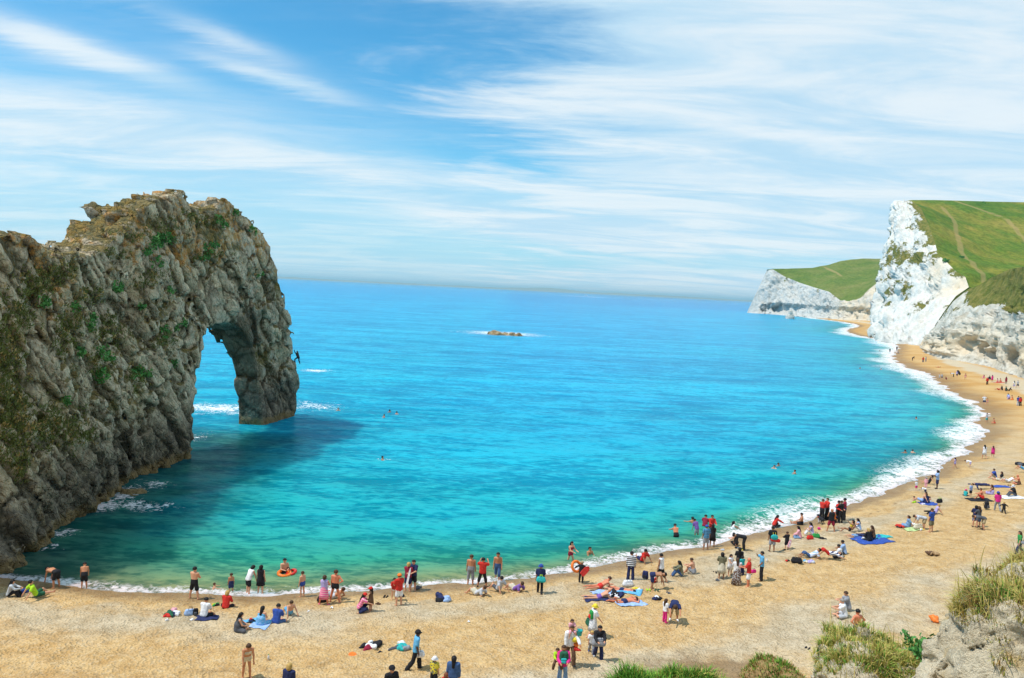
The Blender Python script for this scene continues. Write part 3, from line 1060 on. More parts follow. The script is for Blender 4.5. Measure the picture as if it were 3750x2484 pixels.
def loft(rows, nv, steps):
    """surface through rows of points; steps = subdivisions between following rows"""
    rs = [resample(r, nv) for r in rows]
    out = [rs[0]]
    for a, b, n in zip(rs[:-1], rs[1:], steps):
        for k in range(1, n + 1):
            f = k / n
            out.append(a * (1 - f) + b * f)
    return np.array(out)


def cliff_mesh(name, G, amp, lam, seed, fac=None, terrace=0.0):
    nu, nv = G.shape[:2]
    V = G.reshape(-1, 3)
    n = normals_of(V, nu, nv)
    f1, f2, cid, tl = voronoi(V / (lam * np.array([1, 1, 1.5])), seed, True)
    g1, g2, cid2, tl2 = voronoi(V / (lam * .36), seed + 9, True)
    d = 0.7 * fbm(V / lam * .6, 4, seed) + 0.45 * (cid - .5) + .8 * tl - .35 * np.exp(-(f2 - f1) / .09) + .28 * (cid2 - .5) + .45 * tl2 - .2 * np.exp(-(g2 - g1) / .1)
    if terrace:
        d += terrace * np.abs(((V[:, 2] + 2 * vnoise(V / 15, 3)) / 4.0) % 1 - .5)
    if fac is not None:
        d = d * fac
    V = V + n * (d * amp)[:, None]
    return V, n


# --- the high headland
def headland():
    root = empty('chalk_headland', (250, 520, 0))
    tag(root, 'tall white chalk headland with a steep grassy down on top', 'cliff')
    L = [(3210, 1262, 466), (3205, 1232, 470), (3196, 1200, 492), (3189, 1160, 505), (3203, 1090, 520), (3215, 1030, 530), (3224, 975, 538), (3240, 925, 546), (3258, 880, 552), (3269, 830, 558), (3277, 768, 566), (3302, 739, 576)]
    Rr = [(3402, 1300, 350), (3400, 1262, 352), (3425, 1190, 372), (3462, 1135, 380), (3500, 1085, 388), (3548, 1052, 395), (3535, 1014, 402), (3500, 994, 414), (3465, 958, 428), (3436, 935, 440), (3421, 878, 462), (3398, 818, 492), (3372, 760, 530), (3340, 738, 562)]
    n = 120
    l, r = resample([PY(*q) for q in L], n), resample([PY(*q) for q in Rr], n)
    nv = 150
    f = np.linspace(0, 1, nv)
    G = l[:, None, :] * (1 - f)[None, :, None] + r[:, None, :] * f[None, :, None]
    # the face swells out to seaward in buttresses
    g0 = G.copy()
    out = np.array([-0.95, 0.25, 0.1])
    sw = (np.sin(f * math.pi) ** .8)[None, :] * (4 + 5 * vnoise(np.stack([f * 9, f * 0, f * 0], 1), 5)[None, :]) * np.linspace(1, .5, n)[:, None]
    G = G + out[None, None, :] * (sw * 1.2)[..., None]
    edge = np.minimum(1, np.minimum(f, 1 - f) * 14)[None, :] * np.ones((n, 1))
    edge *= np.minimum(1, (n - 1 - np.arange(n)) / 6)[:, None]
    V, nn = cliff_mesh('f', G, 2.7, 11.0, 71, edge.ravel())
    gl = fbm(np.stack([V[:, 0] / 7, V[:, 1] / 7, V[:, 2] / 45], 1), 4, 77)
    V = V + nn * (gl * 2.0 * edge.ravel())[:, None]
    me = mesh_from('cliff_face', V, grid_faces(n, nv))
    uu, ff = np.meshgrid(np.linspace(0, 1, n), f, indexing='ij')
    veg = 0.40 + .22 * ff * np.clip(uu * 1.6 - .45, 0, 1) - .30 * np.clip((.20 - uu) / .12, 0, 1) + .17 * np.exp(-((uu - .40) / .16) ** 2) * (1 - .7 * np.clip((ff - .6) / .3, 0, 1)) - .30 * np.clip((uu - .72) / .1, 0, 1) * (1 - ff)
    veg = veg + .30 * np.clip((ff - .88) / .12, 0, 1) * np.clip((uu - .42) / .1, 0, 1)
    set_attr(me, 'veg', veg.ravel())
    set_attr(me, 'warm', (np.clip((ff - .72) / .25, 0, 1) * np.clip(1 - np.abs(uu - .33) / .22, 0, 1)).ravel())
    link('cliff_face', me, chalk_material('white_chalk', .53, .575, rot=(R(40), 0, R(-20)), vscale=(1, .55, 1)), root)
    # grassy down
    edge_row = [PY(*q) for q in L[-1:]] + [PY(*q) for q in Rr[::-1]][0:9] + [PY(*q) for q in [(3600, 1060, 385), (3700, 1090, 372), (3850, 1110, 365), (4500, 1150, 360)]]
    mid_row = [PY(3303, 738, 577), PY(3390, 748, 572), PY(3470, 800, 545), PY(3540, 870, 515), PY(3640, 930, 490), PY(3760, 960, 480), PY(3900, 960, 480), PY(4500, 980, 480)]
    top_row = [PY(*q) for q in [(3304, 738, 578), (3340, 733, 590), (3420, 733, 605), (3500, 735, 615), (3640, 739, 630), (3750, 741, 640), (3900, 748, 650), (4500, 780, 690)]]
    back = [Vector((q.x + 25, q.y + 60, q.z - 9)) for q in top_row]
    back2 = [Vector((q.x + 90, q.y + 200, -2)) for q in top_row]
    G = loft([edge_row, mid_row, top_row, back, back2], 150, [46, 30, 8, 4])
    V = G.reshape(-1, 3).copy()
    w = np.zeros(G.shape[:2])
    w[2:70] = 1
    V[:, 2] += (w.ravel() * (1.2 * fbm(V / 30, 3, 8) + .35 * fbm(V / 6, 3, 9)))
    me = mesh_from('grassy_down', V, grid_faces(G.shape[0], G.shape[1])[:, ::-1])
    pth = np.zeros(len(V))
    for a, b_ in [((3500, 738, 612), (3625, 815, 600)), ((3625, 815, 600), (3690, 905, 540)), ((3690, 905, 540), (3760, 960, 505)), ((3470, 760, 575), (3475, 830, 540)), ((3475, 830, 540), (3500, 920, 470)), ((3500, 920, 470), (3580, 1000, 420)), ((3580, 1000, 420), (3605, 1050, 400))]:
        A, B = np.array(PY(*a)), np.array(PY(*b_))
        # compare as seen from the eye's direction: project on the slope by x and z
        e = (B - A)[[0, 2]]
        q = V[:, [0, 2]] - A[[0, 2]]
        tt = np.clip((q @ e) / (e @ e), 0, 1)
        dd = np.linalg.norm(q - tt[:, None] * e[None, :], axis=1)
        pth = np.maximum(pth, np.exp(-(dd / 2.0) ** 2))
    set_attr(me, 'path', pth)
    link('grassy_down', me, DOWN, root)
    # shrubs dotted on the down
    bl = []
    for px, py, yy, r0 in [(3603, 751, 622, 2.6), (3558, 780, 600, 2.0), (3520, 946, 450, 1.2), (3463, 958, 428, 1.4), (3680, 790, 610, 1.4), (3430, 790, 560, 1.2)]:
        c = PY(px, py, yy)
        for _ in range(12):
            o_ = rng.normal(size=3) * r0 * .5
            bl.append((np.array(c) + o_ * [1, 1, .4] + [0, 0, .5], r0 * .7, 26, r0 * .42, .3, 0))
    leaf_mesh('shrubs', bl, [LEAF_G], root)
    return root


DOWN = down_material('downland_grass', [(0.06, 0.155, 0.018), (0.125, 0.20, 0.024), (0.24, 0.235, 0.035), (0.40, 0.29, 0.07)])
headland()


# --- the far headland
def far_headland():
    root = empty('far_headland', (380, 1100, 0))
    tag(root, 'distant white chalk headland with green top jutting into the sea', 'cliff')
    base = [(2733, 1150), (2770, 1152), (2808, 1155), (2900, 1163), (2985, 1163), (3040, 1166), (3087, 1167), (3140, 1174), (3200, 1182)]
    B = []
    for px, py in base:
        yq = float(np.interp(px, [2733, 2808, 2900, 2985, 3040, 3087, 3200], [1150, 1125, 1065, 990, 935, 890, 830]))
        q = PY(px, py, yq)
        q.z = -2.0
        B.append(q)
    yb = [q.y for q in B]
    tops = [(2808, 990), (2831, 987), (2873, 1013), (2929, 1036), (2985, 1054), (3036, 1069), (3078, 1101), (3119, 1104), (3152, 1092), (3180, 1062), (3220, 1030)]
    ys = np.interp(np.linspace(0, 1, len(tops)), np.linspace(0, 1, len(yb)), yb) + np.array([12, 20, 20, 18, 16, 14, 12, 12, 20, 40, 60])
    Tp = [PY(px, py, y_) for (px, py), y_ in zip(tops, ys)]
    n, nv = 60, 170
    b_, t_ = resample(B, nv), resample(Tp, nv)
    f = np.linspace(0, 1, n)
    prof = f ** 0.9
    G = b_[None] * (1 - prof)[:, None, None] + t_[None] * prof[:, None, None]
    V0 = G.reshape(-1, 3)
    fac = (np.minimum(1, (1 - f) * 12)[:, None] * np.minimum(1, np.arange(nv) / 8)[None, :]).ravel()
    V, nn = cliff_mesh('f', G, 4.2, 16.0, 171, fac)
    gl = fbm(np.stack([V[:, 0] / 9, V[:, 1] / 9, V[:, 2] / 60], 1), 4, 177)
    V = V + nn * (gl * 4.0 * fac)[:, None]
    # sea caves
    for (px, py, rx, rz, dep) in [(2980, 1143, 22, 8, 16), (2808, 1150, 3.5, 6, 10), (3050, 1150, 8, 5, 8)]:
        c = PY(px, py, float(np.interp(px, [q[0] for q in base], yb)))
        g = np.clip(1.3 - ((V[:, 0] - c.x) / rx) ** 2 - ((V[:, 2] - c.z) / rz) ** 2, 0, 1)
        V = V + np.array([.25, .95, 0])[None, :] * (g * dep)[:, None]
    me = mesh_from('cliff_face', V, grid_faces(n, nv)[:, ::-1])
    uu, ff = np.meshgrid(f, np.linspace(0, 1, nv), indexing='ij')
    set_attr(me, 'veg', (.30 + .25 * (uu > .85)).ravel())
    set_attr(me, 'warm', (np.clip((ff - .62) / .2, 0, 1) * .7).ravel())
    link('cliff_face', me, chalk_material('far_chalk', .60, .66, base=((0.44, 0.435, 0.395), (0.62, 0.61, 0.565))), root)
    skl = [(2809, 989), (2832, 984), (2900, 984), (2975, 983), (3005, 975), (3040, 967), (3077, 957), (3161, 949), (3229, 948), (3330, 950)]
    ysk = np.linspace(1160, 1150, len(skl))
    S_ = [PY(px, py, y_ + 60 * k / 9) for k, ((px, py), y_) in enumerate(zip(skl, ysk))]
    E_ = Tp + [PY(3300, 1030, Tp[-1].y)]
    back = [Vector((q.x + 90, q.y + 120, q.z - 20)) for q in S_]
    back2 = [Vector((q.x + 330, q.y + 300, -3)) for q in S_]
    G = loft([E_, S_, back, back2], 120, [40, 4, 3])
    V = G.reshape(-1, 3).copy()
    V[:, 2] += 1.0 * fbm(V / 40, 3, 18) * np.repeat(np.r_[0, np.ones(G.shape[0] - 1)], 120)
    me = mesh_from('grassy_down', V, grid_faces(G.shape[0], G.shape[1])[:, ::-1])
    pth = np.zeros(len(V))
    for a, c in [((3040, 980, 1150), (3050, 1010, 1120))]:
        A, C_ = np.array(PY(*a)), np.array(PY(*c))
        e = (C_ - A)[[0, 2]]
        q = V[:, [0, 2]] - A[[0, 2]]
        tt = np.clip((q @ e) / (e @ e), 0, 1)
        pth = np.maximum(pth, np.exp(-(np.linalg.norm(q - tt[:, None] * e[None, :], axis=1) / 2.2) ** 2))
    set_attr(me, 'path', pth)
    link('grassy_down', me, DOWN_FAR, root)


DOWN_FAR = down_material('far_downland_grass', [(0.085, 0.16, 0.03), (0.14, 0.20, 0.035), (0.19, 0.22, 0.05), (0.28, 0.25, 0.08)])
far_headland()


# --- the nearer bluff on the right
def bluff():
    root = empty('chalk_bluff', (150, 260, 0))
    tag(root, 'cream chalk bluff with caves at its foot and turf above the beach', 'cliff')
    base = [(3372, 1268), (3380, 1290), (3440, 1312), (3533, 1326), (3626, 1345), (3750, 1390), (3950, 1500)]
    B = []
    for px, py in base:
        q = ground(px, py)
        q.z -= .6
        B.append(q)
    yb = np.array([q.y for q in B])
    crest = [(3418, 1225), (3436, 1195), (3458, 1150), (3490, 1105), (3548, 1058), (3580, 1048), (3626, 1019), (3696, 987), (3750, 977), (3950, 930)]
    u = np.linspace(0, 1, len(crest))
    yc = np.interp(u, np.linspace(0, 1, len(yb)), yb) + np.array([2, 5, 9, 15, 26, 34, 42, 48, 50, 50])
    Cc = [PY(px, py, y_) for (px, py), y_ in zip(crest, yc)]
    n, nv = 110, 190
    b_, c_ = resample(B, nv), resample(Cc, nv)
    f = np.linspace(0, 1, n)
    G = b_[None] * (1 - f)[:, None, None] + c_[None] * f[:, None, None]
    hgt = (c_ - b_)[:, 2]
    # talus apron at the foot, upright rock above it, turf slope laid back on top
    pf = np.interp(f, [0, .08, .16, .45, 1.0], [0, .10, .13, .30, 1.0])       # how far back
    zf = np.interp(f, [0, .08, .16, .45, 1.0], [0, .06, .12, .52, 1.0])       # how high
    G[..., :2] = b_[None, :, :2] * (1 - pf)[:, None, None] + c_[None, :, :2] * pf[:, None, None]
    G[..., 2] = b_[None, :, 2] * (1 - zf)[:, None] + c_[None, :, 2] * zf[:, None]
    fac = (np.interp(f, [0, .1, .16, .5, .6, .95, 1], [.25, .35, 1, 1, .35, .25, 0])[:, None] * np.minimum(1, np.arange(nv) / 10)[None, :]).ravel()
    V, nn = cliff_mesh('f', G, 2.2, 7.5, 271, fac, terrace=.5)
    for (px, py, rs, rz, dep) in [(3545, 1268, 7, 3.0, 4), (3600, 1283, 4, 2.6, 5), (3640, 1300, 4.5, 2.2, 4.5), (3715, 1312, 4.0, 3.2, 6), (3470, 1265, 4, 2, 3)]:
        yy = float(np.interp(px, [q[0] for q in base], yb)) + 6
        c = PY(px, py, yy)
        g = np.clip(1.3 - ((V[:, 1] - c.y) / rs) ** 2 - ((V[:, 2] - c.z) / rz) ** 2, 0, 1)
        V = V + np.array([.85, .5, 0])[None, :] * (g * dep)[:, None]
    me = mesh_from('cliff_face', V, grid_faces(n, nv)[:, ::-1])
    uu, ff = np.meshgrid(f, np.linspace(0, 1, nv), indexing='ij')
    lim = .50 + .16 * vnoise(np.stack([ff.ravel() * 9, uu.ravel() * 4, uu.ravel() * 0], 1), 4).reshape(uu.shape) + .75 * np.clip(1.35 - ff * 2.4, 0, 1)
    veg = .36 + 1.0 * np.clip((uu - lim) / .12, 0, 1)
    shoulder = np.clip((.602 - V[:, 0] / V[:, 1]) / .02, 0, 1).reshape(uu.shape)      # bare slipped chalk on the seaward shoulder
    veg = veg * (1 - .85 * shoulder) + .38 * shoulder
    set_attr(me, 'veg', veg.ravel())
    set_attr(me, 'warm', (.75 * np.exp(-((uu - .25) / .14) ** 2) + .5 * np.exp(-(ff / .18) ** 2)).ravel())
    link('cliff_face', me, chalk_material('cream_chalk', .60, .64, base=((0.50, 0.45, 0.355), (0.72, 0.67, 0.575)), vscale=(1.8, 1.8, 1.8)), root)
    back = [Vector((q.x + 40, q.y + 40, q.z - 10)) for q in Cc]
    back2 = [Vector((q.x + 80, q.y + 60, -1)) for q in Cc]
    G = loft([c_, back, back2], 60, [4, 3])
    me = mesh_from('turf_back', G.reshape(-1, 3), grid_faces(G.shape[0], 60)[:, ::-1])
    set_attr(me, 'path', np.zeros(len(me.vertices)))
    link('turf_back', me, DOWN, root)


bluff()


# --- land on the horizon
def far_coast():
    m, t, b = material('far_land', 1.0, 0.0)
    n = t.noise(geo_pos(t), 0.002, 5)
    t.l.new(t.mix(n, (0.16, 0.19, 0.13), (0.32, 0.31, 0.24)), b.inputs['Base Color'])
    sk = [(940, 1003), (985, 1004), (1010, 1006), (1030, 1009), (1075, 1010), (1110, 1014), (1200, 1020), (1290, 1024), (1300, 1022), (1360, 1028), (1515, 1034), (1520, 1031), (1527, 1036), (1640, 1041), (1700, 1043), (1760, 1047),
          (1850, 1050), (1900, 1048), (1950, 1047), (2005, 1045), (2050, 1050), (2090, 1056), (2130, 1063), (2200, 1068), (2260, 1068), (2330, 1074), (2400, 1075), (2450, 1079), (2540, 1084), (2600, 1089), (2680, 1093), (2740, 1095), (2840, 1098), (3300, 1122)]
    Y = 21000.0
    top = [PY(px, py, Y) for px, py in sk]
    n_ = 500
    tp = resample(top, n_)
    tp[:, 2] = np.maximum(tp[:, 2] * .62, 3) + 5 * vnoise(tp * [.006, 0, 0], 3) * np.clip(tp[:, 2] / 60, .2, 1)
    rows = []
    for k, (dy_, f) in enumerate([(-700, -.05), (-500, .12), (-250, .55), (0, 1), (400, .7), (1200, -.1)]):
        r = tp.copy()
        r[:, 1] += dy_
        r[:, 2] = np.where(f < 0, -2, tp[:, 2] * f)
        rows.append(r)
    me = mesh_from('far_coast', np.array(rows).reshape(-1, 3), grid_faces(len(rows), n_)[:, ::-1])
    tag(link('far_coast', me, m), kind='structure')


far_coast()


# --- small reef out in the bay
def rock_field(name, size, h, seed, lumps, mat, loc):
    nx, ny, nz = [int(v / h) + 6 for v in size]
    o = np.array([-size[0] / 2 - 2 * h, -size[1] / 2 - 2 * h, -1.0])
    X, Y, Z = np.meshgrid(*[o[k] + h * np.arange(n) for k, n in enumerate((nx, ny, nz))], indexing='ij')
    f = np.full(X.shape, 9.0)
    for (cx, cy, rx, ry, rz) in lumps:
        q = np.sqrt(((X - cx) / rx) ** 2 + ((Y - cy) / ry) ** 2 + (Z / rz) ** 2)
        f = np.minimum(f, (q - 1) * min(rx, ry, rz))
    p = np.stack([X.ravel(), Y.ravel(), Z.ravel()], 1)
    f1, f2, cid = voronoi(p * .55, seed)
    f = f - (.45 * (cid - .4) + .4 * fbm(p * .35, 3, seed) - .3 * np.exp(-(f2 - f1) / .1)).reshape(f.shape)
    V, Q = surface_nets(f, o, h)
    me = mesh_from(name, V, Q)
    if sum(p_.normal.z for p_ in me.polygons) < 0:
        me.flip_normals()
    ob = link(name, me, mat)
    ob.location = loc
    return ob


c = P(1850, 1228)
m_, t_, b_ = material('reef_rock', .9, .3)
n_ = t_.noise(geo_pos(t_), .6, 6, .65)
t_.l.new(t_.ramp(n_, [(.35, (.10, .07, .035)), (.5, (.34, .22, .10)), (.65, (.46, .36, .22))]), b_.inputs['Base Color'])
t_.l.new(t_.bump(n_, .8, .4), b_.inputs['Normal'])
reef = rock_field('sea_rock', (16, 8, 4), .22, 301, [(-3.6, 0, 3.2, 2.2, 1.7), (-.6, .3, 2.6, 1.8, 1.15), (2.3, 0, 2.6, 1.6, 1.25), (5.0, .3, 1.5, 1.2, .95)], m_, (c.x, c.y, -.1))
tag(reef, 'low brown rock awash with white surf out in the bay', 'sea rock')
c = P(2893, 1168)
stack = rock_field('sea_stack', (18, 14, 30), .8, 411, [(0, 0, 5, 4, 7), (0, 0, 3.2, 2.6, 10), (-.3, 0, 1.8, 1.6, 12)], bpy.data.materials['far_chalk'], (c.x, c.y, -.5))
for nm in ('veg', 'warm'):
    set_attr(stack.data, nm, np.full(len(stack.data.vertices), .2))
tag(stack, 'pointed white chalk stack standing against the distant headland', 'sea stack')


# ------------------------------------------------------------------ haze: one closed box of pale air round the place
def haze():
    x0, x1, y0, y1, z0, z1 = -32000, 32000, -400, 66000, -40, 150
    v = [(x, y, z) for z in (z0, z1) for x, y in ((x0, y0), (x1, y0), (x1, y1), (x0, y1))]
    me = mesh_from('haze', v, [(3, 2, 1, 0), (4, 5, 6, 7), (0, 1, 5, 4), (1, 2, 6, 5), (2, 3, 7, 6), (3, 0, 4, 7)], False)
    m = bpy.data.materials.new('sea_air')
    m.use_nodes = True
    t = NT(m.node_tree)
    t.n.clear()
    pv = t.new('ShaderNodeVolumePrincipled')
    pv.inputs['Color'].default_value = (0.55, 0.88, 1.0, 1)
    pv.inputs['Density'].default_value = 0.00006
    pv.inputs['Anisotropy'].default_value = 0.2
    out = t.new('ShaderNodeOutputMaterial')
    t.l.new(pv.outputs[0], out.inputs['Volume'])
    o = link('haze', me, m)
    tag(o, kind='stuff')


haze()
# ================================================================== THE SLOPE BELOW THE CAMERA
def slope_z(x, y):
    y = np.asarray(y, float)
    x = np.asarray(x, float)
    left = 16.1 - 0.56 * np.clip(y, 0, 60)
    right = np.interp(y, [-20, 0, 2, 8, 13, 17, 21, 22.5, 30, 60], [16.2, 16.1, 15.0, 11.4, 9.0, 7.6, 6.3, 5.6, 1.0, -20])
    w = np.clip((x - .6) / 1.8, 0, 1)
    w = w * w * (3 - 2 * w)
    return left * (1 - w) + right * w


def hillside():
    xs, ys = np.linspace(-40, 60, 150), np.linspace(-25, 34, 150)
    X, Y = np.meshgrid(xs, ys, indexing='ij')
    p = np.stack([X.ravel(), Y.ravel(), 0 * X.ravel()], 1)
    Z = slope_z(X, Y).ravel() + .22 * fbm(p * .5, 4, 61) + np.where(p[:, 1] < 0, .0, 0)
    me = mesh_from('hillside', np.stack([p[:, 0], p[:, 1], Z], 1), grid_faces(150, 150))
    if me.polygons[0].normal.z < 0:
        me.flip_normals()
    m, t, b = material('earth_slope', .95, .1)
    pos = geo_pos(t)
    n1, n2 = t.noise(pos, .6, 5, .65), t.noise(pos, 5, 5, .65)
    col = t.ramp(t.m('ADD', t.m('MULTIPLY', n1, .6), t.m('MULTIPLY', n2, .4)), [(.32, (.17, .10, .045)), (.47, (.36, .22, .10)), (.56, (.16, .15, .04)), (.70, (.46, .33, .18))])
    t.l.new(col, b.inputs['Base Color'])
    t.l.new(t.bump(n2, .8, .08), b.inputs['Normal'])
    tag(link('hillside', me, m), kind='structure')


hillside()


def near_chalk():
    m, t, b = material('weathered_chalk', .95, .1)
    pos = geo_pos(t)
    n1, n2, n3 = t.noise(pos, 1.1, 5, .65), t.noise(pos, 5.5, 6, .7), t.noise(pos, 22, 4, .7)
    col = t.ramp(t.m('ADD', t.m('MULTIPLY', n1, .4), t.m('MULTIPLY', n2, .6)), [(.28, (.26, .20, .13)), (.38, (.60, .53, .42)), (.50, (.76, .70, .59)), (.66, (.86, .81, .72))])
    col = t.mix(t.m('MULTIPLY', t.smooth(t.noise(pos, .9, 4, .6), .58, .68), .6), col, (.62, .44, .16))
    rough = t.attr('top')
    col = t.mix(t.m('MULTIPLY', t.m('MULTIPLY', rough, t.smooth(n2, .48, .56)), .4), col, (.22, .18, .12))
    col = t.mix(1.0, col, (1.14, 1.05, .88), 'MULTIPLY')
    t.l.new(col, b.inputs['Base Color'])
    t.l.new(t.bump(t.m('ADD', n2, t.m('MULTIPLY', n3, .5)), 1.0, .12), b.inputs['Normal'])
    return m


CHALK_NEAR = near_chalk()


def sdf_rock(name, lo, hi, h, ell, seed, caves=(), amp=1.0):
    ax = [np.arange(lo[k], hi[k], h) for k in range(3)]
    X, Y, Z = np.meshgrid(*ax, indexing='ij')
    f = np.full(X.shape, 9.0)
    for (cx, cy, cz, rx, ry, rz) in ell:
        q = np.sqrt(((X - cx) / rx) ** 2 + ((Y - cy) / ry) ** 2 + ((Z - cz) / rz) ** 2)
        g = (q - 1) * min(rx, ry, rz)
        k = .35
        hh = np.clip(.5 + .5 * (f - g) / k, 0, 1)
        f = f * (1 - hh) + g * hh - k * hh * (1 - hh)
    for (cx, cy, cz, rx, ry, rz) in caves:
        q = np.sqrt(((X - cx) / rx) ** 2 + ((Y - cy) / ry) ** 2 + ((Z - cz) / rz) ** 2)
        f = np.maximum(f, -(q - 1) * min(rx, ry, rz))
    near = np.abs(f) < .6
    p = np.stack([X[near], Y[near], Z[near]], 1)
    f1, f2, cid, tl = voronoi(p * np.array([1.0, 1.0, 1.3]), seed, True)
    g1, g2, cid2, tl2 = voronoi(p * 3.2, seed + 7, True)
    d = .10 * (cid - .5) + .17 * tl - .05 * np.exp(-(f2 - f1) / .04) + .05 * (cid2 - .5) + .12 * tl2 - .04 * np.exp(-(g2 - g1) / .08) + .22 * fbm(p * .8, 4, seed) + .055 * fbm(p * 5, 3, seed)
    f[near] -= d * amp
    V, Q = largest_piece(*surface_nets(f, lo, h))
    me = mesh_from(name, V, Q)
    if sum(q_.normal.z for q_ in me.polygons if q_.center.z > hi[2] - 1.2) < 0:
        me.flip_normals()
    return me, V, Q


def blades(name, pts, lens, lean_dirs, cols, mats, parent=None, width=.009):
    """grass: every blade a bent tapering strip"""
    n = len(pts)
    pts, lens = np.asarray(pts, float), np.asarray(lens, float)
    ld = np.asarray(lean_dirs, float)
    side = np.cross(ld + rng.normal(size=(n, 3)) * .6, np.array([0, 0, 1.0]))
    side /= np.linalg.norm(side, axis=1, keepdims=True) + 1e-9
    side *= (width * (.6 + .9 * rng.random(n)))[:, None]
    up = np.array([0, 0, 1.0])
    rows = []
    for k, (f, wv) in enumerate([(0, 1.0), (.38, .9), (.72, .6), (1.0, .08)]):
        p = pts + up[None] * (lens * (f - .18 * f * f))[:, None] + ld * (lens * f * f)[:, None] - up[None] * (np.linalg.norm(ld, axis=1) * lens * f ** 3 * .45)[:, None]
        rows += [p - side * wv, p + side * wv]
    V = np.stack(rows, 1).reshape(-1, 3)
    base = np.arange(n)[:, None] * 8
    Fq = np.concatenate([base + np.array([[0, 1, 3, 2]]), base + np.array([[2, 3, 5, 4]]), base + np.array([[4, 5, 7, 6]])], 1).reshape(-1, 4)
    me = mesh_from(name, V, Fq)
    for m in mats:
        me.materials.append(m)
    me.polygons.foreach_set('material_index', np.repeat(np.asarray(cols, np.int32), 3))
    o = link(name, me, None, parent)
    return tag(o, kind='stuff')


GR = [leaf_material('grass_green', (.07, .21, .02), (.19, .42, .05)), leaf_material('grass_straw', (.44, .33, .075), (.70, .57, .19)),
      leaf_material('grass_olive', (.23, .26, .035), (.45, .43, .085)), leaf_material('grass_rust', (.28, .15, .045), (.46, .29, .10))]


def grow(name, me_v, me_q, n, box, lens, mix, wind, parent, min_nz=.25, droop=.5, width=.009, floor=None, seed_heads=0):
    """blades on the upward faces of a rock; floor = lowest height (z, slope in x, wobble) that still carries turf"""
    bvh = BVHTree.FromPolygons([tuple(v) for v in me_v], me_q.tolist())
    N = n * 5
    xy = np.stack([box[0] + (box[1] - box[0]) * rng.random(N), box[2] + (box[3] - box[2]) * rng.random(N)], 1)
    z0 = np.zeros(N)
    tuft = vnoise(np.stack([xy[:, 0] * 2.3, xy[:, 1] * 2.3, z0], 1), 5)
    wob = vnoise(np.stack([xy[:, 0] * 2, xy[:, 1] * 2, z0], 1), 2)
    tint = vnoise(np.stack([xy[:, 0] * .9, xy[:, 1] * .9, z0 + 3], 1), 8)
    P_, L_, D_, C_ = [], [], [], []
    for i in np.nonzero(rng.random(N) < .75 + .5 * tuft)[0]:
        if len(P_) >= n:
            break
        hit = bvh.ray_cast(Vector((xy[i, 0], xy[i, 1], 40)), Vector((0, 0, -1)))
        if not hit[0]:
            continue
        nz = hit[1]
        if nz.z < 0:
            nz = -nz
        if nz.z < min_nz or (floor and hit[0].z < floor[0] + floor[1] * (hit[0].x - floor[3]) + floor[2] * wob[i]):
            continue
        P_.append(tuple(hit[0] - Vector((0, 0, .02))))
        head = rng.random() < seed_heads
        L_.append((lens[0] + (lens[1] - lens[0]) * rng.random() ** 1.4) * (.85 + .6 * tuft[i]) + (lens[1] * 1.7 * rng.random() if head else 0))
        D_.append((nz.x * droop + wind[0] * (.5 + rng.random()) + rng.normal() * .22, nz.y * droop + wind[1] + rng.normal() * .22, 0) if not head else (rng.normal() * .14 - .08, rng.normal() * .14, 0))
        pt = tint[i] * .8 + rng.normal() * .35
        C_.append(1 if head else int(mix[min(len(mix) - 1, max(0, int((pt + 1) / 2 * len(mix))))]))
    return blades(name, P_, L_, D_, C_, GR, parent, width)


# --- outcrop at the right edge of the picture
def outcrop():
    c = PY(3745, 2395, 13.0)
    ell = [(c.x + .75, 13.6, c.z - .9, 1.75, 1.7, 1.9), (c.x + 2.4, 14.2, c.z - .2, 2.2, 2.0, 1.45), (c.x - .45, 13.3, c.z - 1.7, 1.05, 1.3, 1.5), (c.x + 1.2, 13.6, c.z - 3.0, 2.6, 2.4, 2.2), (c.x - .6, 12.9, c.z - 2.6, 1.2, 1.2, 1.2)]
    caves = [(c.x + .55, 12.2, c.z - .62, .42, .75, .30), (c.x + .95, 12.3, c.z - .45, .35, .5, .22)]
    me, V, Q = sdf_rock('chalk_outcrop', (c.x - 2.6, 11.0, c.z - 2.9), (c.x + 4.4, 16.4, c.z + 1.9), .06, ell, 501, caves)
    set_attr(me, 'top', np.clip((V[:, 2] - (c.z - .75)) / .5, 0, 1))
    o = link('chalk_outcrop', me, CHALK_NEAR)
    tag(o, 'weathered grey chalk outcrop topped with long dry grass at the right edge', 'rock outcrop')
    grow('grass_cap', V, Q, 17000, (c.x - 1.6, c.x + 3.6, 12.0, 16.0), (.16, .46), [0, 1, 3, 1, 2, 1, 1, 0], (-.12, -.10), o, .30, .75, .0075,
         (c.z + .02, .10, .28, c.x), .03)
    return o


outcrop()


def mound():
    c = PY(3275, 2455, 16.0)
    ell = [(c.x, 16.4, c.z - .65, 1.28, 1.5, 1.05), (c.x + .55, 16.7, c.z - .95, 1.0, 1.3, .95), (c.x - .55, 16.0, c.z - 1.15, .85, 1.1, 1.05), (c.x + .2, 16.2, c.z - 2.2, 1.7, 1.6, 1.3)]
    me, V, Q = sdf_rock('chalk_knoll', (c.x - 2.4, 13.9, c.z - 2.9), (c.x + 3.0, 19, c.z + 1.4), .055, ell, 611)
    set_attr(me, 'top', np.clip((V[:, 2] - (c.z - .5)) / .5, 0, 1))
    o = link('chalk_knoll', me, CHALK_NEAR)
    tag(o, 'low chalk knoll with a dome of olive and straw grass beside the outcrop', 'rock outcrop')
    grow('grass_cap', V, Q, 11000, (c.x - 1.6, c.x + 2.0, 14.8, 18.2), (.14, .36), [1, 2, 0, 1, 1, 2, 0, 3], (-.05, -.1), o, .30, .7, .008,
         (c.z - .55, 0, .3, c.x), .02)
    return o


mound()


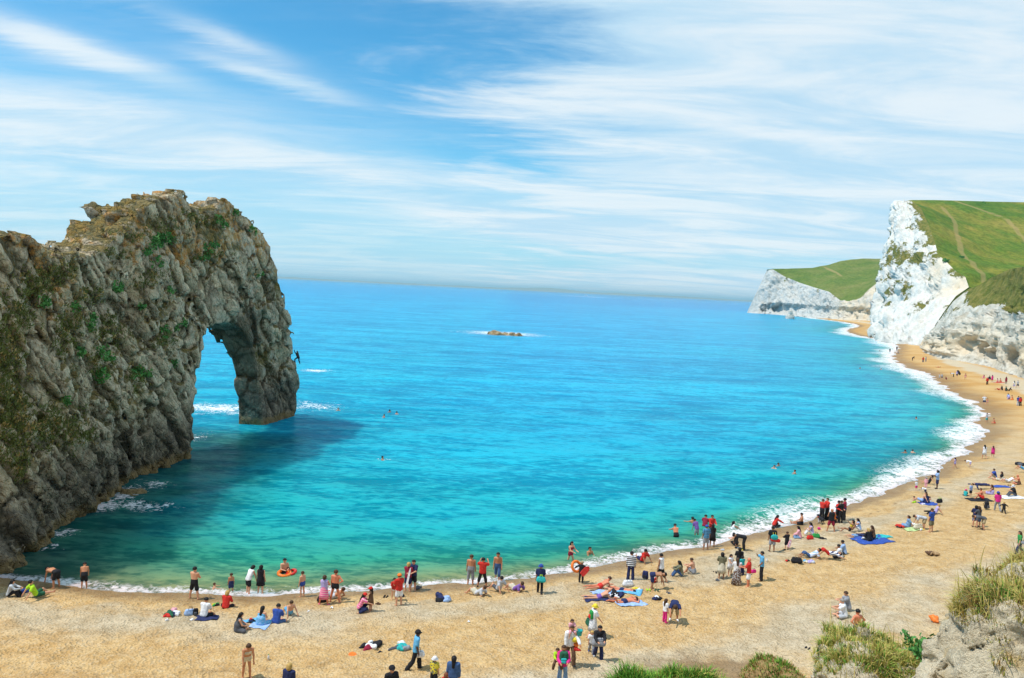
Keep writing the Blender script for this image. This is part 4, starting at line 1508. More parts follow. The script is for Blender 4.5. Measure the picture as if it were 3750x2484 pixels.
def bank(name, label, px0, px1, py, Y, n, lens, mix, width=.012, drop=.42):
    """grassy hump low on the slope, only its top in the picture"""
    a, b_ = PY(px0, py, Y), PY(px1, py, Y)
    cx, hw = (a.x + b_.x) / 2, (b_.x - a.x) / 2
    cz = (a.z + b_.z) / 2 - drop
    me, V, Q = sdf_rock(name, (cx - hw - .8, Y - 1.6, cz - 2.2), (cx + hw + .8, Y + 2.2, cz + .9), .11, [(cx, Y + .2, cz - 1.4, hw + .1, 1.3, 1.45)], 711 + int(px0), (), .7)
    set_attr(me, 'top', np.ones(len(V)))
    m = bpy.data.materials['earth_slope']
    o = link(name, me, m)
    tag(o, label, 'grass bank')
    grow('grass_cover', V, Q, n, (cx - hw - .3, cx + hw + .3, Y - 1.1, Y + 1.4), lens, mix, (-.04, -.04), o, .2, .4, width)
    return o


bank('grass_bank', 'fresh green grass bank at the bottom edge right of the middle', 2150, 2760, 2466, 19.5, 9500, (.38, .85), [0, 0, 0, 2, 0, 0, 1, 0])
bank('scrub_bank', 'low green scrub on brown earth left of the grassy chalk knoll', 2730, 2985, 2445, 20.0, 3000, (.07, .24), [0, 0, 2, 0, 3, 3, 0, 0], .012, .16)


def leafy_plant(name, label, px, py, Y, hgt, n=60):
    c = PY(px, py, Y)
    root = empty(name, (c.x, c.y, c.z - hgt))
    tag(root, label, 'plant')
    leaves, vs, fs = [], [], []
    for k in range(9):
        a = k * 2.4
        r = .15 + .32 * rng.random()
        tip = np.array([c.x + math.cos(a) * r, c.y + math.sin(a) * r, c.z - hgt * .35 * rng.random()])
        base = np.array([c.x, c.y, c.z - hgt])
        i = len(vs)
        s_ = np.array([-math.sin(a), math.cos(a), 0]) * .012
        vs += [base - s_, base + s_, tip + s_ * .4, tip - s_ * .4, base + [0, 0, -.0] + np.array([math.cos(a), math.sin(a), 0]) * .012]
        fs += [(i, i + 1, i + 2, i + 3), (i + 1, i + 4, i + 2)]
        for f in (.45, .65, .85, 1.0):
            leaves.append((base * (1 - f) + tip * f, .10, 3, .10, .2, 0))
    link('stem', mesh_from('stem', vs, fs, False), LEAF_G, root)
    leaf_mesh('foliage', leaves, [LEAF_G], root)
    return root


leafy_plant('leafy_weed', 'broad leaved green weed growing between the knoll and the outcrop', 3362, 2318, 16.4, .55)
leafy_plant('leafy_weed', 'low green weed standing against the foot of the chalk outcrop', 3390, 2365, 15.6, .4)
# ================================================================== PEOPLE
COLS = dict(k=(.018, .018, .022), navy=(.022, .03, .10), blue=(.035, .085, .36), sky=(.13, .42, .68), lblue=(.33, .47, .74), teal=(.03, .42, .42), red=(.62, .035, .025), maroon=(.30, .02, .05),
            pink=(.80, .10, .30), lpink=(.82, .40, .45), hot=(.75, .03, .25), orange=(.85, .20, .03), yellow=(.78, .62, .05), lime=(.42, .72, .03), green=(.03, .30, .07), dgreen=(.02, .11, .06), white=(.80, .80, .82), cream=(.66, .60, .46),
            grey=(.30, .31, .34), lgrey=(.50, .52, .56), dgrey=(.09, .095, .11), khaki=(.40, .32, .19), brown=(.13, .07, .04), tan=(.38, .24, .12), olive=(.19, .18, .11), purple=(.20, .10, .36), lilac=(.45, .38, .66), jean=(.06, .12, .27), ljean=(.20, .33, .52), plime=(.46, .58, .26))
SKINS = dict(p=(.66, .33, .20), t=(.54, .23, .115), r=(.66, .22, .115), d=(.11, .05, .03), m=(.40, .19, .10))
HAIRS = dict(k=(.012, .010, .010), b=(.07, .035, .018), y=(.50, .32, .10), g=(.30, .27, .24), r=(.20, .06, .025))


def skin_mat(code):
    key = 'skin_' + code
    if key in bpy.data.materials:
        return bpy.data.materials[key]
    m, t, b = material(key, .55, .35)
    c = SKINS[code]
    n = t.noise(t.new('ShaderNodeTexCoord').outputs['Object'], 7.0, 3)
    t.l.new(t.mix(n, tuple(x * .85 for x in c), tuple(min(1, x * 1.12) for x in c)), b.inputs['Base Color'])
    b.inputs['Subsurface Weight'].default_value = 0.0
    return m


def cloth(spec):
    """'red' or a pattern: 'stripe.navy.white', 'check.navy.sky', 'floral.sky.white'"""
    f = spec.split('.')
    if len(f) == 1:
        return plain(COLS[f[0]])
    key = 'cloth_' + spec
    if key in bpy.data.materials:
        return bpy.data.materials[key]
    m, t, b = material(key, .85)
    oc = t.new('ShaderNodeTexCoord').outputs['Object']
    s = t.new('ShaderNodeSeparateXYZ')
    t.l.new(oc, s.inputs[0])
    c0, c1 = COLS[f[1]], COLS[f[2]]
    if f[0] == 'stripe':
        k = t.m('GREATER_THAN', t.m('FRACT', t.m('MULTIPLY', t.m('ADD', s.outputs[2], t.m('MULTIPLY', s.outputs[1], .35)), 8.5)), .5)
    elif f[0] == 'check':
        a = t.m('GREATER_THAN', t.m('FRACT', t.m('MULTIPLY', s.outputs[2], 9.0)), .5)
        c_ = t.m('GREATER_THAN', t.m('FRACT', t.m('MULTIPLY', s.outputs[0], 9.0)), .5)
        k = t.m('MULTIPLY', t.m('ADD', a, c_), .5)
    elif f[0] == 'half':                    # upper part one colour, lower part the other
        k = t.m('GREATER_THAN', s.outputs[2], 1.12)
    else:
        k = t.smooth(t.noise(oc, 14.0, 2), .50, .56)
    t.l.new(t.mix(k, c0, c1), b.inputs['Base Color'])
    return m


def V3(*a):
    return np.array(a, float)


def limb(pitch, out, side):
    p, o = R(pitch), R(out)
    return V3(side * math.sin(o), math.sin(p) * math.cos(o), -math.cos(p) * math.cos(o))


# legs: (thigh pitch, thigh out, shin pitch, shin out) left and right; torso pitch; head pitch; arms; origin
POSES = {
    'stand': (((3, 5, -3, 2), (1, 5, -3, 2)), 2, 4, 'down', 'feet'),
    'wide': (((4, 14, -2, 10), (0, 14, -3, 10)), 2, 2, 'down', 'feet'),
    'walk': (((24, 3, 4, 1), (-14, 3, -36, 1)), 5, 6, 'swing', 'feet'),
    'lean': (((8, 5, -3, 3), (0, 5, -6, 3)), 24, 34, 'dangle', 'feet'),
    'bend': (((12, 7, -8, 4), (8, 7, -8, 4)), 82, 92, 'dangle', 'feet'),
    'stoop': (((10, 5, -4, 3), (-4, 5, -8, 3)), 48, 66, 'dangle', 'feet'),
    'crouch': (((98, 12, -58, 4), (86, 12, -66, 4)), 26, 20, 'hold', 'feet'),
    'kneel': (((30, 6, -88, 2), (30, 6, -88, 2)), 30, 30, 'dangle', 'feet'),
    'crawl': (((8, 6, -88, 2), (8, 6, -88, 2)), 78, 62, 'dangle', 'pelvis'),
    'knees': (((124, 8, 32, 3), (120, 8, 30, 3)), 16, 16, 'hug', 'pelvis'),
    'cross': (((88, 38, 92, -72), (88, 38, 80, -70)), 14, 18, 'lap', 'pelvis'),
    'legs': (((93, 8, 86, 3), (96, 8, 84, 3)), 2, 10, 'lap', 'pelvis'),
    'lounge': (((112, 8, 44, 3), (94, 10, 84, 3)), -24, -8, 'prop', 'pelvis'),
    'loungek': (((128, 8, 34, 3), (122, 8, 38, 3)), -28, -6, 'prop', 'pelvis'),
    'recline': (((128, 8, 40, 3), (116, 10, 48, 3)), -58, -30, 'elbow', 'pelvis'),
    'supine': (((92, 7, 90, 3), (92, 7, 90, 3)), -88, -86, 'wide', 'pelvis'),
    'supinek': (((132, 7, 40, 3), (126, 7, 44, 3)), -88, -84, 'wide', 'pelvis'),
    'prone': (((-91, 7, -91, 3), (-91, 9, -91, 3)), 88, 84, 'pillow', 'pelvis'),
    'pronek': (((-91, 7, -100, 3), (-91, 9, -150, 3)), 86, 80, 'pillow', 'pelvis'),
    'proneup': (((-91, 7, -91, 3), (-91, 9, -91, 3)), 62, 40, 'fore', 'pelvis'),
    'swim': (((-20, 6, -40, 3), (-30, 6, -50, 3)), 26, -4, 'breast', 'pelvis'),
    'climb': (((60, 20, -10, 10), (10, 14, -20, 10)), 30, -10, 'up', 'feet'),
}
ARMS = {
    'down': ((4, 9, 12, 3), (0, 9, 14, 3)), 'swing': ((-24, 8, -2, 4), (26, 8, 40, 2)), 'dangle': ((12, 8, 10, 0), (22, 8, 16, 0)), 'hold': ((38, 8, 86, -16), (34, 8, 80, -16)),
    'hug': ((52, 12, 88, -34), (52, 12, 84, -30)), 'lap': ((28, 10, 62, -22), (24, 10, 66, -26)), 'prop': ((-40, 16, -30, 6), (-36, 16, -34, 8)), 'elbow': ((-30, 14, 62, 0), (-26, 14, 60, 0)),
    'wide': ((-60, 52, -80, 30), (-40, 44, 20, 20)), 'pillow': ((92, 52, 92, -62), (92, 52, 92, -58)), 'fore': ((28, 10, 88, -14), (28, 10, 88, -14)), 'breast': ((70, 30, 84, 6), (64, 34, 80, 10)),
    'up': ((150, 20, 165, 8), (120, 24, 150, 0)), 'akimbo': ((-10, 46, 6, -52), (-10, 46, 6, -52)), 'akimbo1': ((4, 9, 12, 3), (-12, 46, 6, -54)), 'fold': ((24, 14, 78, -62), (26, 14, 74, -60)),
    'photo': ((62, 26, 140, -22), (62, 26, 140, -22)), 'brow': ((4, 9, 30, -30), (70, 44, 150, -48)), 'carry': ((20, 12, 96, -30), (24, 10, 92, -30)), 'point': ((10, 9, 20, 0), (82, 30, 92, 20)), 'raise': ((110, 30, 140, 10), (20, 10, 40, 0)), 'reach': ((60, 10, 74, 0), (56, 10, 70, 0)),
    'hand1': ((46, 14, 60, 4), (4, 9, 14, 3)), 'phone': ((30, 8, 100, -18), (30, 8, 104, -20)), 'spread': ((10, 60, 20, 40), (10, 60, 20, 40)),
}


def skeleton(Ht, pose, arms):
    legs, tp, hp, darm, origin = POSES[pose]
    arms = ARMS[arms if arms != '-' else darm]
    child = np.clip((1.5 - Ht) / .7, 0, 1)
    hr = (.062 + .022 * child) * Ht                         # head radius
    up = lambda a: V3(0, math.sin(R(a)), math.cos(R(a)))
    td = up(tp)
    pel = V3(0, 0, 0)
    mid = pel + td * .12 * Ht
    tm = up(tp * .85 + hp * .15)
    sh = mid + tm * .185 * Ht
    neck = sh + up((tp + hp) / 2) * .035 * Ht
    hd = up(hp)
    head = neck + hd * (.045 * Ht + hr * .55)
    B = []                                                  # p0, p1, r0, r1, part, fraction along chain
    for s in (-1, 1):
        B.append((pel + V3(s * .05 * Ht, 0, 0), mid + V3(s * .048 * Ht, 0, 0), .062 * Ht, .052 * Ht, 'pelvis'))
        B.append((mid + V3(s * .045 * Ht, 0, 0), sh + V3(s * .075 * Ht, 0, 0) - tm * .02 * Ht, .053 * Ht, .05 * Ht, 'torso'))
    B.append((pel, mid, .064 * Ht, .06 * Ht, 'pelvis'))
    B.append((mid, sh - tm * .02 * Ht, .062 * Ht, .066 * Ht, 'torso'))
    B.append((sh - V3(0, 0, .01), neck + hd * .02 * Ht, .034 * Ht, .03 * Ht, 'neck'))
    B.append((head - hd * hr * .45 + np.cross(V3(1, 0, 0), hd) * -hr * .12, head + hd * hr * .22, hr * .80, hr * .98, 'head'))
    face = np.cross(hd, V3(1, 0, 0))                        # forward of the face
    face = face if face @ V3(0, math.cos(R(hp)), -math.sin(R(hp))) > 0 else -face
    B.append((head + face * hr * .85 + hd * hr * .05, head + face * hr * 1.06 - hd * hr * .18, hr * .13, hr * .17, 'head'))
    for s in (-1, 1):
        B.append((head + V3(s * hr * .95, 0, 0) - hd * hr * .1, head + V3(s * hr * 1.0, 0, 0) + hd * hr * .15 - face * hr * .08, hr * .14, hr * .16, 'head'))
    ends = []
    for s, lg in zip((-1, 1), legs):
        hip = pel + V3(s * .052 * Ht, 0, -.015 * Ht)
        a = limb(lg[0], lg[1], s)
        kn = hip + a * .245 * Ht
        b = limb(lg[2], lg[3], s)
        an = kn + b * .235 * Ht
        fd = V3(s * .25, 1, 0)
        if abs(b[1]) > .75:                                 # lying shin: foot points up or lies back
            fd = V3(s * .5, .15 * np.sign(b[1]), .9) if b[1] > 0 else V3(s * .2, -1, -.05)
        fd /= np.linalg.norm(fd)
        B.append((hip, kn, .052 * Ht, .033 * Ht, 'thigh'))
        B.append((kn, kn * .65 + an * .35 - V3(0, .006, 0), .033 * Ht, .034 * Ht, 'shin'))
        B.append((kn * .65 + an * .35 - V3(0, .006, 0), an, .034 * Ht, .022 * Ht, 'shin'))
        B.append((an - fd * .018 * Ht, an + fd * .085 * Ht + V3(0, 0, -.014 * Ht if abs(fd[2]) < .3 else 0), .023 * Ht, .017 * Ht, 'foot'))
        ends.append(an)
    hands = []
    for s, ar in zip((-1, 1), arms):
        so = sh + V3(s * .108 * Ht, 0, 0) - tm * .012 * Ht
        a = limb(ar[0], ar[1], s)
        el = so + a * .165 * Ht
        b = limb(ar[2], ar[3], s)
        wr = el + b * .145 * Ht
        B.append((sh + V3(s * .06 * Ht, 0, 0) - tm * .015 * Ht, so, .042 * Ht, .037 * Ht, 'shoulder'))
        B.append((so, el, .034 * Ht, .025 * Ht, 'uarm'))
        B.append((el, wr, .026 * Ht, .018 * Ht, 'farm'))
        B.append((wr, wr + b * .045 * Ht, .019 * Ht, .019 * Ht, 'hand'))
        hands.append((wr + b * .05 * Ht, b, s))
    low = min(min(p[2] - r, q[2] - r2) for p, q, r, r2, k in B)
    if origin == 'feet':
        o = (ends[0] + ends[1]) / 2
    else:
        o = pel.copy()
    off = V3(o[0], o[1] if origin == 'feet' else 0, low)
    B = [(p - off, q - off, r, r2, k) for p, q, r, r2, k in B]
    info = dict(head=head - off, hr=hr, hd=hd, face=face, sh=sh - off, tm=tm, pel=pel - off, mid=mid - off, hands=[(p - off, d, s) for p, d, s in hands], td=td, feet=[e - off for e in ends])
    return B, info


def field(bones, pts, k, infl=0.0):
    acc = None
    for (p, q, r, r2) in bones:
        d = q - p
        L = d @ d + 1e-9
        t = np.clip(((pts - p) @ d) / L, 0, 1)
        g = np.linalg.norm(pts - p - t[..., None] * d, axis=-1) - (r + (r2 - r) * t) - infl
        if acc is None:
            acc = g
        else:
            h_ = np.clip(.5 + .5 * (acc - g) / k, 0, 1)
            acc = acc * (1 - h_) + g * h_ - k * h_ * (1 - h_)
    return acc


def blob_mesh(bones, h, k=.03, infl=0.0, cut=None):
    lo = np.min([np.minimum(p - max(r, r2), q - max(r, r2)) for p, q, r, r2 in bones], 0) - infl - 2.2 * h
    hi = np.max([np.maximum(p + max(r, r2), q + max(r, r2)) for p, q, r, r2 in bones], 0) + infl + 2.2 * h
    ax = [np.arange(lo[i], hi[i] + h, h) for i in range(3)]
    G = np.stack(np.meshgrid(*ax, indexing='ij'), -1)
    f = field(bones, G, k, infl)
    if cut is not None:
        f = np.maximum(f, cut(G))
    V, Q = surface_nets(f, lo, h)
    return V, Q


def tube(p, dirs, r0, r1, n=5):
    pts = [np.array(p, float)]
    for d in dirs:
        pts.append(pts[-1] + d)
    vs, fs = [], []
    for i, q in enumerate(pts):
        d = pts[min(i + 1, len(pts) - 1)] - pts[max(i - 1, 0)]
        d = d / (np.linalg.norm(d) + 1e-9)
        a = np.cross(d, V3(.3, .5, .81))
        a /= np.linalg.norm(a) + 1e-9
        b = np.cross(d, a)
        r = r0 + (r1 - r0) * i / (len(pts) - 1)
        for j in range(n):
            t = 2 * math.pi * j / n
            vs.append(q + (a * math.cos(t) + b * math.sin(t)) * r)
    for i in range(len(pts) - 1):
        for j in range(n):
            a, b = i * n + j, i * n + (j + 1) % n
            fs.append((a, b, b + n, a + n))
    fs.append(tuple(range((len(pts) - 1) * n, len(pts) * n)))
    return vs, fs


def part_mesh(name, V, Q, mat, parent):
    me = mesh_from(name, V, Q)
    return link(name, me, mat, parent, world=False)


def lathe(rings, n=18):
    """rings: centre, axis-normal plane radius (rx, ry)"""
    vs, fs = [], []
    for (c, rx, ry, wav) in rings:
        for j in range(n):
            t = 2 * math.pi * j / n
            w = 1 + wav * math.sin(t * 7)
            vs.append((c[0] + rx * w * math.cos(t), c[1] + ry * w * math.sin(t), c[2]))
    for i in range(len(rings) - 1):
        for j in range(n):
            a, b = i * n + j, i * n + (j + 1) % n
            fs.append((a, b, b + n, a + n))
    return vs, fs


def make_person(px, py, Ht, face, pose, arms, skin, hair, top, bottom, extra, label):
    sub = extra.get('sub')
    if 'at' in extra:                                       # explicit place (carried children, climber, walkers on the hill)
        loc = extra['at']
    elif sub is not None:
        q = P(px, py, 0.0)
        loc = (q.x, q.y, -sub)
    else:
        q = ground(px, py)
        loc = (q.x, q.y, q.z - .01)
    dist = math.hypot(loc[0], loc[1])
    h = float(np.clip(.028 * dist / 45, .026, .046)) * (.85 + .15 * Ht / 1.7)
    B, I = skeleton(Ht, pose, arms)
    if sub is not None and pose == 'swim':                  # sub = how much shows above the water
        loc = (loc[0], loc[1], sub - (I['head'][2] + I['hr']))
    sk = skin_mat(skin)
    bones = [(p, q, r, r2) for p, q, r, r2, t in B]
    V, Q = blob_mesh(bones, h, .028 * Ht / 1.7)
    me = mesh_from('person', V, Q)
    me.materials.append(sk)
    if dist < 75:                                           # fingers, eyes and mouth: joined to the body mesh
        bm = bmesh.new()
        bm.from_mesh(me)
        def add(vs, fs, mi):
            bv = [bm.verts.new(v) for v in vs]
            for f in fs:
                try:
                    fc = bm.faces.new([bv[i] for i in f])
                    fc.material_index = mi
                    fc.smooth = True
                except ValueError:
                    pass
        for (p, d, s) in I['hands']:
            side = np.cross(d, V3(0, 0, 1) if abs(d[2]) < .9 else V3(0, 1, 0))
            side /= np.linalg.norm(side) + 1e-9
            pal = np.cross(side, d)
            for k, fl in enumerate((.040, .047, .044, .034)):
                L = fl * Ht / 1.7 * 1.05
                o = p - d * .012 + side * (k - 1.5) * .019 * Ht / 1.7
                vs, fs = tube(o, [d * L, d * L * .55 - pal * L * .30, d * L * .2 - pal * L * .3], .0095 * Ht / 1.7, .006)
                add(vs, fs, 0)
            vs, fs = tube(p - d * .035 - side * .02, [(-side * .75 + d * .6) * .030, (d - side * .1) * .026], .011 * Ht / 1.7, .007)
            add(vs, fs, 0)
        hr, hc = I['hr'], I['head']
        for s in (-1, 1):
            c = hc + I['face'] * hr * .93 + V3(s * hr * .36, 0, 0) + I['hd'] * hr * .06
            vs, fs = tube(c, [I['face'] * hr * .05], hr * .11, hr * .07, 6)
            add(vs, fs, 1)
        c = hc + I['face'] * hr * .84 - I['hd'] * hr * .52
        vs, fs = tube(c - V3(hr * .25, 0, 0), [V3(hr * .5, 0, 0)], hr * .07, hr * .07, 5)
        add(vs, fs, 2)
        bm.to_mesh(me)
        bm.free()
        me.materials.append(plain((.02, .015, .012), .4, 'eye'))
        me.materials.append(plain((.32, .08, .06), .6, 'lips'))
    root = link('person', me)
    root.location = loc
    root.rotation_euler = (0, 0, -R(face))
    tag(root, label, 'person', extra.get('group', 'people on the beach and in the water'))
    get = lambda *parts: [(p, q, r, r2) for p, q, r, r2, t in B if t in parts]

    def part_of(part, frac):
        out = []
        for p, q, r, r2, t in B:
            if t == part:
                out.append((p, p + (q - p) * frac, r, r + (r2 - r) * frac))
        return out

    def shins(frac):
        s_ = [b for b in B if b[4] == 'shin']
        out = []
        for a, b in ((s_[0], s_[1]), (s_[2], s_[3])):
            out.append((a[0], a[1], a[2], a[3]))
            if frac > .4:
                out.append((b[0], b[0] + (b[1] - b[0]) * frac, b[2], b[2] + (b[3] - b[2]) * frac * .3))
        return out

    low = pose in ('stand', 'wide', 'walk', 'lean', 'stoop')
    gi = .013 + .10 * h
    # --- lower garment
    if bottom:
        kind, col = bottom.split(':')
        m = cloth(col)
        waist = I['mid']
        if kind == 'briefs':
            bs = [(p, p + (q - p) * .62, r, r2) for p, q, r, r2 in get('pelvis')] + part_of('thigh', .14)
        elif kind == 'shorts':
            bs = [(p, p + (q - p) * .80, r, r2) for p, q, r, r2 in get('pelvis')] + [(p, q, r, r2 * 1.45) for p, q, r, r2 in part_of('thigh', .72)]
        elif kind == 'long':                            # knee-length
            bs = [(p, p + (q - p) * .80, r, r2) for p, q, r, r2 in get('pelvis')] + [(p, q, r, r2 * 1.3) for p, q, r, r2 in part_of('thigh', 1.0)] + [(p, p + (q - p) * .7, r * 1.2, r2 * 1.2) for p, q, r, r2 in shins(.1)]
        elif kind in ('trousers', 'leggings'):
            w = 1.22 if kind == 'trousers' else 1.02
            bs = get('pelvis') + [(p, q, r, r2 * w) for p, q, r, r2 in part_of('thigh', 1.0)] + [(p, q, r * w, r2 * w * (1.25 if kind == 'trousers' else 1)) for p, q, r, r2 in shins(.95)]
        else:
            bs = None
        if bs:
            Vg, Qg = blob_mesh(bs, h, .03, gi)
            part_mesh({'briefs': 'swimming_trunks', 'shorts': 'shorts', 'long': 'shorts', 'trousers': 'trousers', 'leggings': 'leggings'}[kind], Vg, Qg, m, root)
        if kind in ('skirt', 'maxi'):
            ln = .27 * Ht if kind == 'skirt' else .47 * Ht
            if low:
                k = I['pel'] - V3(0, 0, ln)
                rings = [(waist, .10 * Ht, .078 * Ht, 0), (I['pel'], .128 * Ht, .10 * Ht, .01), (I['pel'] * .5 + k * .5, .145 * Ht, .12 * Ht, .03), (k, (.165 if kind == 'skirt' else .185) * Ht, .15 * Ht, .05), (k + V3(0, 0, .01), .14 * Ht, .12 * Ht, .05)]
                vs, fs = lathe(rings)
                link('skirt', mesh_from('skirt', vs, fs), m, root, world=False)
            else:
                bs = [(p, q, r * 1.15, r2 * 1.6) for p, q, r, r2 in get('pelvis') + part_of('thigh', 1.0)]
                Vg, Qg = blob_mesh(bs, h, .08, gi + .01)
                part_mesh('skirt', Vg, Qg, m, root)
    # --- upper garment
    if top:
        kind, col = top.split(':')
        m = cloth(col)
        body = get('torso') + get('pelvis')
        if kind == 'tank':
            bs, nm = body, 'vest'
        elif kind == 'tee':
            bs, nm = body + get('shoulder') + [(p, q, r * 1.12, r2 * 1.5) for p, q, r, r2 in part_of('uarm', .62)], 't_shirt'
        elif kind in ('longs', 'jacket'):
            w = 1.12 if kind == 'longs' else 1.3
            bs, nm = body + get('shoulder') + [(p, q, r * w, r2 * w) for p, q, r, r2 in part_of('uarm', 1.0) + part_of('farm', .92)], 'jacket' if kind == 'jacket' else 'jumper'
        elif kind == 'bikini':
            t0 = [b for b in get('torso')]
            bs, nm = [(p + (q - p) * .55, p + (q - p) * .74, r, r2) for p, q, r, r2 in t0], 'bikini_top'
        elif kind == 'dress':
            bs, nm = body, 'dress'
        elif kind == 'suit':                            # wetsuit: all but head, hands and feet
            bs, nm = body + get('shoulder', 'uarm', 'thigh', 'shin', 'neck') + part_of('farm', .95), 'wetsuit'
        Vg, Qg = blob_mesh(bs, h, .03, gi + (.008 if kind in ('jacket', 'dress') else .003))
        part_mesh(nm, Vg, Qg, m, root)
        if kind == 'dress':
            if low:
                k = I['pel'] - V3(0, 0, .21 * Ht)
                vs, fs = lathe([(I['mid'], .112 * Ht, .088 * Ht, 0), (I['pel'], .13 * Ht, .105 * Ht, .01), (k, .155 * Ht, .13 * Ht, .04), (k + V3(0, 0, .012), .13 * Ht, .11 * Ht, .04)])
                link('skirt', mesh_from('skirt', vs, fs), m, root, world=False)
            else:
                Vg, Qg = blob_mesh([(p, q, r * 1.15, r2 * 1.6) for p, q, r, r2 in get('pelvis') + part_of('thigh', .9)], h, .08, gi + .01)
                part_mesh('skirt', Vg, Qg, m, root)
    # --- hair
    hc, hr, hd, fc = I['head'], I['hr'], I['hd'], I['face']
    style, hcol = hair[0], hair[1] if len(hair) > 1 else 'k'
    hh = h * .62
    if style != 'n':
        bs = [(hc - hd * hr * .12 - fc * hr * .16, hc + hd * hr * .24 - fc * hr * .06, hr * .97, hr * 1.03)]
        lowcut = {'s': -.12, 'b': -.75, 'l': -.8, 'p': -.15}[style]
        if style == 'l':
            bs.append((hc - fc * hr * .45, I['sh'] - fc * hr * .95 - I['tm'] * Ht * .06, hr * .85, hr * .55))
        if style == 'p':
            bs.append((hc - fc * hr * 1.0 + hd * hr * .35, hc - fc * hr * 1.35 - hd * hr * .9, hr * .36, hr * .22))
        if style == 'b':
            bs.append((hc - fc * hr * .2, hc - fc * hr * .35 - hd * hr * .6, hr * 1.0, hr * .95))

        def cut(G):
            a = (G - hc) @ fc / hr
            b = (G - hc) @ hd / hr
            face_side = np.minimum(a - .30, .48 - b)           # in front and below the hairline
            under = lowcut - b if style in ('s',) else (lowcut - b) if False else np.full(a.shape, -9.0)
            return np.maximum(face_side, under) * hr
        Vg, Qg = blob_mesh(bs, hh, .02, .006 + .1 * h, cut)
        part_mesh('hair', Vg, Qg, plain(HAIRS[hcol], .6, 'hair'), root)
    for key in ('cap', 'hat', 'helmet'):
        if key in extra:
            m = cloth(extra[key])
            bs = [(hc - hd * hr * .02 - fc * hr * .08, hc + hd * hr * .28 - fc * hr * .04, hr * 1.06, hr * 1.08)]
            if key == 'cap':
                bs.append((hc + fc * hr * .8 + hd * hr * .34, hc + fc * hr * 1.6 + hd * hr * .18, hr * .20, hr * .10))
                bs += [(hc + fc * hr * .8 + hd * hr * .34 + V3(s * hr * .45, 0, 0), hc + fc * hr * 1.45 + hd * hr * .18 + V3(s * hr * .3, 0, 0), hr * .16, hr * .08) for s in (-1, 1)]
            Vg, Qg = blob_mesh(bs, hh, .015, .012 + .1 * h, lambda G: (.22 - (G - hc) @ hd / hr) * hr)
            o = part_mesh(key, Vg, Qg, m, root)
            if key == 'hat':
                vs, fs = [], []
                n = 16
                side = V3(1, 0, 0)
                for r_, dz_ in ((.95, .24), (1.75, .10), (1.70, .04), (.95, .16)):
                    for j in range(n):
                        t = 2 * math.pi * j / n
                        vs.append(hc + hd * hr * dz_ + (side * math.cos(t) + fc * math.sin(t)) * hr * r_)
                for i in range(3):
                    for j in range(n):
                        a, b = i * n + j, i * n + (j + 1) % n
                        fs.append((a, b, b + n, a + n))
                link('brim', mesh_from('brim', vs, fs), m, o, world=False)
    if 'shoes' in extra:
        m = cloth(extra['shoes'])
        for fb in get('foot'):
            Vg, Qg = blob_mesh([fb], h * .6, .02, .012)
            part_mesh('shoe', Vg, Qg, m, root)
    return root, I


def to_world(root, v):
    c, s = math.cos(root.rotation_euler[2]), math.sin(root.rotation_euler[2])
    return Vector((root.location[0] + c * v[0] - s * v[1], root.location[1] + s * v[0] + c * v[1], root.location[2] + v[2]))


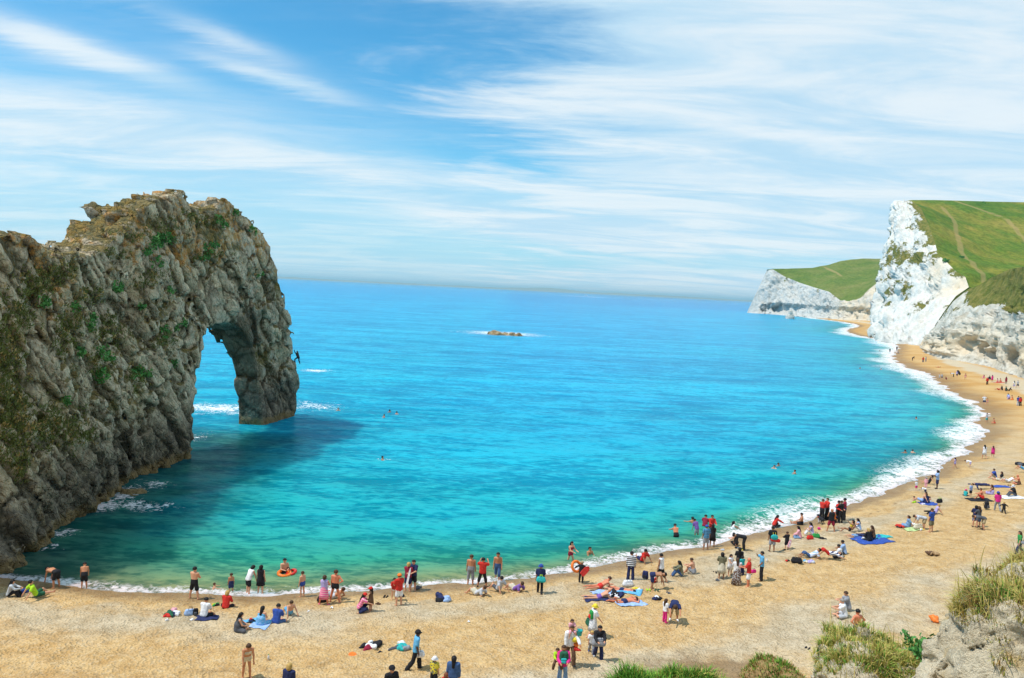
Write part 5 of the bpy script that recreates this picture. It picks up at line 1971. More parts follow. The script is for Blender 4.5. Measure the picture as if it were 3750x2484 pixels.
PEOPLE_TXT = '''
32 2186 1.6 70 knees - p lk longs:lgrey trousers:k - woman with long black hair in grey sitting at the far left edge
131 2190 1.75 40 lounge - p sk tee:lime shorts:dgreen - man in bright lime t-shirt sitting at the waterline on the left
207 2153 1.72 -70 bend - t sk - shorts:k - bare-backed man bending double at the waterline on the left
308 2155 1.45 -25 lean - t sk - shorts:k - bare-chested boy leaning over the wash beside the bending man
710 2194 1.78 12 wide fold p sk - shorts:k - tall bare-backed man in black shorts with folded arms at the water
777 2158 1.0 60 swim - p sb - briefs:lblue sub=.34 small child lying in the shallows right of the man with folded arms
846 2166 1.12 -30 stand - t sb - shorts:navy sub=.12 little boy in navy shorts standing in the shallows
908 2172 1.62 35 lean - p bk tank:white shorts:k sub=.05 person in white vest and black shorts leaning over the shallows
953 2172 1.62 10 stand - p bk dress:k - sub=.05 woman in short black dress beside the person in white vest
1041 2100 1.75 150 stand carry p sk - shorts:k sub=.85 man standing waist deep with a child and an orange ring
1060 2098 1.1 190 swim hug t sk - briefs:k sub=.36 dark-haired child in red ring held by the man in deep water
1107 2185 1.42 -60 stand - p sb - briefs:blue - thin boy in bright blue trunks looking down at the waterline
1185 2214 1.65 8 wide hold r pb tank:lilac skirt:stripe.pink.lpink shoes=pink woman in lilac top and pink striped skirt seen from behind
1226 2207 1.80 8 wide akimbo1 r sb - briefs:k - sunburnt man in black briefs with a hand on his hip
1222 2193 1.7 -75 recline - t sb - shorts:lgrey - person in pale shorts lying behind the man in black briefs
1318 2239 1.62 75 crouch reach p lk tee:stripe.pink.lpink trousers:navy cap=red woman in red cap and pink striped shirt crouching towards a girl
1357 2237 1.28 -80 stand hold p lk dress:brown - cap=red girl in red cap and long dark dress facing the crouching woman
1460 2218 1.72 -35 stand carry p sk tee:red shorts:white cap=orange man in orange cap, red shirt and white shorts holding a small child
1441 2198 1.18 150 stand hand1 p sk tee:red briefs:white - small black-haired child in red and white beside the orange cap
1492 2166 1.68 15 stand hold p py longs:maroon shorts:navy - blond woman in maroon hooded top holding a white board
1512 2161 1.78 200 stand hold p sk tee:navy shorts:k - man in dark navy t-shirt facing the woman in maroon
1722 2141 1.80 5 stand - t sb - long:grey - bare-backed man in grey knee-length shorts near the surf
1765 2151 1.78 8 wide photo t sk tee:red long:k shoes=k man in red t-shirt and black shorts raising both arms to a camera
1821 2124 1.78 185 walk down t sk - long:jean - bare-chested man in denim shorts walking out of the surf
1745 2178 1.7 -55 recline - p sb tee:lgrey shorts:cream - boy in grey t-shirt propped on his elbows with knees up
1825 2170 1.68 -40 lounge - p sk tee:lgrey shorts:dgrey - dark-haired person in pale grey t-shirt leaning on one arm
1884 2163 1.7 -50 recline - p sb tee:purple shorts:cream - person in purple top and cream shorts reclining near the surf
868 2311 1.62 70 cross - p lk tank:dgrey skirt:dgrey - woman in dark grey dress sitting with long black hair
953 2290 1.62 15 cross - p lk bikini:sky skirt:floral.sky.lblue - woman in blue flowered dress sitting on a towel
1011 2284 1.75 12 cross - p sk tee:blue shorts:jean - man in plain blue t-shirt sitting with his back turned
1060 2259 1.5 -35 loungek - p sb - shorts:sky - boy in light blue trunks sitting and leaning back on his hands
746 2262 1.72 12 cross - t sk tee:white shorts:k - black-haired man in white and grey t-shirt sitting on a dark towel
826 2229 1.65 5 cross - p by longs:red shorts:k - blond woman in loose bright red top sitting by the water
902 2482 1.66 150 lean dangle t pb bikini:cream briefs:cream - tanned woman in cream bikini stooping forward as she walks
1054 2582 1.66 15 stand - p by longs:navy trousers:k - blond woman in navy, only head and shoulders at the bottom edge
1428 2600 1.76 150 stand - p n tee:k trousers:dgrey cap=k man in black cap cut off by the bottom edge
1587 2519 1.28 20 stand down p sb tee:floral.yellow.olive shorts:k hat=white boy in yellow patterned shirt with a white sun hat holding sticks
1656 2556 1.65 5 stand - p lk jacket:jean trousers:jean - woman with long black hair in denim jacket at the bottom edge
1629 2566 1.05 20 stand - p br tee:red shorts:navy - red-haired small child at the bottom edge beside the denim jacket
1513 2450 1.82 80 walk down d sk tee:sky trousers:k cap=k,shoes=k dark-skinned man in sky blue t-shirt and black cap walking right
1976 2174 1.72 5 walk down m sk tee:navy leggings:k hat=blue person in blue sun hat and wetsuit walking to the sea
2086 2052 1.66 140 walk hold p lk bikini:maroon briefs:maroon sub=.35 dark-haired woman in dark bikini wading out of the waves
2153 2030 1.72 150 swim hold t sk - shorts:blue sub=.55 man crouching chest deep in the waves near the wading woman
2127 2136 1.28 20 stand spread p sb suit:k - cap=khaki child in black wetsuit carrying an orange ring and red float
2308 2126 1.76 8 stand down m sk longs:stripe.k.white trousers:navy shoes=k man in black and white striped jumper standing with back turned
2352 2061 1.72 -35 lounge - m sk tee:red shorts:navy - man in red t-shirt sitting and leaning back above the surf
2423 2136 1.74 -50 walk down m sk tank:white long:k - man in white vest and black shorts stepping forward
2385 2159 1.76 95 bend dangle m sk - shorts:navy - bare-backed man bending over shoes beside the dark backpack
2496 2114 1.64 -75 knees - m lk longs:olive trousers:jean - woman in olive cardigan and jeans sitting with knees up
2541 2103 1.74 -55 knees - p sb - shorts:grey - bare-backed man sitting beside the woman in olive cardigan
2196 2156 1.74 75 proneup - r sb - briefs:red - sunbather in red trunks propped on his elbows, topmost of four
2193 2190 1.72 85 proneup - p n - briefs:purple - bald sunbather in purple briefs lying on a navy towel
2276 2163 1.74 115 prone - r sk - briefs:navy - dark-haired sunbather in slate trunks face down on aqua towel
2284 2207 1.76 72 pronek - r sb - briefs:navy - sunbather in navy trunks face down on a pale blue towel
2164 2339 1.68 75 walk swing p n tee:white skirt:floral.lgrey.white hat=yellow walker in white shirt, patterned skirt and yellow hat
2189 2413 1.64 175 walk hold p lk jacket:k trousers:navy shoes=lgrey woman in black jacket with long dark hair carrying a grey bag
2164 2390 1.08 180 walk down p by tee:white trousers:grey shoes=blue blond child in white t-shirt walking beside the black jacket
2084 2434 1.80 170 walk hand1 t sb jacket:white trousers:brown shoes=k man in white hooded top with a toddler on his shoulders
2058 2506 1.66 180 stand hold t lb jacket:hot trousers:ljean - woman in hot pink and orange top with a backpack on her front
2433 2284 1.2 60 stand down p lb tee:white leggings:hot shoes=pink little girl in white top and hot pink leggings
2467 2274 1.8 190 bend reach t sb tee:navy long:khaki shoes=white man in navy t-shirt and khaki shorts bending towards a little girl
2480 1975 1.74 -10 kneel reach r sk - shorts:k sub=.25 bare-backed man kneeling in the breaking wave
2542 1917 1.72 -30 swim - t sk - briefs:k sub=.45 dark-haired bather up to the chest near the red shirt
2551 1962 1.5 -30 lean down m sk tee:purple shorts:grey sub=.25 boy in wet purple shirt wading at the edge of the foam
2581 1932 1.72 20 lean hold m sk tee:maroon shorts:k sub=.75 bather in dark patterned shirt waist deep behind the checked shirt
2605 1940 1.78 170 stand hold t sk longs:red long:k sub=.65 man in wet red shirt standing thigh deep in the waves
2584 2014 1.76 -5 stand down m sk tee:check.navy.sky shorts:grey cap=blue man in blue checked shirt and blue cap at the foam edge
2607 2004 1.66 10 stand hold m lk dress:k - - woman in black dress standing beside the blue checked shirt
2677 1935 1.66 80 swim reach m lk tank:white briefs:k sub=.55 long-haired bather in white vest sitting in the foam
2724 2016 1.74 -80 bend - m sk longs:k trousers:k shoes=yellow man in black with yellow shoes bending over at the waterline
2696 1999 1.5 -60 crouch hug p sk - trousers:k - bare-backed person crouching next to the man with yellow shoes
2836 1932 1.64 80 crouch reach m lk longs:red trousers:k - woman in red top crouching at the foam edge
2826 2019 1.78 5 stand down m sk tee:k shorts:grey shoes=k man in black t-shirt carrying a round teal drawstring bag
2880 2015 1.26 -15 stand hold p sb half:half.k.green shorts:k shoes=k child in green and black top beside the teal bag
2704 2097 1.62 10 stand hold m lk longs:k trousers:k - woman in black standing behind the long tiered skirt
2641 2117 1.64 8 stand hold m bk jacket:olive skirt:cream - woman in olive brown jacket and cream pleated skirt
2672 2106 1.32 150 stand hold p lk dress:white - - girl in white dress in the middle of the standing family
2696 2140 1.66 10 stand hold m lb tee:white maxi:floral.brown.lgrey - woman with long brown hair in a long brown tiered skirt
2716 2108 1.18 -20 stand hold m sk tee:teal trousers:navy - small child in teal half hidden by the red polo shirt
2740 2146 1.76 -65 stand hold r n tee:red shorts:white - bald man in raspberry red polo shirt and white shorts
2787 2126 1.76 -80 stand brow m sk tee:sky trousers:k - slim man in light blue polo and black trousers shading his brow
2936 1922 1.74 -75 legs - t sk - shorts:k - bare-chested man sitting alone at the edge of the foam
2930 1970 1.64 -60 cross - p lk longs:lpink leggings:ljean - woman in pale pink jumper sitting with long dark hair
2975 1960 1.64 -75 knees phone p lk tank:lilac leggings:white - woman in lilac top and white trousers looking at her phone
3042 1946 1.78 8 wide carry t n tank:k shorts:maroon - man in black vest and dark red shorts with a child on his arm
3008 1908 1.8 60 stand fold p sb half:half.k.red trousers:k shoes=k first lifeguard in red and black drysuit on the left of the group
3027 1905 1.8 -100 stand hold p sb half:half.k.red trousers:k shoes=k lifeguard in red and black drysuit facing the leftmost lifeguard
3066 1914 1.76 160 stand hold p sk half:half.k.red trousers:k helmet=k,shoes=k lifeguard wearing a black helmet in the red drysuit group
3078 1917 1.8 -30 stand hold p sb suit:k - shoes=k person in plain black wetsuit between the lifeguards
3091 1906 1.82 -60 stand hold p sk half:half.navy.maroon trousers:k cap=k,shoes=k rightmost lifeguard with blue and maroon drysuit and black cap
3047 1916 1.45 40 crouch photo p sk longs:blue trousers:k - person in blue crouching behind the lifeguards with a camera
3110 1950 1.64 -75 lounge raise m lk bikini:yellow briefs:k - woman in yellow bikini top sitting with one arm raised
3148 1947 1.64 -70 knees - p lk tank:lblue shorts:white - woman in blue and white top sitting behind the blue rug
3138 1965 1.66 80 prone - p lb tank:navy shorts:ljean - woman in denim shorts lying face down at the edge of the rug
3184 1980 1.66 -20 cross - p by longs:k trousers:k - fair-haired person in black sitting on the blue rug
3200 1976 1.66 -50 knees - p lb tee:brown trousers:k - brown-haired person on the rug right behind the black top
2966 2042 1.74 -75 recline - m sk tee:stripe.lblue.white long:jean - man in blue striped shirt and denim shorts lying back on his elbows
3033 2047 1.74 -80 supinek - m sk tee:stripe.navy.white long:red - man in navy striped shirt and red shorts lying on his back
3080 2042 1.74 -55 cross phone m sk tee:white trousers:k - man in white t-shirt sitting in front of the pale blue shirt
3094 2031 1.76 -60 cross hold m sk tee:lblue trousers:k - man in pale blue shirt sitting behind the white t-shirt
3327 1931 1.66 -70 legs prop p pb tee:ljean skirt:ljean - woman in blue denim sitting with legs stretched out
3384 1937 1.76 -75 bend - p sb tee:lgrey shorts:khaki - man in grey t-shirt and khaki shorts bending over the picnic
3409 1948 1.8 -30 stand down p sb tee:blue shorts:olive - man in blue t-shirt and camouflage shorts beside the picnic
3424 1884 1.64 -75 lounge - p by tank:lilac leggings:k - blond woman in pale vest lounging behind the blue t-shirt
3355 1796 .95 -20 stand - p sy tee:white shorts:hot cap=lgrey toddler in white shirt and pink shorts at the waterline
3390 1785 .98 30 stand - p sb longs:lpink leggings:lpink cap=grey toddler in pale pink standing beside the woman in black
3401 1773 1.64 -65 lounge - p pk tank:k shorts:k - woman in black with ponytail leaning back at the waterline
3389 1802 1.0 -80 crawl - p sy tee:white shorts:navy - toddler in white shirt crawling on the wet sand
3431 1791 1.84 -70 stand phone d pk tee:lblue shorts:navy shoes=k tall man in pale blue t-shirt and navy shorts at the surf
3377 1841 1.74 -45 lounge - p sb - shorts:lblue - bare-backed father sitting between two children on a rug
3351 1842 1.0 -40 cross spread p sb - shorts:lime - small boy in lime shorts sitting on the rug
3393 1843 1.64 5 cross - p bk longs:navy trousers:navy - woman in navy sitting with her back turned on the rug
3408 1840 .9 -30 cross - p sb - shorts:white - toddler sitting on the rug right of the woman in navy
3498 1718 1.28 -60 walk hold p lk tank:lilac briefs:purple - girl in lilac swimsuit walking into the wash
3553 1711 1.2 -60 bend - p sk tee:white shorts:lilac - child in white bending down on the wet orange sand
3605 1680 1.66 5 walk down p lk dress:white - - woman in short white dress strolling on the wet sand
3635 1675 1.36 20 stand - p lb dress:hot - - girl in bright pink dress beside the white dress
3646 1755 1.74 -65 knees - p sb tee:blue shorts:khaki - man in blue t-shirt sitting with knees up at the right
3668 1760 1.66 -60 legs - p lb tee:k skirt:cream - woman in black t-shirt sitting beside the blue t-shirt
3690 1766 1.66 -80 recline - p sy tee:white shorts:white - fair person in white lying behind the woman in black t-shirt
3733 1775 1.76 -70 cross hug r n - shorts:brown - heavy bald bare-chested man sitting at the right edge
3535 1816 1.1 40 cross - p sb longs:teal leggings:dgrey hat=hot small girl in teal top and pink hat sitting on the sand
3553 1819 1.22 150 stand - p sy tee:lblue shorts:k - boy in light blue shirt standing over the seated family
3599 1831 1.76 -55 knees - r sb - shorts:red - sunburnt bare-chested man in red shorts sitting on black cloth
3632 1812 1.66 -60 legs - t lb tank:brown skirt:lilac - woman with very long brown hair sitting on the family rug
3588 1792 1.74 80 supine - p sb longs:navy trousers:navy - person in navy lying flat behind the red shorts
3717 1820 1.76 -70 knees - p sk tee:k trousers:dgrey hat=stripe.navy.white man in black with a striped hat sitting on a white sheet
3653 1874 1.68 5 walk down p bb tee:hot leggings:grey hat=blue woman in pink top, grey leggings and blue sun hat
3676 1880 .98 10 walk spread p sy suit:k - - toddler in black wetsuit beside the woman in blue hat
3570 1930 1.7 20 stand hold p bk jacket:navy shorts:jean shoes=k woman in navy jacket and denim shorts standing close to another
3582 1932 1.66 -20 stand hold p lb tee:dgrey shorts:jean shoes=k woman with long light brown hair close to the navy jacket
3601 1943 1.78 -75 bend - p sb tee:dgrey shorts:khaki shoes=k man in dark grey t-shirt and khaki shorts bending low
3736 2030 1.68 -70 walk down p lb tee:green trousers:navy shoes=k woman in green top and dark trousers walking at the right edge
3744 1731 1.74 -80 supinek - t sb - shorts:sky - sunbather in sky blue shorts lying at the right edge
3108 2240 1.76 -70 knees - p sb tee:grey shorts:grey - man in slate blue shirt sitting behind the white t-shirt near the knoll
3095 2263 1.76 -65 cross hug p sg tee:white shorts:lgrey - grey-haired man in cream t-shirt sitting near the knoll
3134 2369 1.78 -20 stand akimbo r sk - shorts:dgrey - bare-backed man standing waist-hidden behind the grassy knoll
3284 1284 1.72 0 stand - m sk suit:k - - figure in dark wetsuit standing at the far wet sand
3259 1290 1.72 0 stand - m sk suit:k - sub=.2 figure in dark wetsuit wading in the far surf
3290 1294 1.7 -60 cross - p sk tee:grey shorts:dgrey - person in grey sitting by the far waterline
3341 1321 1.72 80 stoop - m sk suit:k - - dark figure stooping on the far beach
3380 1327 1.72 10 stand - m sk longs:red trousers:navy - person in red top and dark trousers on the far beach
3390 1325 1.66 -10 stand - p sb tee:lgrey trousers:grey - person in grey walking beside the far red top
3435 1346 1.7 80 prone - t sb - briefs:red - sunbather lying alone on the far orange sand
3440 1389 1.35 -30 stand - p sb tee:white shorts:lgrey - left of two children in white near the far wash
3449 1389 1.35 20 stand - p sb tee:lgrey shorts:dgrey - right of two children in white near the far wash
3466 1391 1.2 -40 crouch - m sk tee:maroon shorts:k - child in dark red crouching on the far wet sand
3492 1381 1.7 -60 bend - p sk tee:white trousers:k - person in white and black bending on the far beach
3504 1382 1.7 30 stand hold p sb tee:lilac shorts:k - person holding a black bodyboard on the far beach
3535 1391 1.6 20 walk down t sb - briefs:lpink - slim bather in pale trunks walking up the far beach
3603 1386 1.66 -60 legs - p lk tee:hot shorts:lpink - woman in pink sitting with legs out on the far beach
3615 1409 1.72 0 stand - p sg jacket:red trousers:k - person in red jacket and black trousers on the far beach
3633 1399 1.66 10 stand - p bk dress:hot - - woman in hot pink dress on the far beach
3626 1391 1.7 -20 knees - p sk tee:k trousers:navy - person in black sitting behind the hot pink dress
3655 1400 1.66 -50 cross - p bk tee:lpink shorts:red - left of two sunbathers sitting on a far red towel
3666 1400 1.7 -40 cross - r sb - shorts:red - right of two sunbathers sitting on a far red towel
3684 1406 1.68 0 stand - d bk dress:maroon - - dark-skinned person in maroon dress standing on the far beach
3714 1422 1.66 5 walk - p lk tee:white shorts:lilac - left of two walkers in white on the far beach
3727 1421 1.72 5 walk - p sg tee:lgrey shorts:k - grey-haired right one of two walkers on the far beach
3657 1429 1.7 -70 recline - t sb - shorts:red - leftmost of four people resting in a row on the far beach
3671 1430 1.66 -60 knees - p lk tee:k shorts:k - second of four people resting in a row on the far beach
3687 1432 1.7 -60 knees - p sb tee:dgreen shorts:olive - third of four resting in a row, in dull green
3696 1433 1.66 -60 lounge - p sk longs:k trousers:k - rightmost of four resting in a row, all in black
3697 1464 1.66 0 kneel - p bk longs:lblue skirt:lilac - woman in blue wrap kneeling on the sand at right
3709 1465 1.72 -50 cross - r sb - shorts:orange - sunburnt person in orange sitting beside the blue wrap
3728 1486 1.78 5 stand - p sb tee:blue trousers:lgrey - man in royal blue shirt walking away at right
3736 1487 1.66 5 stand - p bk jacket:red trousers:k - person in orange red jacket beside the royal blue shirt
3605 1483 1.8 0 walk spread p n tee:white shorts:navy - stout man in white t-shirt and navy shorts on orange sand
3616 1481 1.1 0 walk - r sb - briefs:lpink - small bare-backed child beside the stout man in white
3613 1548 1.5 -10 stand - p sk tank:lgrey shorts:teal - boy in grey vest and teal shorts at the edge of the wash
3643 1551 1.5 -60 cross - r sb - briefs:red - child in red trunks sitting on the wet orange sand
3694 1355 1.7 0 stand - p bk tee:dgrey trousers:navy - dark dressed one of two figures below the chalk bluff
3703 1356 1.72 0 stand - r sy - trousers:lgrey - bare-backed one of two figures below the chalk bluff
3714 1368 1.7 -50 cross - p sk longs:sky shorts:navy - figure in sky blue sitting below the chalk bluff
'''
SWIM_TXT = [(1240, 1503, 'dark head of a swimmer off the sea leg of the arch'), (1412, 1528, 'lowest left of three swimmers close together off the arch'), (1430, 1511, 'topmost of three swimmers close together off the arch'), (1450, 1518, 'rightmost of three swimmers close together off the arch'),
            (1393, 1684, 'lone swimmer splashing in the middle of the bay'), (2845, 1706, 'upper one of two swimmers treading water together off the surf'), (2838, 1716, 'lower one of two swimmers treading water together off the surf'), (2918, 1735, 'lone swimmer nearest to the long white surf'),
            (3318, 1660, 'left one of two bathers just behind the wide breaker'), (3338, 1658, 'right one of two bathers just behind the wide breaker'), (3350, 1534, 'single swimmer off the bend of the bay'), (3149, 1350, 'leftmost tiny swimmer towards the far chalk cliffs'), (3229, 1354, 'tiny bather close to the far surf'), (3223, 1287, 'farthest tiny bather in the surf below the white cliff')]


def read_extra(s):
    out = {}
    if s != '-':
        for kv in s.split(','):
            k, v = kv.split('=')
            out[k] = float(v) if k == 'sub' else v
    return out


PERSONS = {}
for ln in PEOPLE_TXT.strip().splitlines():
    w = ln.split()
    px, py, Ht, face = [float(v) for v in w[:4]]
    pose, arms, skin, hair, top, bottom, ex = w[4:11]
    lab = ' '.join(w[11:])
    if top.startswith('half:'):
        top = 'longs:' + top[5:]
    PERSONS[(int(px), int(py))] = make_person(px, py, Ht, face, pose, arms, skin, hair, None if top == '-' else top, None if bottom == '-' else bottom, read_extra(ex), lab)
for k, (px, py, lab) in enumerate(SWIM_TXT):
    Ht = 1.72
    make_person(px, py, Ht, (k * 67) % 360 - 180, 'swim', '-', 'ptm'[k % 3], 'skskbb'[k % 3 * 2:k % 3 * 2 + 2] if False else 'sk', None, 'briefs:k', {'sub': .36, 'group': 'swimmers in the bay'}, lab)
# people not on the beach
for (px, py, yy, Ht, face, pose, arms, top, bottom, lab) in [
        (3675, 884, 560, 1.75, -40, 'walk', '-', 'tee:white', 'trousers:navy', 'upper one of two walkers on the path up the grassy down'), (3712, 908, 535, 1.75, -40, 'walk', '-', 'tee:lgrey', 'trousers:tan', 'lower one of two walkers on the path up the grassy down')]:
    q = PY(px, py, yy)
    PERSONS[(px, py)] = make_person(px, py, Ht, face, pose, arms, 'p', 'sb', top, bottom, {'at': (q.x, q.y, q.z - .1), 'group': 'walkers on the down'}, lab)
# ================================================================== BELONGINGS
def place(px, py):
    return ground(px, py)


def finish(root, label, cat, group=None):
    return tag(root, label, cat, group)


def lump(name, col, r, flat, parent, at=(0, 0, 0), rough=.85, seed=0, n=5, stretch=(1, 1)):
    """a crumpled soft thing"""
    g = np.random.default_rng(seed + int(r * 1000))
    bs = []
    for k in range(n):
        a = g.random() * 6.28
        q = V3(math.cos(a) * r * .6 * stretch[0] * g.random(), math.sin(a) * r * .6 * stretch[1] * g.random(), r * flat * (.35 + .5 * g.random()))
        p2 = q + V3(g.normal() * r * .35 * stretch[0], g.normal() * r * .35 * stretch[1], -r * flat * .2 * g.random())
        bs.append((q, p2, r * (.26 + .2 * g.random()) * (.6 + .5 * flat), r * .2))
    h = max(.022, r * .11)
    V, Q = blob_mesh(bs, h, r * .14)
    V[:, 2] = np.maximum(V[:, 2], -.01)
    V = V + np.stack([.03 * r * vnoise(V * 14 / max(r, .1) * .25, 3), .03 * r * vnoise(V * 14 + 9, 4), .10 * r * vnoise(V / r * 3.0, 5 + seed)], 1)
    V = V + np.array(at)
    return part_mesh(name, V, Q, cloth(col) if isinstance(col, str) else col, parent)


def pile(px, py, r, cols, label, name='clothes_pile', part='garment', cat='clothes'):
    q = place(px, py)
    root = empty(name, (q.x, q.y, q.z - .01), rng.random() * 3)
    r *= 1.45
    for k, c in enumerate(cols):
        a = k * 2.1
        d = r * (.0 if k == 0 else .55)
        lump(part, c, r * (.62 if k else .75), .55, root, (math.cos(a) * d, math.sin(a) * d * .7, .02 * k), seed=k + int(px))
    return finish(root, label, cat, 'clothes and bags left on the sand')


def sheet(px, py, w, l, rot, col, label, name='towel', cat='towel', lift=.03):
    """towel: thick cloth lying on the uneven sand"""
    q = place(px, py)
    nu, nv = 20, 12
    u, v = np.meshgrid(np.linspace(-l / 2, l / 2, nu), np.linspace(-w / 2, w / 2, nv), indexing='ij')
    wob = .03 * vnoise(np.stack([u.ravel() * 3, v.ravel() * 3, 0 * u.ravel() + px], 1), 3)
    uu = u.ravel() + .05 * vnoise(np.stack([v.ravel() * 2.5, u.ravel() * 0, 0 * u.ravel() + py], 1), 6)
    vv = v.ravel() + .04 * vnoise(np.stack([u.ravel() * 2.5, u.ravel() * 0, 0 * u.ravel() + py], 1), 7)
    c, s = math.cos(R(rot)), math.sin(R(rot))
    x, y = q.x + uu * c - vv * s, q.y + uu * s + vv * c
    z = sand_z(x, y, True)[0] + lift + np.abs(wob)
    top = np.stack([x - q.x, y - q.y, z - q.z], 1)
    bot = top - [0, 0, .012]
    n = nu * nv
    Fc = grid_faces(nu, nv)
    ring = np.r_[np.arange(nv), np.arange(1, nu) * nv + nv - 1, (nu - 1) * nv + np.arange(nv - 2, -1, -1), np.arange(nu - 2, 0, -1) * nv]
    side = np.stack([ring, np.roll(ring, -1), np.roll(ring, -1) + n, ring + n], 1)
    me = mesh_from(name, np.concatenate([top, bot]), np.concatenate([Fc[:, ::-1], Fc + n, side]))
    o = link(name, me, cloth(col))
    o.location = (q.x, q.y, q.z)
    return finish(o, label, cat, 'towels and rugs on the sand')


def backpack(loc, rz, s, col, col2, label, tilt=0.0, name='backpack'):
    root = empty(name, loc, rz)
    root.rotation_euler[0] = tilt
    h = .026
    V, Q = blob_mesh([(V3(-.07, 0, .12) * s, V3(-.06, 0, .36) * s, .10 * s, .085 * s), (V3(.07, 0, .12) * s, V3(.06, 0, .36) * s, .10 * s, .085 * s)], h, .05)
    part_mesh('bag_body', V, Q, cloth(col), root)
    V, Q = blob_mesh([(V3(-.05, -.10, .12) * s, V3(.05, -.10, .12) * s, .055 * s, .055 * s), (V3(-.05, -.09, .2) * s, V3(.05, -.09, .2) * s, .05 * s, .05 * s)], h, .03)
    part_mesh('pocket', V, Q, cloth(col2), root)
    for sd in (-1, 1):
        V, Q = blob_mesh([(V3(sd * .07, .08, .40) * s, V3(sd * .09, .15, .28) * s, .018, .018), (V3(sd * .09, .15, .28) * s, V3(sd * .08, .08, .10) * s, .018, .018)], .018, .01)
        part_mesh('strap', V, Q, cloth('k'), root)
    return finish(root, label, 'backpack')


def holdall(loc, rz, s, col, label, name='bag', col2=None):
    """soft bag with two carrying handles"""
    root = empty(name, loc, rz)
    V, Q = blob_mesh([(V3(-.13, 0, .10) * s, V3(.13, 0, .10) * s, .10 * s, .10 * s), (V3(-.12, 0, .19) * s, V3(.12, 0, .19) * s, .075 * s, .075 * s)], .024, .04)
    V[:, 2] = np.maximum(V[:, 2], 0)
    part_mesh('bag_body', V, Q, cloth(col), root)
    for sd in (-1, 1):
        pts = [V3(-.07, sd * .05, .24), V3(-.05, sd * .06, .34), V3(.05, sd * .06, .34), V3(.07, sd * .05, .24)]
        vs, fs = tube(pts[0] * s, [(b - a) * s for a, b in zip(pts[:-1], pts[1:])], .012, .012, 6)
        link('handle', mesh_from('handle', vs, fs), cloth(col2 or 'k'), root, world=False)
    return finish(root, label, 'bag')


def torus(name, loc, rot, R0, r0, col, label, cat, col2=None):
    n, m = 26, 12
    vs = [((R0 + r0 * math.cos(2 * math.pi * j / m)) * math.cos(2 * math.pi * i / n), (R0 + r0 * math.cos(2 * math.pi * j / m)) * math.sin(2 * math.pi * i / n), r0 * math.sin(2 * math.pi * j / m)) for i in range(n) for j in range(m)]
    fs = [(i * m + j, ((i + 1) % n) * m + j, ((i + 1) % n) * m + (j + 1) % m, i * m + (j + 1) % m) for i in range(n) for j in range(m)]
    o = link(name, mesh_from(name, vs, fs), plain(COLS[col], .35, 'vinyl'))
    o.location, o.rotation_euler = loc, rot
    V, Q = blob_mesh([(V3(R0, 0, r0 * .9), V3(R0, 0, r0 * 1.25), .02, .014)], .012, .01)
    part_mesh('valve', V, Q, plain(COLS['white'], .4, 'vinyl'), o)
    return finish(o, label, cat)


def shoes(px, py, col, label, cat='shoes', name='shoes', gap=.16):
    q = place(px, py)
    root = empty(name, q, rng.random() * 6)
    for s in (-1, 1):
        bs = [(V3(s * gap / 2, -.10, .04), V3(s * gap / 2 + .02, .10, .03), .042, .036), (V3(s * gap / 2, -.09, .06), V3(s * gap / 2, -.03, .075), .036, .034)]
        V, Q = blob_mesh(bs, .02, .02)
        V[:, 2] = np.maximum(V[:, 2], 0)
        part_mesh('shoe', V, Q, cloth(col), root)
    return finish(root, label, cat, 'shoes left on the sand')


def bucket(loc, col, label, s=1.0):
    root = empty('bucket', loc)
    vs, fs = lathe([(V3(0, 0, 0), .001, .001, 0), (V3(0, 0, 0), .075 * s, .075 * s, 0), (V3(0, 0, .18 * s), .105 * s, .105 * s, 0), (V3(0, 0, .185 * s), .115 * s, .115 * s, 0), (V3(0, 0, .17 * s), .098 * s, .098 * s, 0), (V3(0, 0, .01), .07 * s, .07 * s, 0)])
    link('pail', mesh_from('pail', vs, fs), plain(COLS[col], .4, 'plastic'), root, world=False)
    pts = [V3(.105 * math.cos(t), 0, .18 + .12 * math.sin(t)) * s for t in np.linspace(0, math.pi, 9)]
    vs, fs = tube(pts[0], [b - a for a, b in zip(pts[:-1], pts[1:])], .008, .008)
    link('handle', mesh_from('handle', vs, fs), plain(COLS['purple'], .4, 'plastic'), root, world=False)
    return finish(root, label, 'bucket')


def bottle(px, py, label, cap='green'):
    q = place(px, py)
    root = empty('bottle', (q.x, q.y, q.z), 0)
    vs, fs = lathe([(V3(0, 0, 0), .001, .001, 0), (V3(0, 0, 0), .045, .045, 0), (V3(0, 0, .17), .045, .045, 0), (V3(0, 0, .21), .018, .018, 0), (V3(0, 0, .235), .017, .017, 0)], 10)
    link('bottle_body', mesh_from('bottle_body', vs, fs), plain(COLS['white'], .2, 'plastic'), root, world=False)
    vs, fs = lathe([(V3(0, 0, .235), .02, .02, 0), (V3(0, 0, .262), .02, .02, 0), (V3(0, 0, .263), .001, .001, 0)], 10)
    link('cap', mesh_from('cap', vs, fs), plain(COLS[cap], .4, 'plastic'), root, world=False)
    return finish(root, label, 'bottle')


def paper(px, py, label, r=.11):
    q = place(px, py)
    root = empty('crumpled_paper', q)
    o = lump('sheet', 'white', r, .7, root, seed=int(px), n=4)
    return finish(root, label, 'litter', 'white litter on the sand')


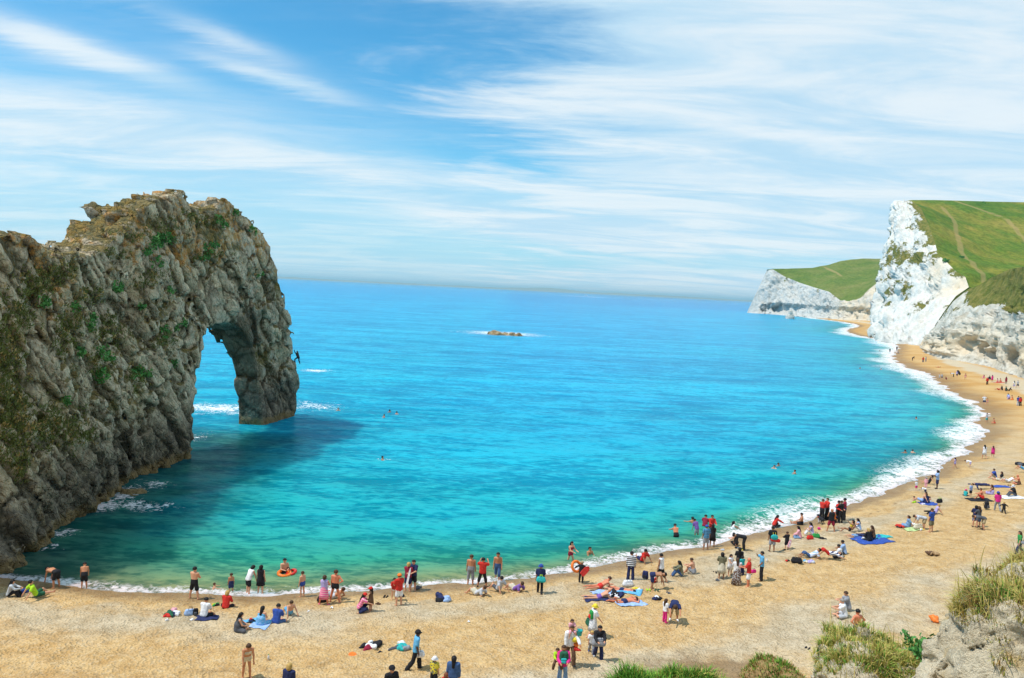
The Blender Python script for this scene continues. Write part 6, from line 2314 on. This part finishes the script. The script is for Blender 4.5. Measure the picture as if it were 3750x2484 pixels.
def board(loc, rot, l, w, col, label, name='bodyboard', stripe=None):
    """rounded foam board with a nose and a flat tail"""
    root = empty(name, loc)
    root.rotation_euler = rot
    out = []
    for t in np.linspace(0, 1, 14):
        hw = w / 2 * (1 - .75 * max(0, (t - .6) / .4) ** 2.2) * (.85 + .15 * min(1, t / .2))
        out.append((hw, (t - .5) * l))
    ring = [(a, b) for a, b in out] + [(-a, b) for a, b in out[::-1]]
    n = len(ring)
    vs = [(a, b, z) for z in (-.02, .02) for a, b in ring] + [(a * .93, b * .97, z) for z in (-.03, .03) for a, b in ring]
    fs = [(i, (i + 1) % n, n + (i + 1) % n, n + i) for i in range(n)] + [(2 * n + i, 2 * n + (i + 1) % n, (i + 1) % n, i) for i in range(n)] + [(n + i, n + (i + 1) % n, 3 * n + (i + 1) % n, 3 * n + i) for i in range(n)] + [tuple(range(2 * n, 3 * n))[::-1], tuple(range(3 * n, 4 * n))]
    link('deck', mesh_from('deck', vs, fs, False), plain(COLS[col], .5, 'foam_plastic'), root, world=False)
    if stripe:
        vs = [(a, b, c_) for c_ in (.031, .036) for a, b in ((-w * .12, -l * .42), (w * .12, -l * .42), (w * .12, l * .3), (-w * .12, l * .3))]
        link('stripe', mesh_from('stripe', vs, [(4, 5, 6, 7), (0, 1, 5, 4), (1, 2, 6, 5), (2, 3, 7, 6), (3, 0, 4, 7)], False), plain(COLS[stripe], .5, 'foam_plastic'), root, world=False)
    return finish(root, label, 'board')


# --- clothes, bags and towels on the sand
pile(634, 2254, .34, ['navy', 'red', 'white', 'lpink', 'dgreen'], 'heap of red, white and navy clothes left of the white t-shirt')
paper(610, 2271, 'white plastic bag just below the red and navy heap', .14)
q = place(697, 2252)
holdall(q, .3, 1.35, 'lblue', 'pale blue cool bag beside the man in white t-shirt')
q = place(716, 2256)
backpack((q.x, q.y, q.z), .4, .85, 'k', 'dgrey', 'small black backpack next to the pale blue cool bag')
paper(700, 2272, 'crumpled white carrier bag in front of the pale blue cool bag', .16)
sheet(757, 2266, .8, 1.1, 12, 'navy', 'dark navy towel under the man in white t-shirt')
pile(794, 2217, .2, ['green', 'yellow', 'k'], 'green and yellow beach toys beside the woman in red', 'toy_heap', 'toy', 'toys')
sheet(915, 2278, .7, .9, 20, 'sky', 'blue towel between the grey dress and the flowered dress')
pile(922, 2281, .2, ['k', 'red', 'navy'], 'dark clothes with a red piece on the blue towel')
sheet(955, 2293, .8, .9, -8, 'lblue', 'pale blue towel under the woman in flowered dress')
q = place(92, 2174)
holdall(q, 1.0, 1.0, 'blue', 'small blue bag between the two sitters at the far left')
q = place(1180, 2206)
holdall(q, .2, 1.3, 'k', 'black bag on the sand behind the pink striped skirt', col2='white')
shoes(1413, 2187, 'k', 'black shoes on the shingle left of the orange cap')
shoes(1384, 2212, 'brown', 'brown shoes on the sand right of the girl in red cap')
pile(1472, 2188, .26, ['k', 'dgrey'], 'black clothing on the shingle behind the white shorts')
pile(1531, 2158, .26, ['dgrey', 'grey'], 'grey clothing at the waterline beside the navy t-shirt')
pile(1615, 2201, .42, ['navy', 'k', 'lblue', 'navy'], 'navy and pale blue wetsuit lying spread on the sand', 'wetsuit_heap', 'wetsuit', 'clothes')
pile(1361, 2370, .4, ['white', 'k', 'maroon', 'k'], 'heap of white, black and magenta clothes near the blue t-shirt walker')
shoes(1394, 2386, 'k', 'black trainers beside the magenta and white heap')
pile(1470, 2376, .36, ['teal', 'dgrey', 'grey', 'white'], 'heap of teal and grey clothes behind the sky blue walker')
q = place(1291, 2398)
o = empty('frisbee', (q.x, q.y, q.z + .02))
o.rotation_euler = (.25, .1, 0)
vs, fs = lathe([(V3(0, 0, .035), .001, .001, 0), (V3(0, 0, .035), .16, .16, 0), (V3(0, 0, .02), .19, .19, 0), (V3(0, 0, -.005), .195, .195, 0), (V3(0, 0, .01), .18, .18, 0)], 20)
link('disc', mesh_from('disc', vs, fs), plain(COLS['orange'], .4, 'plastic'), o, world=False)
vs, fs = lathe([(V3(0, 0, .036), .10, .10, 0), (V3(0, 0, .041), .104, .104, 0), (V3(0, 0, .036), .11, .11, 0)], 20)
link('ridge', mesh_from('ridge', vs, fs), plain(COLS['orange'], .4, 'plastic'), o, world=False)
finish(o, 'orange plastic frisbee lying on the sand left of the magenta heap', 'frisbee')
bottle(983, 2418, 'white bottle with green cap standing near the cream bikini')
bottle(2808, 2060, 'clear pale bottle beside the slim man shading his brow', 'lblue')
paper(1129, 2245, 'white litter right of the boy in light blue trunks')
paper(1214, 2230, 'white litter below the man in black briefs')
paper(1716, 2278, 'white litter alone on the open orange sand')
sheet(2215, 2170, .8, 1.7, 8, 'lblue', 'blue towel under the topmost of the four sunbathers')
sheet(2200, 2197, .8, 1.8, 4, 'navy', 'navy towel under the bald sunbather')
sheet(2290, 2166, .85, 1.9, -22, 'sky', 'aqua towel under the dark-haired sunbather')
sheet(2310, 2212, .85, 1.6, 14, 'lblue', 'pale blue towel under the lowest sunbather in navy trunks')
q = place(2299, 2147)
holdall(q, .2, 1.5, 'white', 'big white beach bag behind the four sunbathers')
pile(2335, 2161, .22, ['yellow', 'white'], 'yellow and white clothing beside the big white beach bag')
pile(2258, 2182, .36, ['k', 'white', 'navy', 'k'], 'black and white bags heaped between the four sunbathers', 'bag_heap', 'bag', 'bags')
q = place(2362, 2126)
backpack((q.x, q.y, q.z), -.5, 1.2, 'navy', 'k', 'large navy backpack standing behind the bending bare-backed man')
q = place(2395, 2132)
holdall(q, .8, 1.1, 'red', 'red and white bag under the bending bare-backed man', col2='white')
shoes(2373, 2168, 'lime', 'lime green trainers left of the bending man')
shoes(2405, 2168, 'dgreen', 'green and black trainers under the bending man')
shoes(2449, 2169, 'dgrey', 'dark flip flops right of the trainers')
pile(2405, 2190, .28, ['white', 'navy', 'k'], 'white and navy bag lying below the trainers', 'bag_heap', 'bag', 'bags')
shoes(2618, 2098, 'k', 'black shoes left of the cream pleated skirt')
shoes(2629, 2128, 'dgrey', 'dark sandals in front of the cream pleated skirt')
q = place(2759, 2101)
holdall(q, .4, .9, 'hot', 'pink bag on the sand behind the raspberry red polo')
shoes(2645, 2018, 'lgrey', 'pale sandals at the surf left of the yellow shoes')
pile(2702, 2009, .2, ['k', 'white'], 'black and white shoes beside the crouching person', 'shoe_heap', 'shoe', 'shoes')
pile(2886, 2056, .15, ['k', 'red'], 'small dark bag at the left end of the bag row')
q = place(2917, 2062)
holdall(q, -.3, 1.6, 'k', 'black shoulder bag lying in front of the reclining striped shirt', col2='tan')
pile(2948, 2057, .22, ['sky', 'cream'], 'light blue cloth beside the black shoulder bag')
pile(2972, 2060, .28, ['lilac', 'lgrey'], 'pale striped cloth in front of the blue striped shirt')
q = place(2966, 1976)
holdall(q, .1, 1.2, 'red', 'red bag in front of the pale pink jumper')
q = place(2988, 1970)
holdall(q, -.2, 1.3, 'green', 'bright green shopping bag beside the red bag')
pile(3012, 1972, .24, ['k', 'k'], 'black jacket lying right of the green shopping bag')
q = place(2998, 1941)
o = empty('beach_ball', (q.x, q.y, q.z + .1))
V, Q = blob_mesh([(V3(0, 0, 0), V3(.06, 0, 0), .11, .09)], .025, .02)
part_mesh('ball', V, Q, plain(COLS['hot'], .4, 'plastic'), o)
V, Q = blob_mesh([(V3(.16, 0, .0), V3(.19, 0, 0), .02, .02)], .012, .01)
part_mesh('valve', V, Q, plain(COLS['white'], .4, 'plastic'), o)
finish(o, 'small pink beach ball right of the woman with the phone', 'ball')
sheet(3192, 1979, 1.9, 2.6, 12, 'blue', 'large royal blue rug with people sitting on it', 'rug', 'rug')
sheet(3226, 1967, .9, 1.3, 14, 'teal', 'turquoise towel at the right end of the royal blue rug')
paper(3163, 1977, 'open white book lying on the royal blue rug', .2)
pile(3296, 1932, .35, ['red', 'k'], 'red and black jacket left of the denim woman')
sheet(3336, 1940, .7, 1.0, 8, 'plime', 'pale lime mat in front of the denim woman')
q = place(3361, 1940)
holdall(q, .2, 1.7, 'cream', 'cream canvas bag at the picnic', col2='tan')
pile(3375, 1943, .2, ['yellow', 'white'], 'yellow and white picnic things right of the canvas bag')
pile(3352, 1925, .3, ['k', 'white'], 'black and white rucksack behind the canvas bag', 'bag_heap', 'bag', 'bags')
sheet(3402, 1846, 1.1, 1.6, 5, 'blue', 'blue rug under the family with the lime shorts', 'rug', 'rug')
q = place(3440, 1842)
holdall(q, .5, 1.5, 'k', 'black and white bag right of the family rug', col2='lime')
pile(3378, 1848, .25, ['lilac', 'white'], 'pale clothing at the front of the family rug')
pile(3413, 2032, .35, ['tan', 'brown', 'tan'], 'clump of dry brown seaweed on the empty sand', 'seaweed', 'frond', 'seaweed')
q = place(3612, 1866)
backpack((q.x, q.y, q.z), .5, 1.5, 'k', 'dgrey', 'big black rucksack left of the pink top')
sheet(3664, 1783, .9, 1.7, 2, 'blue', 'blue towel spread right of the long brown hair')
shoes(3696, 1779, 'k', 'black shoes right of the blue towel')
sheet(3702, 1822, 1.3, 2.2, 4, 'white', 'white sheet under the man with the striped hat', 'sheet', 'towel')
sheet(3587, 1831, 1.2, 2.2, 2, 'k', 'black cloth under the sunburnt man in red shorts')
pile(3734, 1705, .5, ['k', 'dgrey', 'k'], 'black wetsuits lying at the right edge', 'wetsuit_heap', 'wetsuit', 'clothes')
sheet(3714, 1372, 1.5, 2.2, 0, 'navy', 'dark blue towel below the chalk bluff')
sheet(3661, 1402, 1.2, 2.6, 0, 'red', 'red towel under the two far sunbathers')
shoes(2957, 2374, 'k', 'black shoes left of the grassy knoll')
q = place(3424, 2278)
o = empty('orange_bag', q)
lump('bag_body', plain(COLS['orange'], .45, 'plastic'), .34, 1.1, o, seed=5)
V, Q = blob_mesh([(V3(-.08, 0, .30), V3(.08, 0, .34), .025, .025)], .016, .01)
part_mesh('tie', V, Q, plain(COLS['red'], .5, 'plastic'), o)
finish(o, 'bright orange bag peeping out behind the chalk outcrop', 'bag')


# --- things people hold or wear
def held(key, v):
    root, I = PERSONS[key]
    return to_world(root, v), root, I


def pack_on(key, back, s, col, col2, label, dz=-.42):
    root, I = PERSONS[key]
    v = I['sh'] + V3(0, -.15 if back else .17, dz)
    p = to_world(root, v)
    return backpack(p, root.rotation_euler[2] + (0 if back else math.pi), s, col, col2, label)


pack_on((2164, 2339), True, 1.0, 'green', 'red', 'green backpack with a red patch on the white shirt walker')
pack_on((2058, 2506), False, 1.25, 'dgreen', 'teal', 'black and green backpack worn on the chest in front')
pack_on((1318, 2239), True, .7, 'brown', 'brown', 'small brown backpack on the crouching woman in red cap', -.36)
p, r_, I_ = held((2164, 2339), V3(-.28, .0, .42))
holdall(p, r_.rotation_euler[2], 1.5, 'dgreen', 'dark green bag carried behind the patterned skirt')
p, r_, I_ = held((2189, 2413), V3(.05, .25, .72))
holdall(p, r_.rotation_euler[2], 1.5, 'grey', 'grey shoulder bag carried in front of the black jacket')
p, r_, I_ = held((1976, 2174), V3(.05, -.2, .78))
holdall(p, r_.rotation_euler[2], 1.25, 'teal', 'teal and lime cool bag slung on the person in blue sun hat', col2='lime')
p, r_, I_ = held((1513, 2450), V3(-.05, .22, .55))
holdall(p, r_.rotation_euler[2] + 1.57, 1.2, 'white', 'white and black carrier held by the sky blue walker')
p, r_, I_ = held((3736, 2030), V3(-.25, -.1, .85))
holdall(p, r_.rotation_euler[2] + 1.2, .9, 'grey', 'grey shoulder bag of the woman in green top')
p, r_, I_ = held((2826, 2019), V3(0.06, -.24, 1.1))
o = empty('drawstring_bag', p, r_.rotation_euler[2])
V, Q = blob_mesh([(V3(-.05, 0, .02), V3(.05, 0, .02), .20, .20)], .03, .03)
V[:, 1] *= .42
part_mesh('bag_body', V, Q, cloth('teal'), o)
V, Q = blob_mesh([(V3(-.16, .02, -.16), V3(.30, .02, -.20), .10, .13)], .03, .03)
V[:, 1] *= .5
part_mesh('red_pouch', V, Q, cloth('red'), o)
for s_ in (-1, 1):
    vs, fs = tube(V3(s_ * .08, .03, .18), [V3(0, .10, .14), V3(0, .12, .0)], .012, .012)
    link('cord', mesh_from('cord', vs, fs), cloth('yellow'), o, world=False)
finish(o, 'round teal and red drawstring bag on the black t-shirt', 'bag')
p, r_, I_ = held((2880, 2015), V3(.1, -.16, .5))
board(p, (R(70), R(35), r_.rotation_euler[2]), .62, .22, 'lpink', 'pink and white bodyboard carried by the child in green', stripe='white')
p, r_, I_ = held((3504, 1382), V3(.35, .05, 1.3))
board(p, (R(78), R(-28), 0), 1.35, .6, 'k', 'black bodyboard held up on the far beach')
p, r_, I_ = held((1492, 2166), V3(.1, -.16, .95))
board(p, (R(82), R(8), r_.rotation_euler[2]), 1.0, .12, 'white', 'narrow white board held by the woman in maroon', 'paddle_board')
p, r_, I_ = held((2127, 2136), V3(-.36, .1, .92))
torus('swim_ring', p, (R(62), R(20), R(20)), .30, .085, 'orange', 'orange swim ring carried by the child in black wetsuit', 'swim ring')
p, r_, I_ = held((2127, 2136), V3(.26, -.12, .82))
board(p, (R(60), R(50), 0), .7, .34, 'red', 'red float carried by the child in black wetsuit', 'swim_float')
p = P(1041, 2100, .06)
torus('swim_ring', (p.x + .05, p.y - .15, .12), (.15, .1, 0), .34, .10, 'orange', 'orange swim ring round the man standing in deep water', 'swim ring')
p = P(1062, 2098, .06)
torus('swim_ring', (p.x + .1, p.y - .05, .10), (.2, -.3, 0), .26, .09, 'red', 'red swim ring round the dark-haired child in deep water', 'swim ring')
p, r_, I_ = held((1587, 2519), V3(-.3, .15, .35))
for k, dx_ in enumerate((-.12, .28)):
    o = empty('net_pole', (p.x + dx_, p.y - .1, p.z - .35))
    vs, fs = tube(V3(0, 0, 0), [V3(-.25 * (1 - k * .3), -.1, .2), V3(.65, .15, .52)], .016, .013, 7)
    link('shaft', mesh_from('shaft', vs, fs), plain(COLS['cream'], .6, 'wood'), o, world=False)
    vs, fs = tube(V3(.3 + .1 * k, .03, .55), [V3(.1, .03, .12)], .022, .02, 7)
    link('grip', mesh_from('grip', vs, fs), plain(COLS['tan'], .6, 'wood'), o, world=False)
    finish(o, ['left wooden pole held by the boy in yellow shirt', 'right wooden pole held by the boy in yellow shirt'][k], 'pole')

# --- carried children
POSES['ride'] = (((72, 24, -6, 8), (72, 24, -6, 8)), 4, 6, 'hold', 'pelvis')


def carried(key, v, Ht, face, arms, hair, top, bottom, lab, extra=None):
    root, I = PERSONS[key]
    B_, J = skeleton(Ht, 'ride', arms)
    p = to_world(root, v)
    ex = {'at': (p.x, p.y, p.z - J['pel'][2])}
    ex.update(extra or {})
    return make_person(0, 0, Ht, face, 'ride', arms, 'p', hair, top, bottom, ex, lab)


r_, I_ = PERSONS[(2084, 2434)]
carried((2084, 2434), I_['sh'] + V3(0, -.02, .12), .92, 165, 'hand1', 'bb', 'tee:lpink', 'shorts:lpink', 'toddler in pink riding on the shoulders of the white hooded top')
p = to_world(r_, I_['sh'] + V3(-.30, .22, .02))
bucket((p.x, p.y, p.z - .06), 'teal', 'turquoise toy bucket held by the toddler on the shoulders', 1.3)
p = to_world(r_, V3(-.12, .22, .85))
o = empty('beach_toys', p)
for k, (c_, d_) in enumerate((('yellow', V3(0, 0, .2)), ('orange', V3(.06, 0, -.02)), ('red', V3(.12, .02, -.2)))):
    lump('toy', c_, .20, .9, o, d_, seed=20 + k)
finish(o, 'yellow, orange and red beach toys carried by the white hooded top', 'toys')
r_, I_ = PERSONS[(2058, 2506)]
carried((2058, 2506), V3(.26, -.05, 1.02), .98, 175, 'hold', 'sb', 'longs:lime', 'trousers:brown', 'small child in lime green jumper carried beside the hot pink top')
carried((3042, 1946), V3(.20, .10, 1.06), .85, 30, 'hold', 'sb', 'tee:orange', 'shorts:orange', 'small child with red hat carried by the man in black vest', {'cap': 'red'})

# --- climber on the outer edge of the arch
q = PY(1070, 1326, 97.4)
for px_ in range(1110, 1000, -2):                       # first point of the rock seen from outside along this height
    d_ = Vector(ray(px_, 1330)).normalized()
    hit = arch_bvh.ray_cast(Vector((0, 0, CZ)), d_)
    if hit[0]:
        q = hit[0] + Vector((.25, 0, -.1))
        break
make_person(1080, 1326, 1.72, -60, 'climb', '-', 'm', 'sk', 'suit:k', None, {'at': (q.x, q.y, q.z)}, 'dark figure climbing the outer edge of the rock arch')


# --- dog beside the lifeguards
def dog(px, py, label):
    q = place(px, py)
    root_loc = (q.x, q.y, q.z)
    bs = [(V3(0, -.18, .42), V3(0, .20, .46), .115, .135), (V3(0, .20, .46), V3(0, .30, .62), .10, .075), (V3(0, .30, .64), V3(0, .34, .66), .08, .075), (V3(0, .34, .64), V3(0, .47, .61), .055, .035),
          (V3(0, -.22, .46), V3(0, -.40, .62), .026, .012)]
    for s in (-1, 1):
        bs += [(V3(s * .08, .18, .40), V3(s * .08, .17, .20), .055, .032), (V3(s * .08, .17, .20), V3(s * .08, .19, .03), .03, .026), (V3(s * .08, .19, .03), V3(s * .08, .25, .02), .028, .024),
               (V3(s * .08, -.18, .38), V3(s * .09, -.10, .26), .075, .045), (V3(s * .09, -.10, .26), V3(s * .09, -.24, .17), .036, .024), (V3(s * .09, -.24, .17), V3(s * .09, -.22, .03), .024, .024), (V3(s * .09, -.22, .03), V3(s * .09, -.16, .02), .027, .024),
               (V3(s * .055, .28, .70), V3(s * .095, .26, .62), .026, .018)]
    V, Q = blob_mesh(bs, .025, .03)
    me = mesh_from('dog', V, Q)
    me.materials.append(plain(COLS['k'], .7, 'fur'))
    me.materials.append(plain(COLS['white'], .7, 'fur'))
    c = np.array([V[f].mean(0) for f in Q])
    me.polygons.foreach_set('material_index', ((c[:, 1] > .12) & (c[:, 2] < .42) & (c[:, 2] > .1)).astype(np.int32))
    o = link('dog', me)
    o.location, o.rotation_euler = root_loc, (0, 0, R(25))
    V, Q = blob_mesh([(V3(-.05, .24, .54), V3(.05, .24, .54), .095, .095)], .02, .01)
    V[:, 2] = .54 + (V[:, 2] - .54) * .3
    part_mesh('collar', V, Q, cloth('red'), o)
    return finish(o, label, 'dog')


dog(3006, 1920, 'black and white dog standing beside the leftmost lifeguard')


# --- motor boat near the horizon
def boat():
    q = P(2146, 1083)
    root = empty('motor_boat', (q.x, q.y, 0), R(75))
    L, Wd = 22.0, 6.0
    out = [(-1, .8), (-.4, .95), (.2, .95), (.6, .7), (.85, .35), (1, .02)]
    vs, n = [], 2 * len(out)
    for z, k in ((-.5, .75), (1.6, 1.0), (1.9, 1.0)):
        vs += [(b * Wd / 2 * k, a * L / 2, z + (max(0, a) * .9 if z > 0 else 0)) for a, b in out] + [(-b * Wd / 2 * k, a * L / 2, z + (max(0, a) * .9 if z > 0 else 0)) for a, b in out[::-1]]
    fs = [(r * n + i, r * n + (i + 1) % n, (r + 1) * n + (i + 1) % n, (r + 1) * n + i) for r in range(2) for i in range(n)] + [tuple(range(2 * n, 3 * n))]
    link('hull', mesh_from('hull', vs, fs, False), plain(COLS['white'], .3, 'boat_paint'), root, world=False)
    def boxp(nm, x0, x1, y0, y1, z0, z1, col):
        v = [(x, y, z) for z in (z0, z1) for x, y in ((x0, y0), (x1, y0), (x1, y1), (x0, y1))]
        v = [(x * (.85 if z == z1 else 1), y * (.9 if z == z1 else 1), z) for x, y, z in v]
        link(nm, mesh_from(nm, v, [(0, 1, 5, 4), (1, 2, 6, 5), (2, 3, 7, 6), (3, 0, 4, 7), (4, 5, 6, 7)], False), plain(COLS[col], .4, 'boat_paint'), root, world=False)
    boxp('cabin', -2, 2, -4, 3, 1.85, 4.4, 'white')
    boxp('cabin_window', -2.02, 2.02, -3.4, 3.05, 3.0, 3.7, 'navy')
    boxp('flybridge', -1.5, 1.5, -3, 1, 4.4, 5.6, 'lgrey')
    return finish(root, 'small white motor boat near the horizon with a wake', 'boat')


boat()
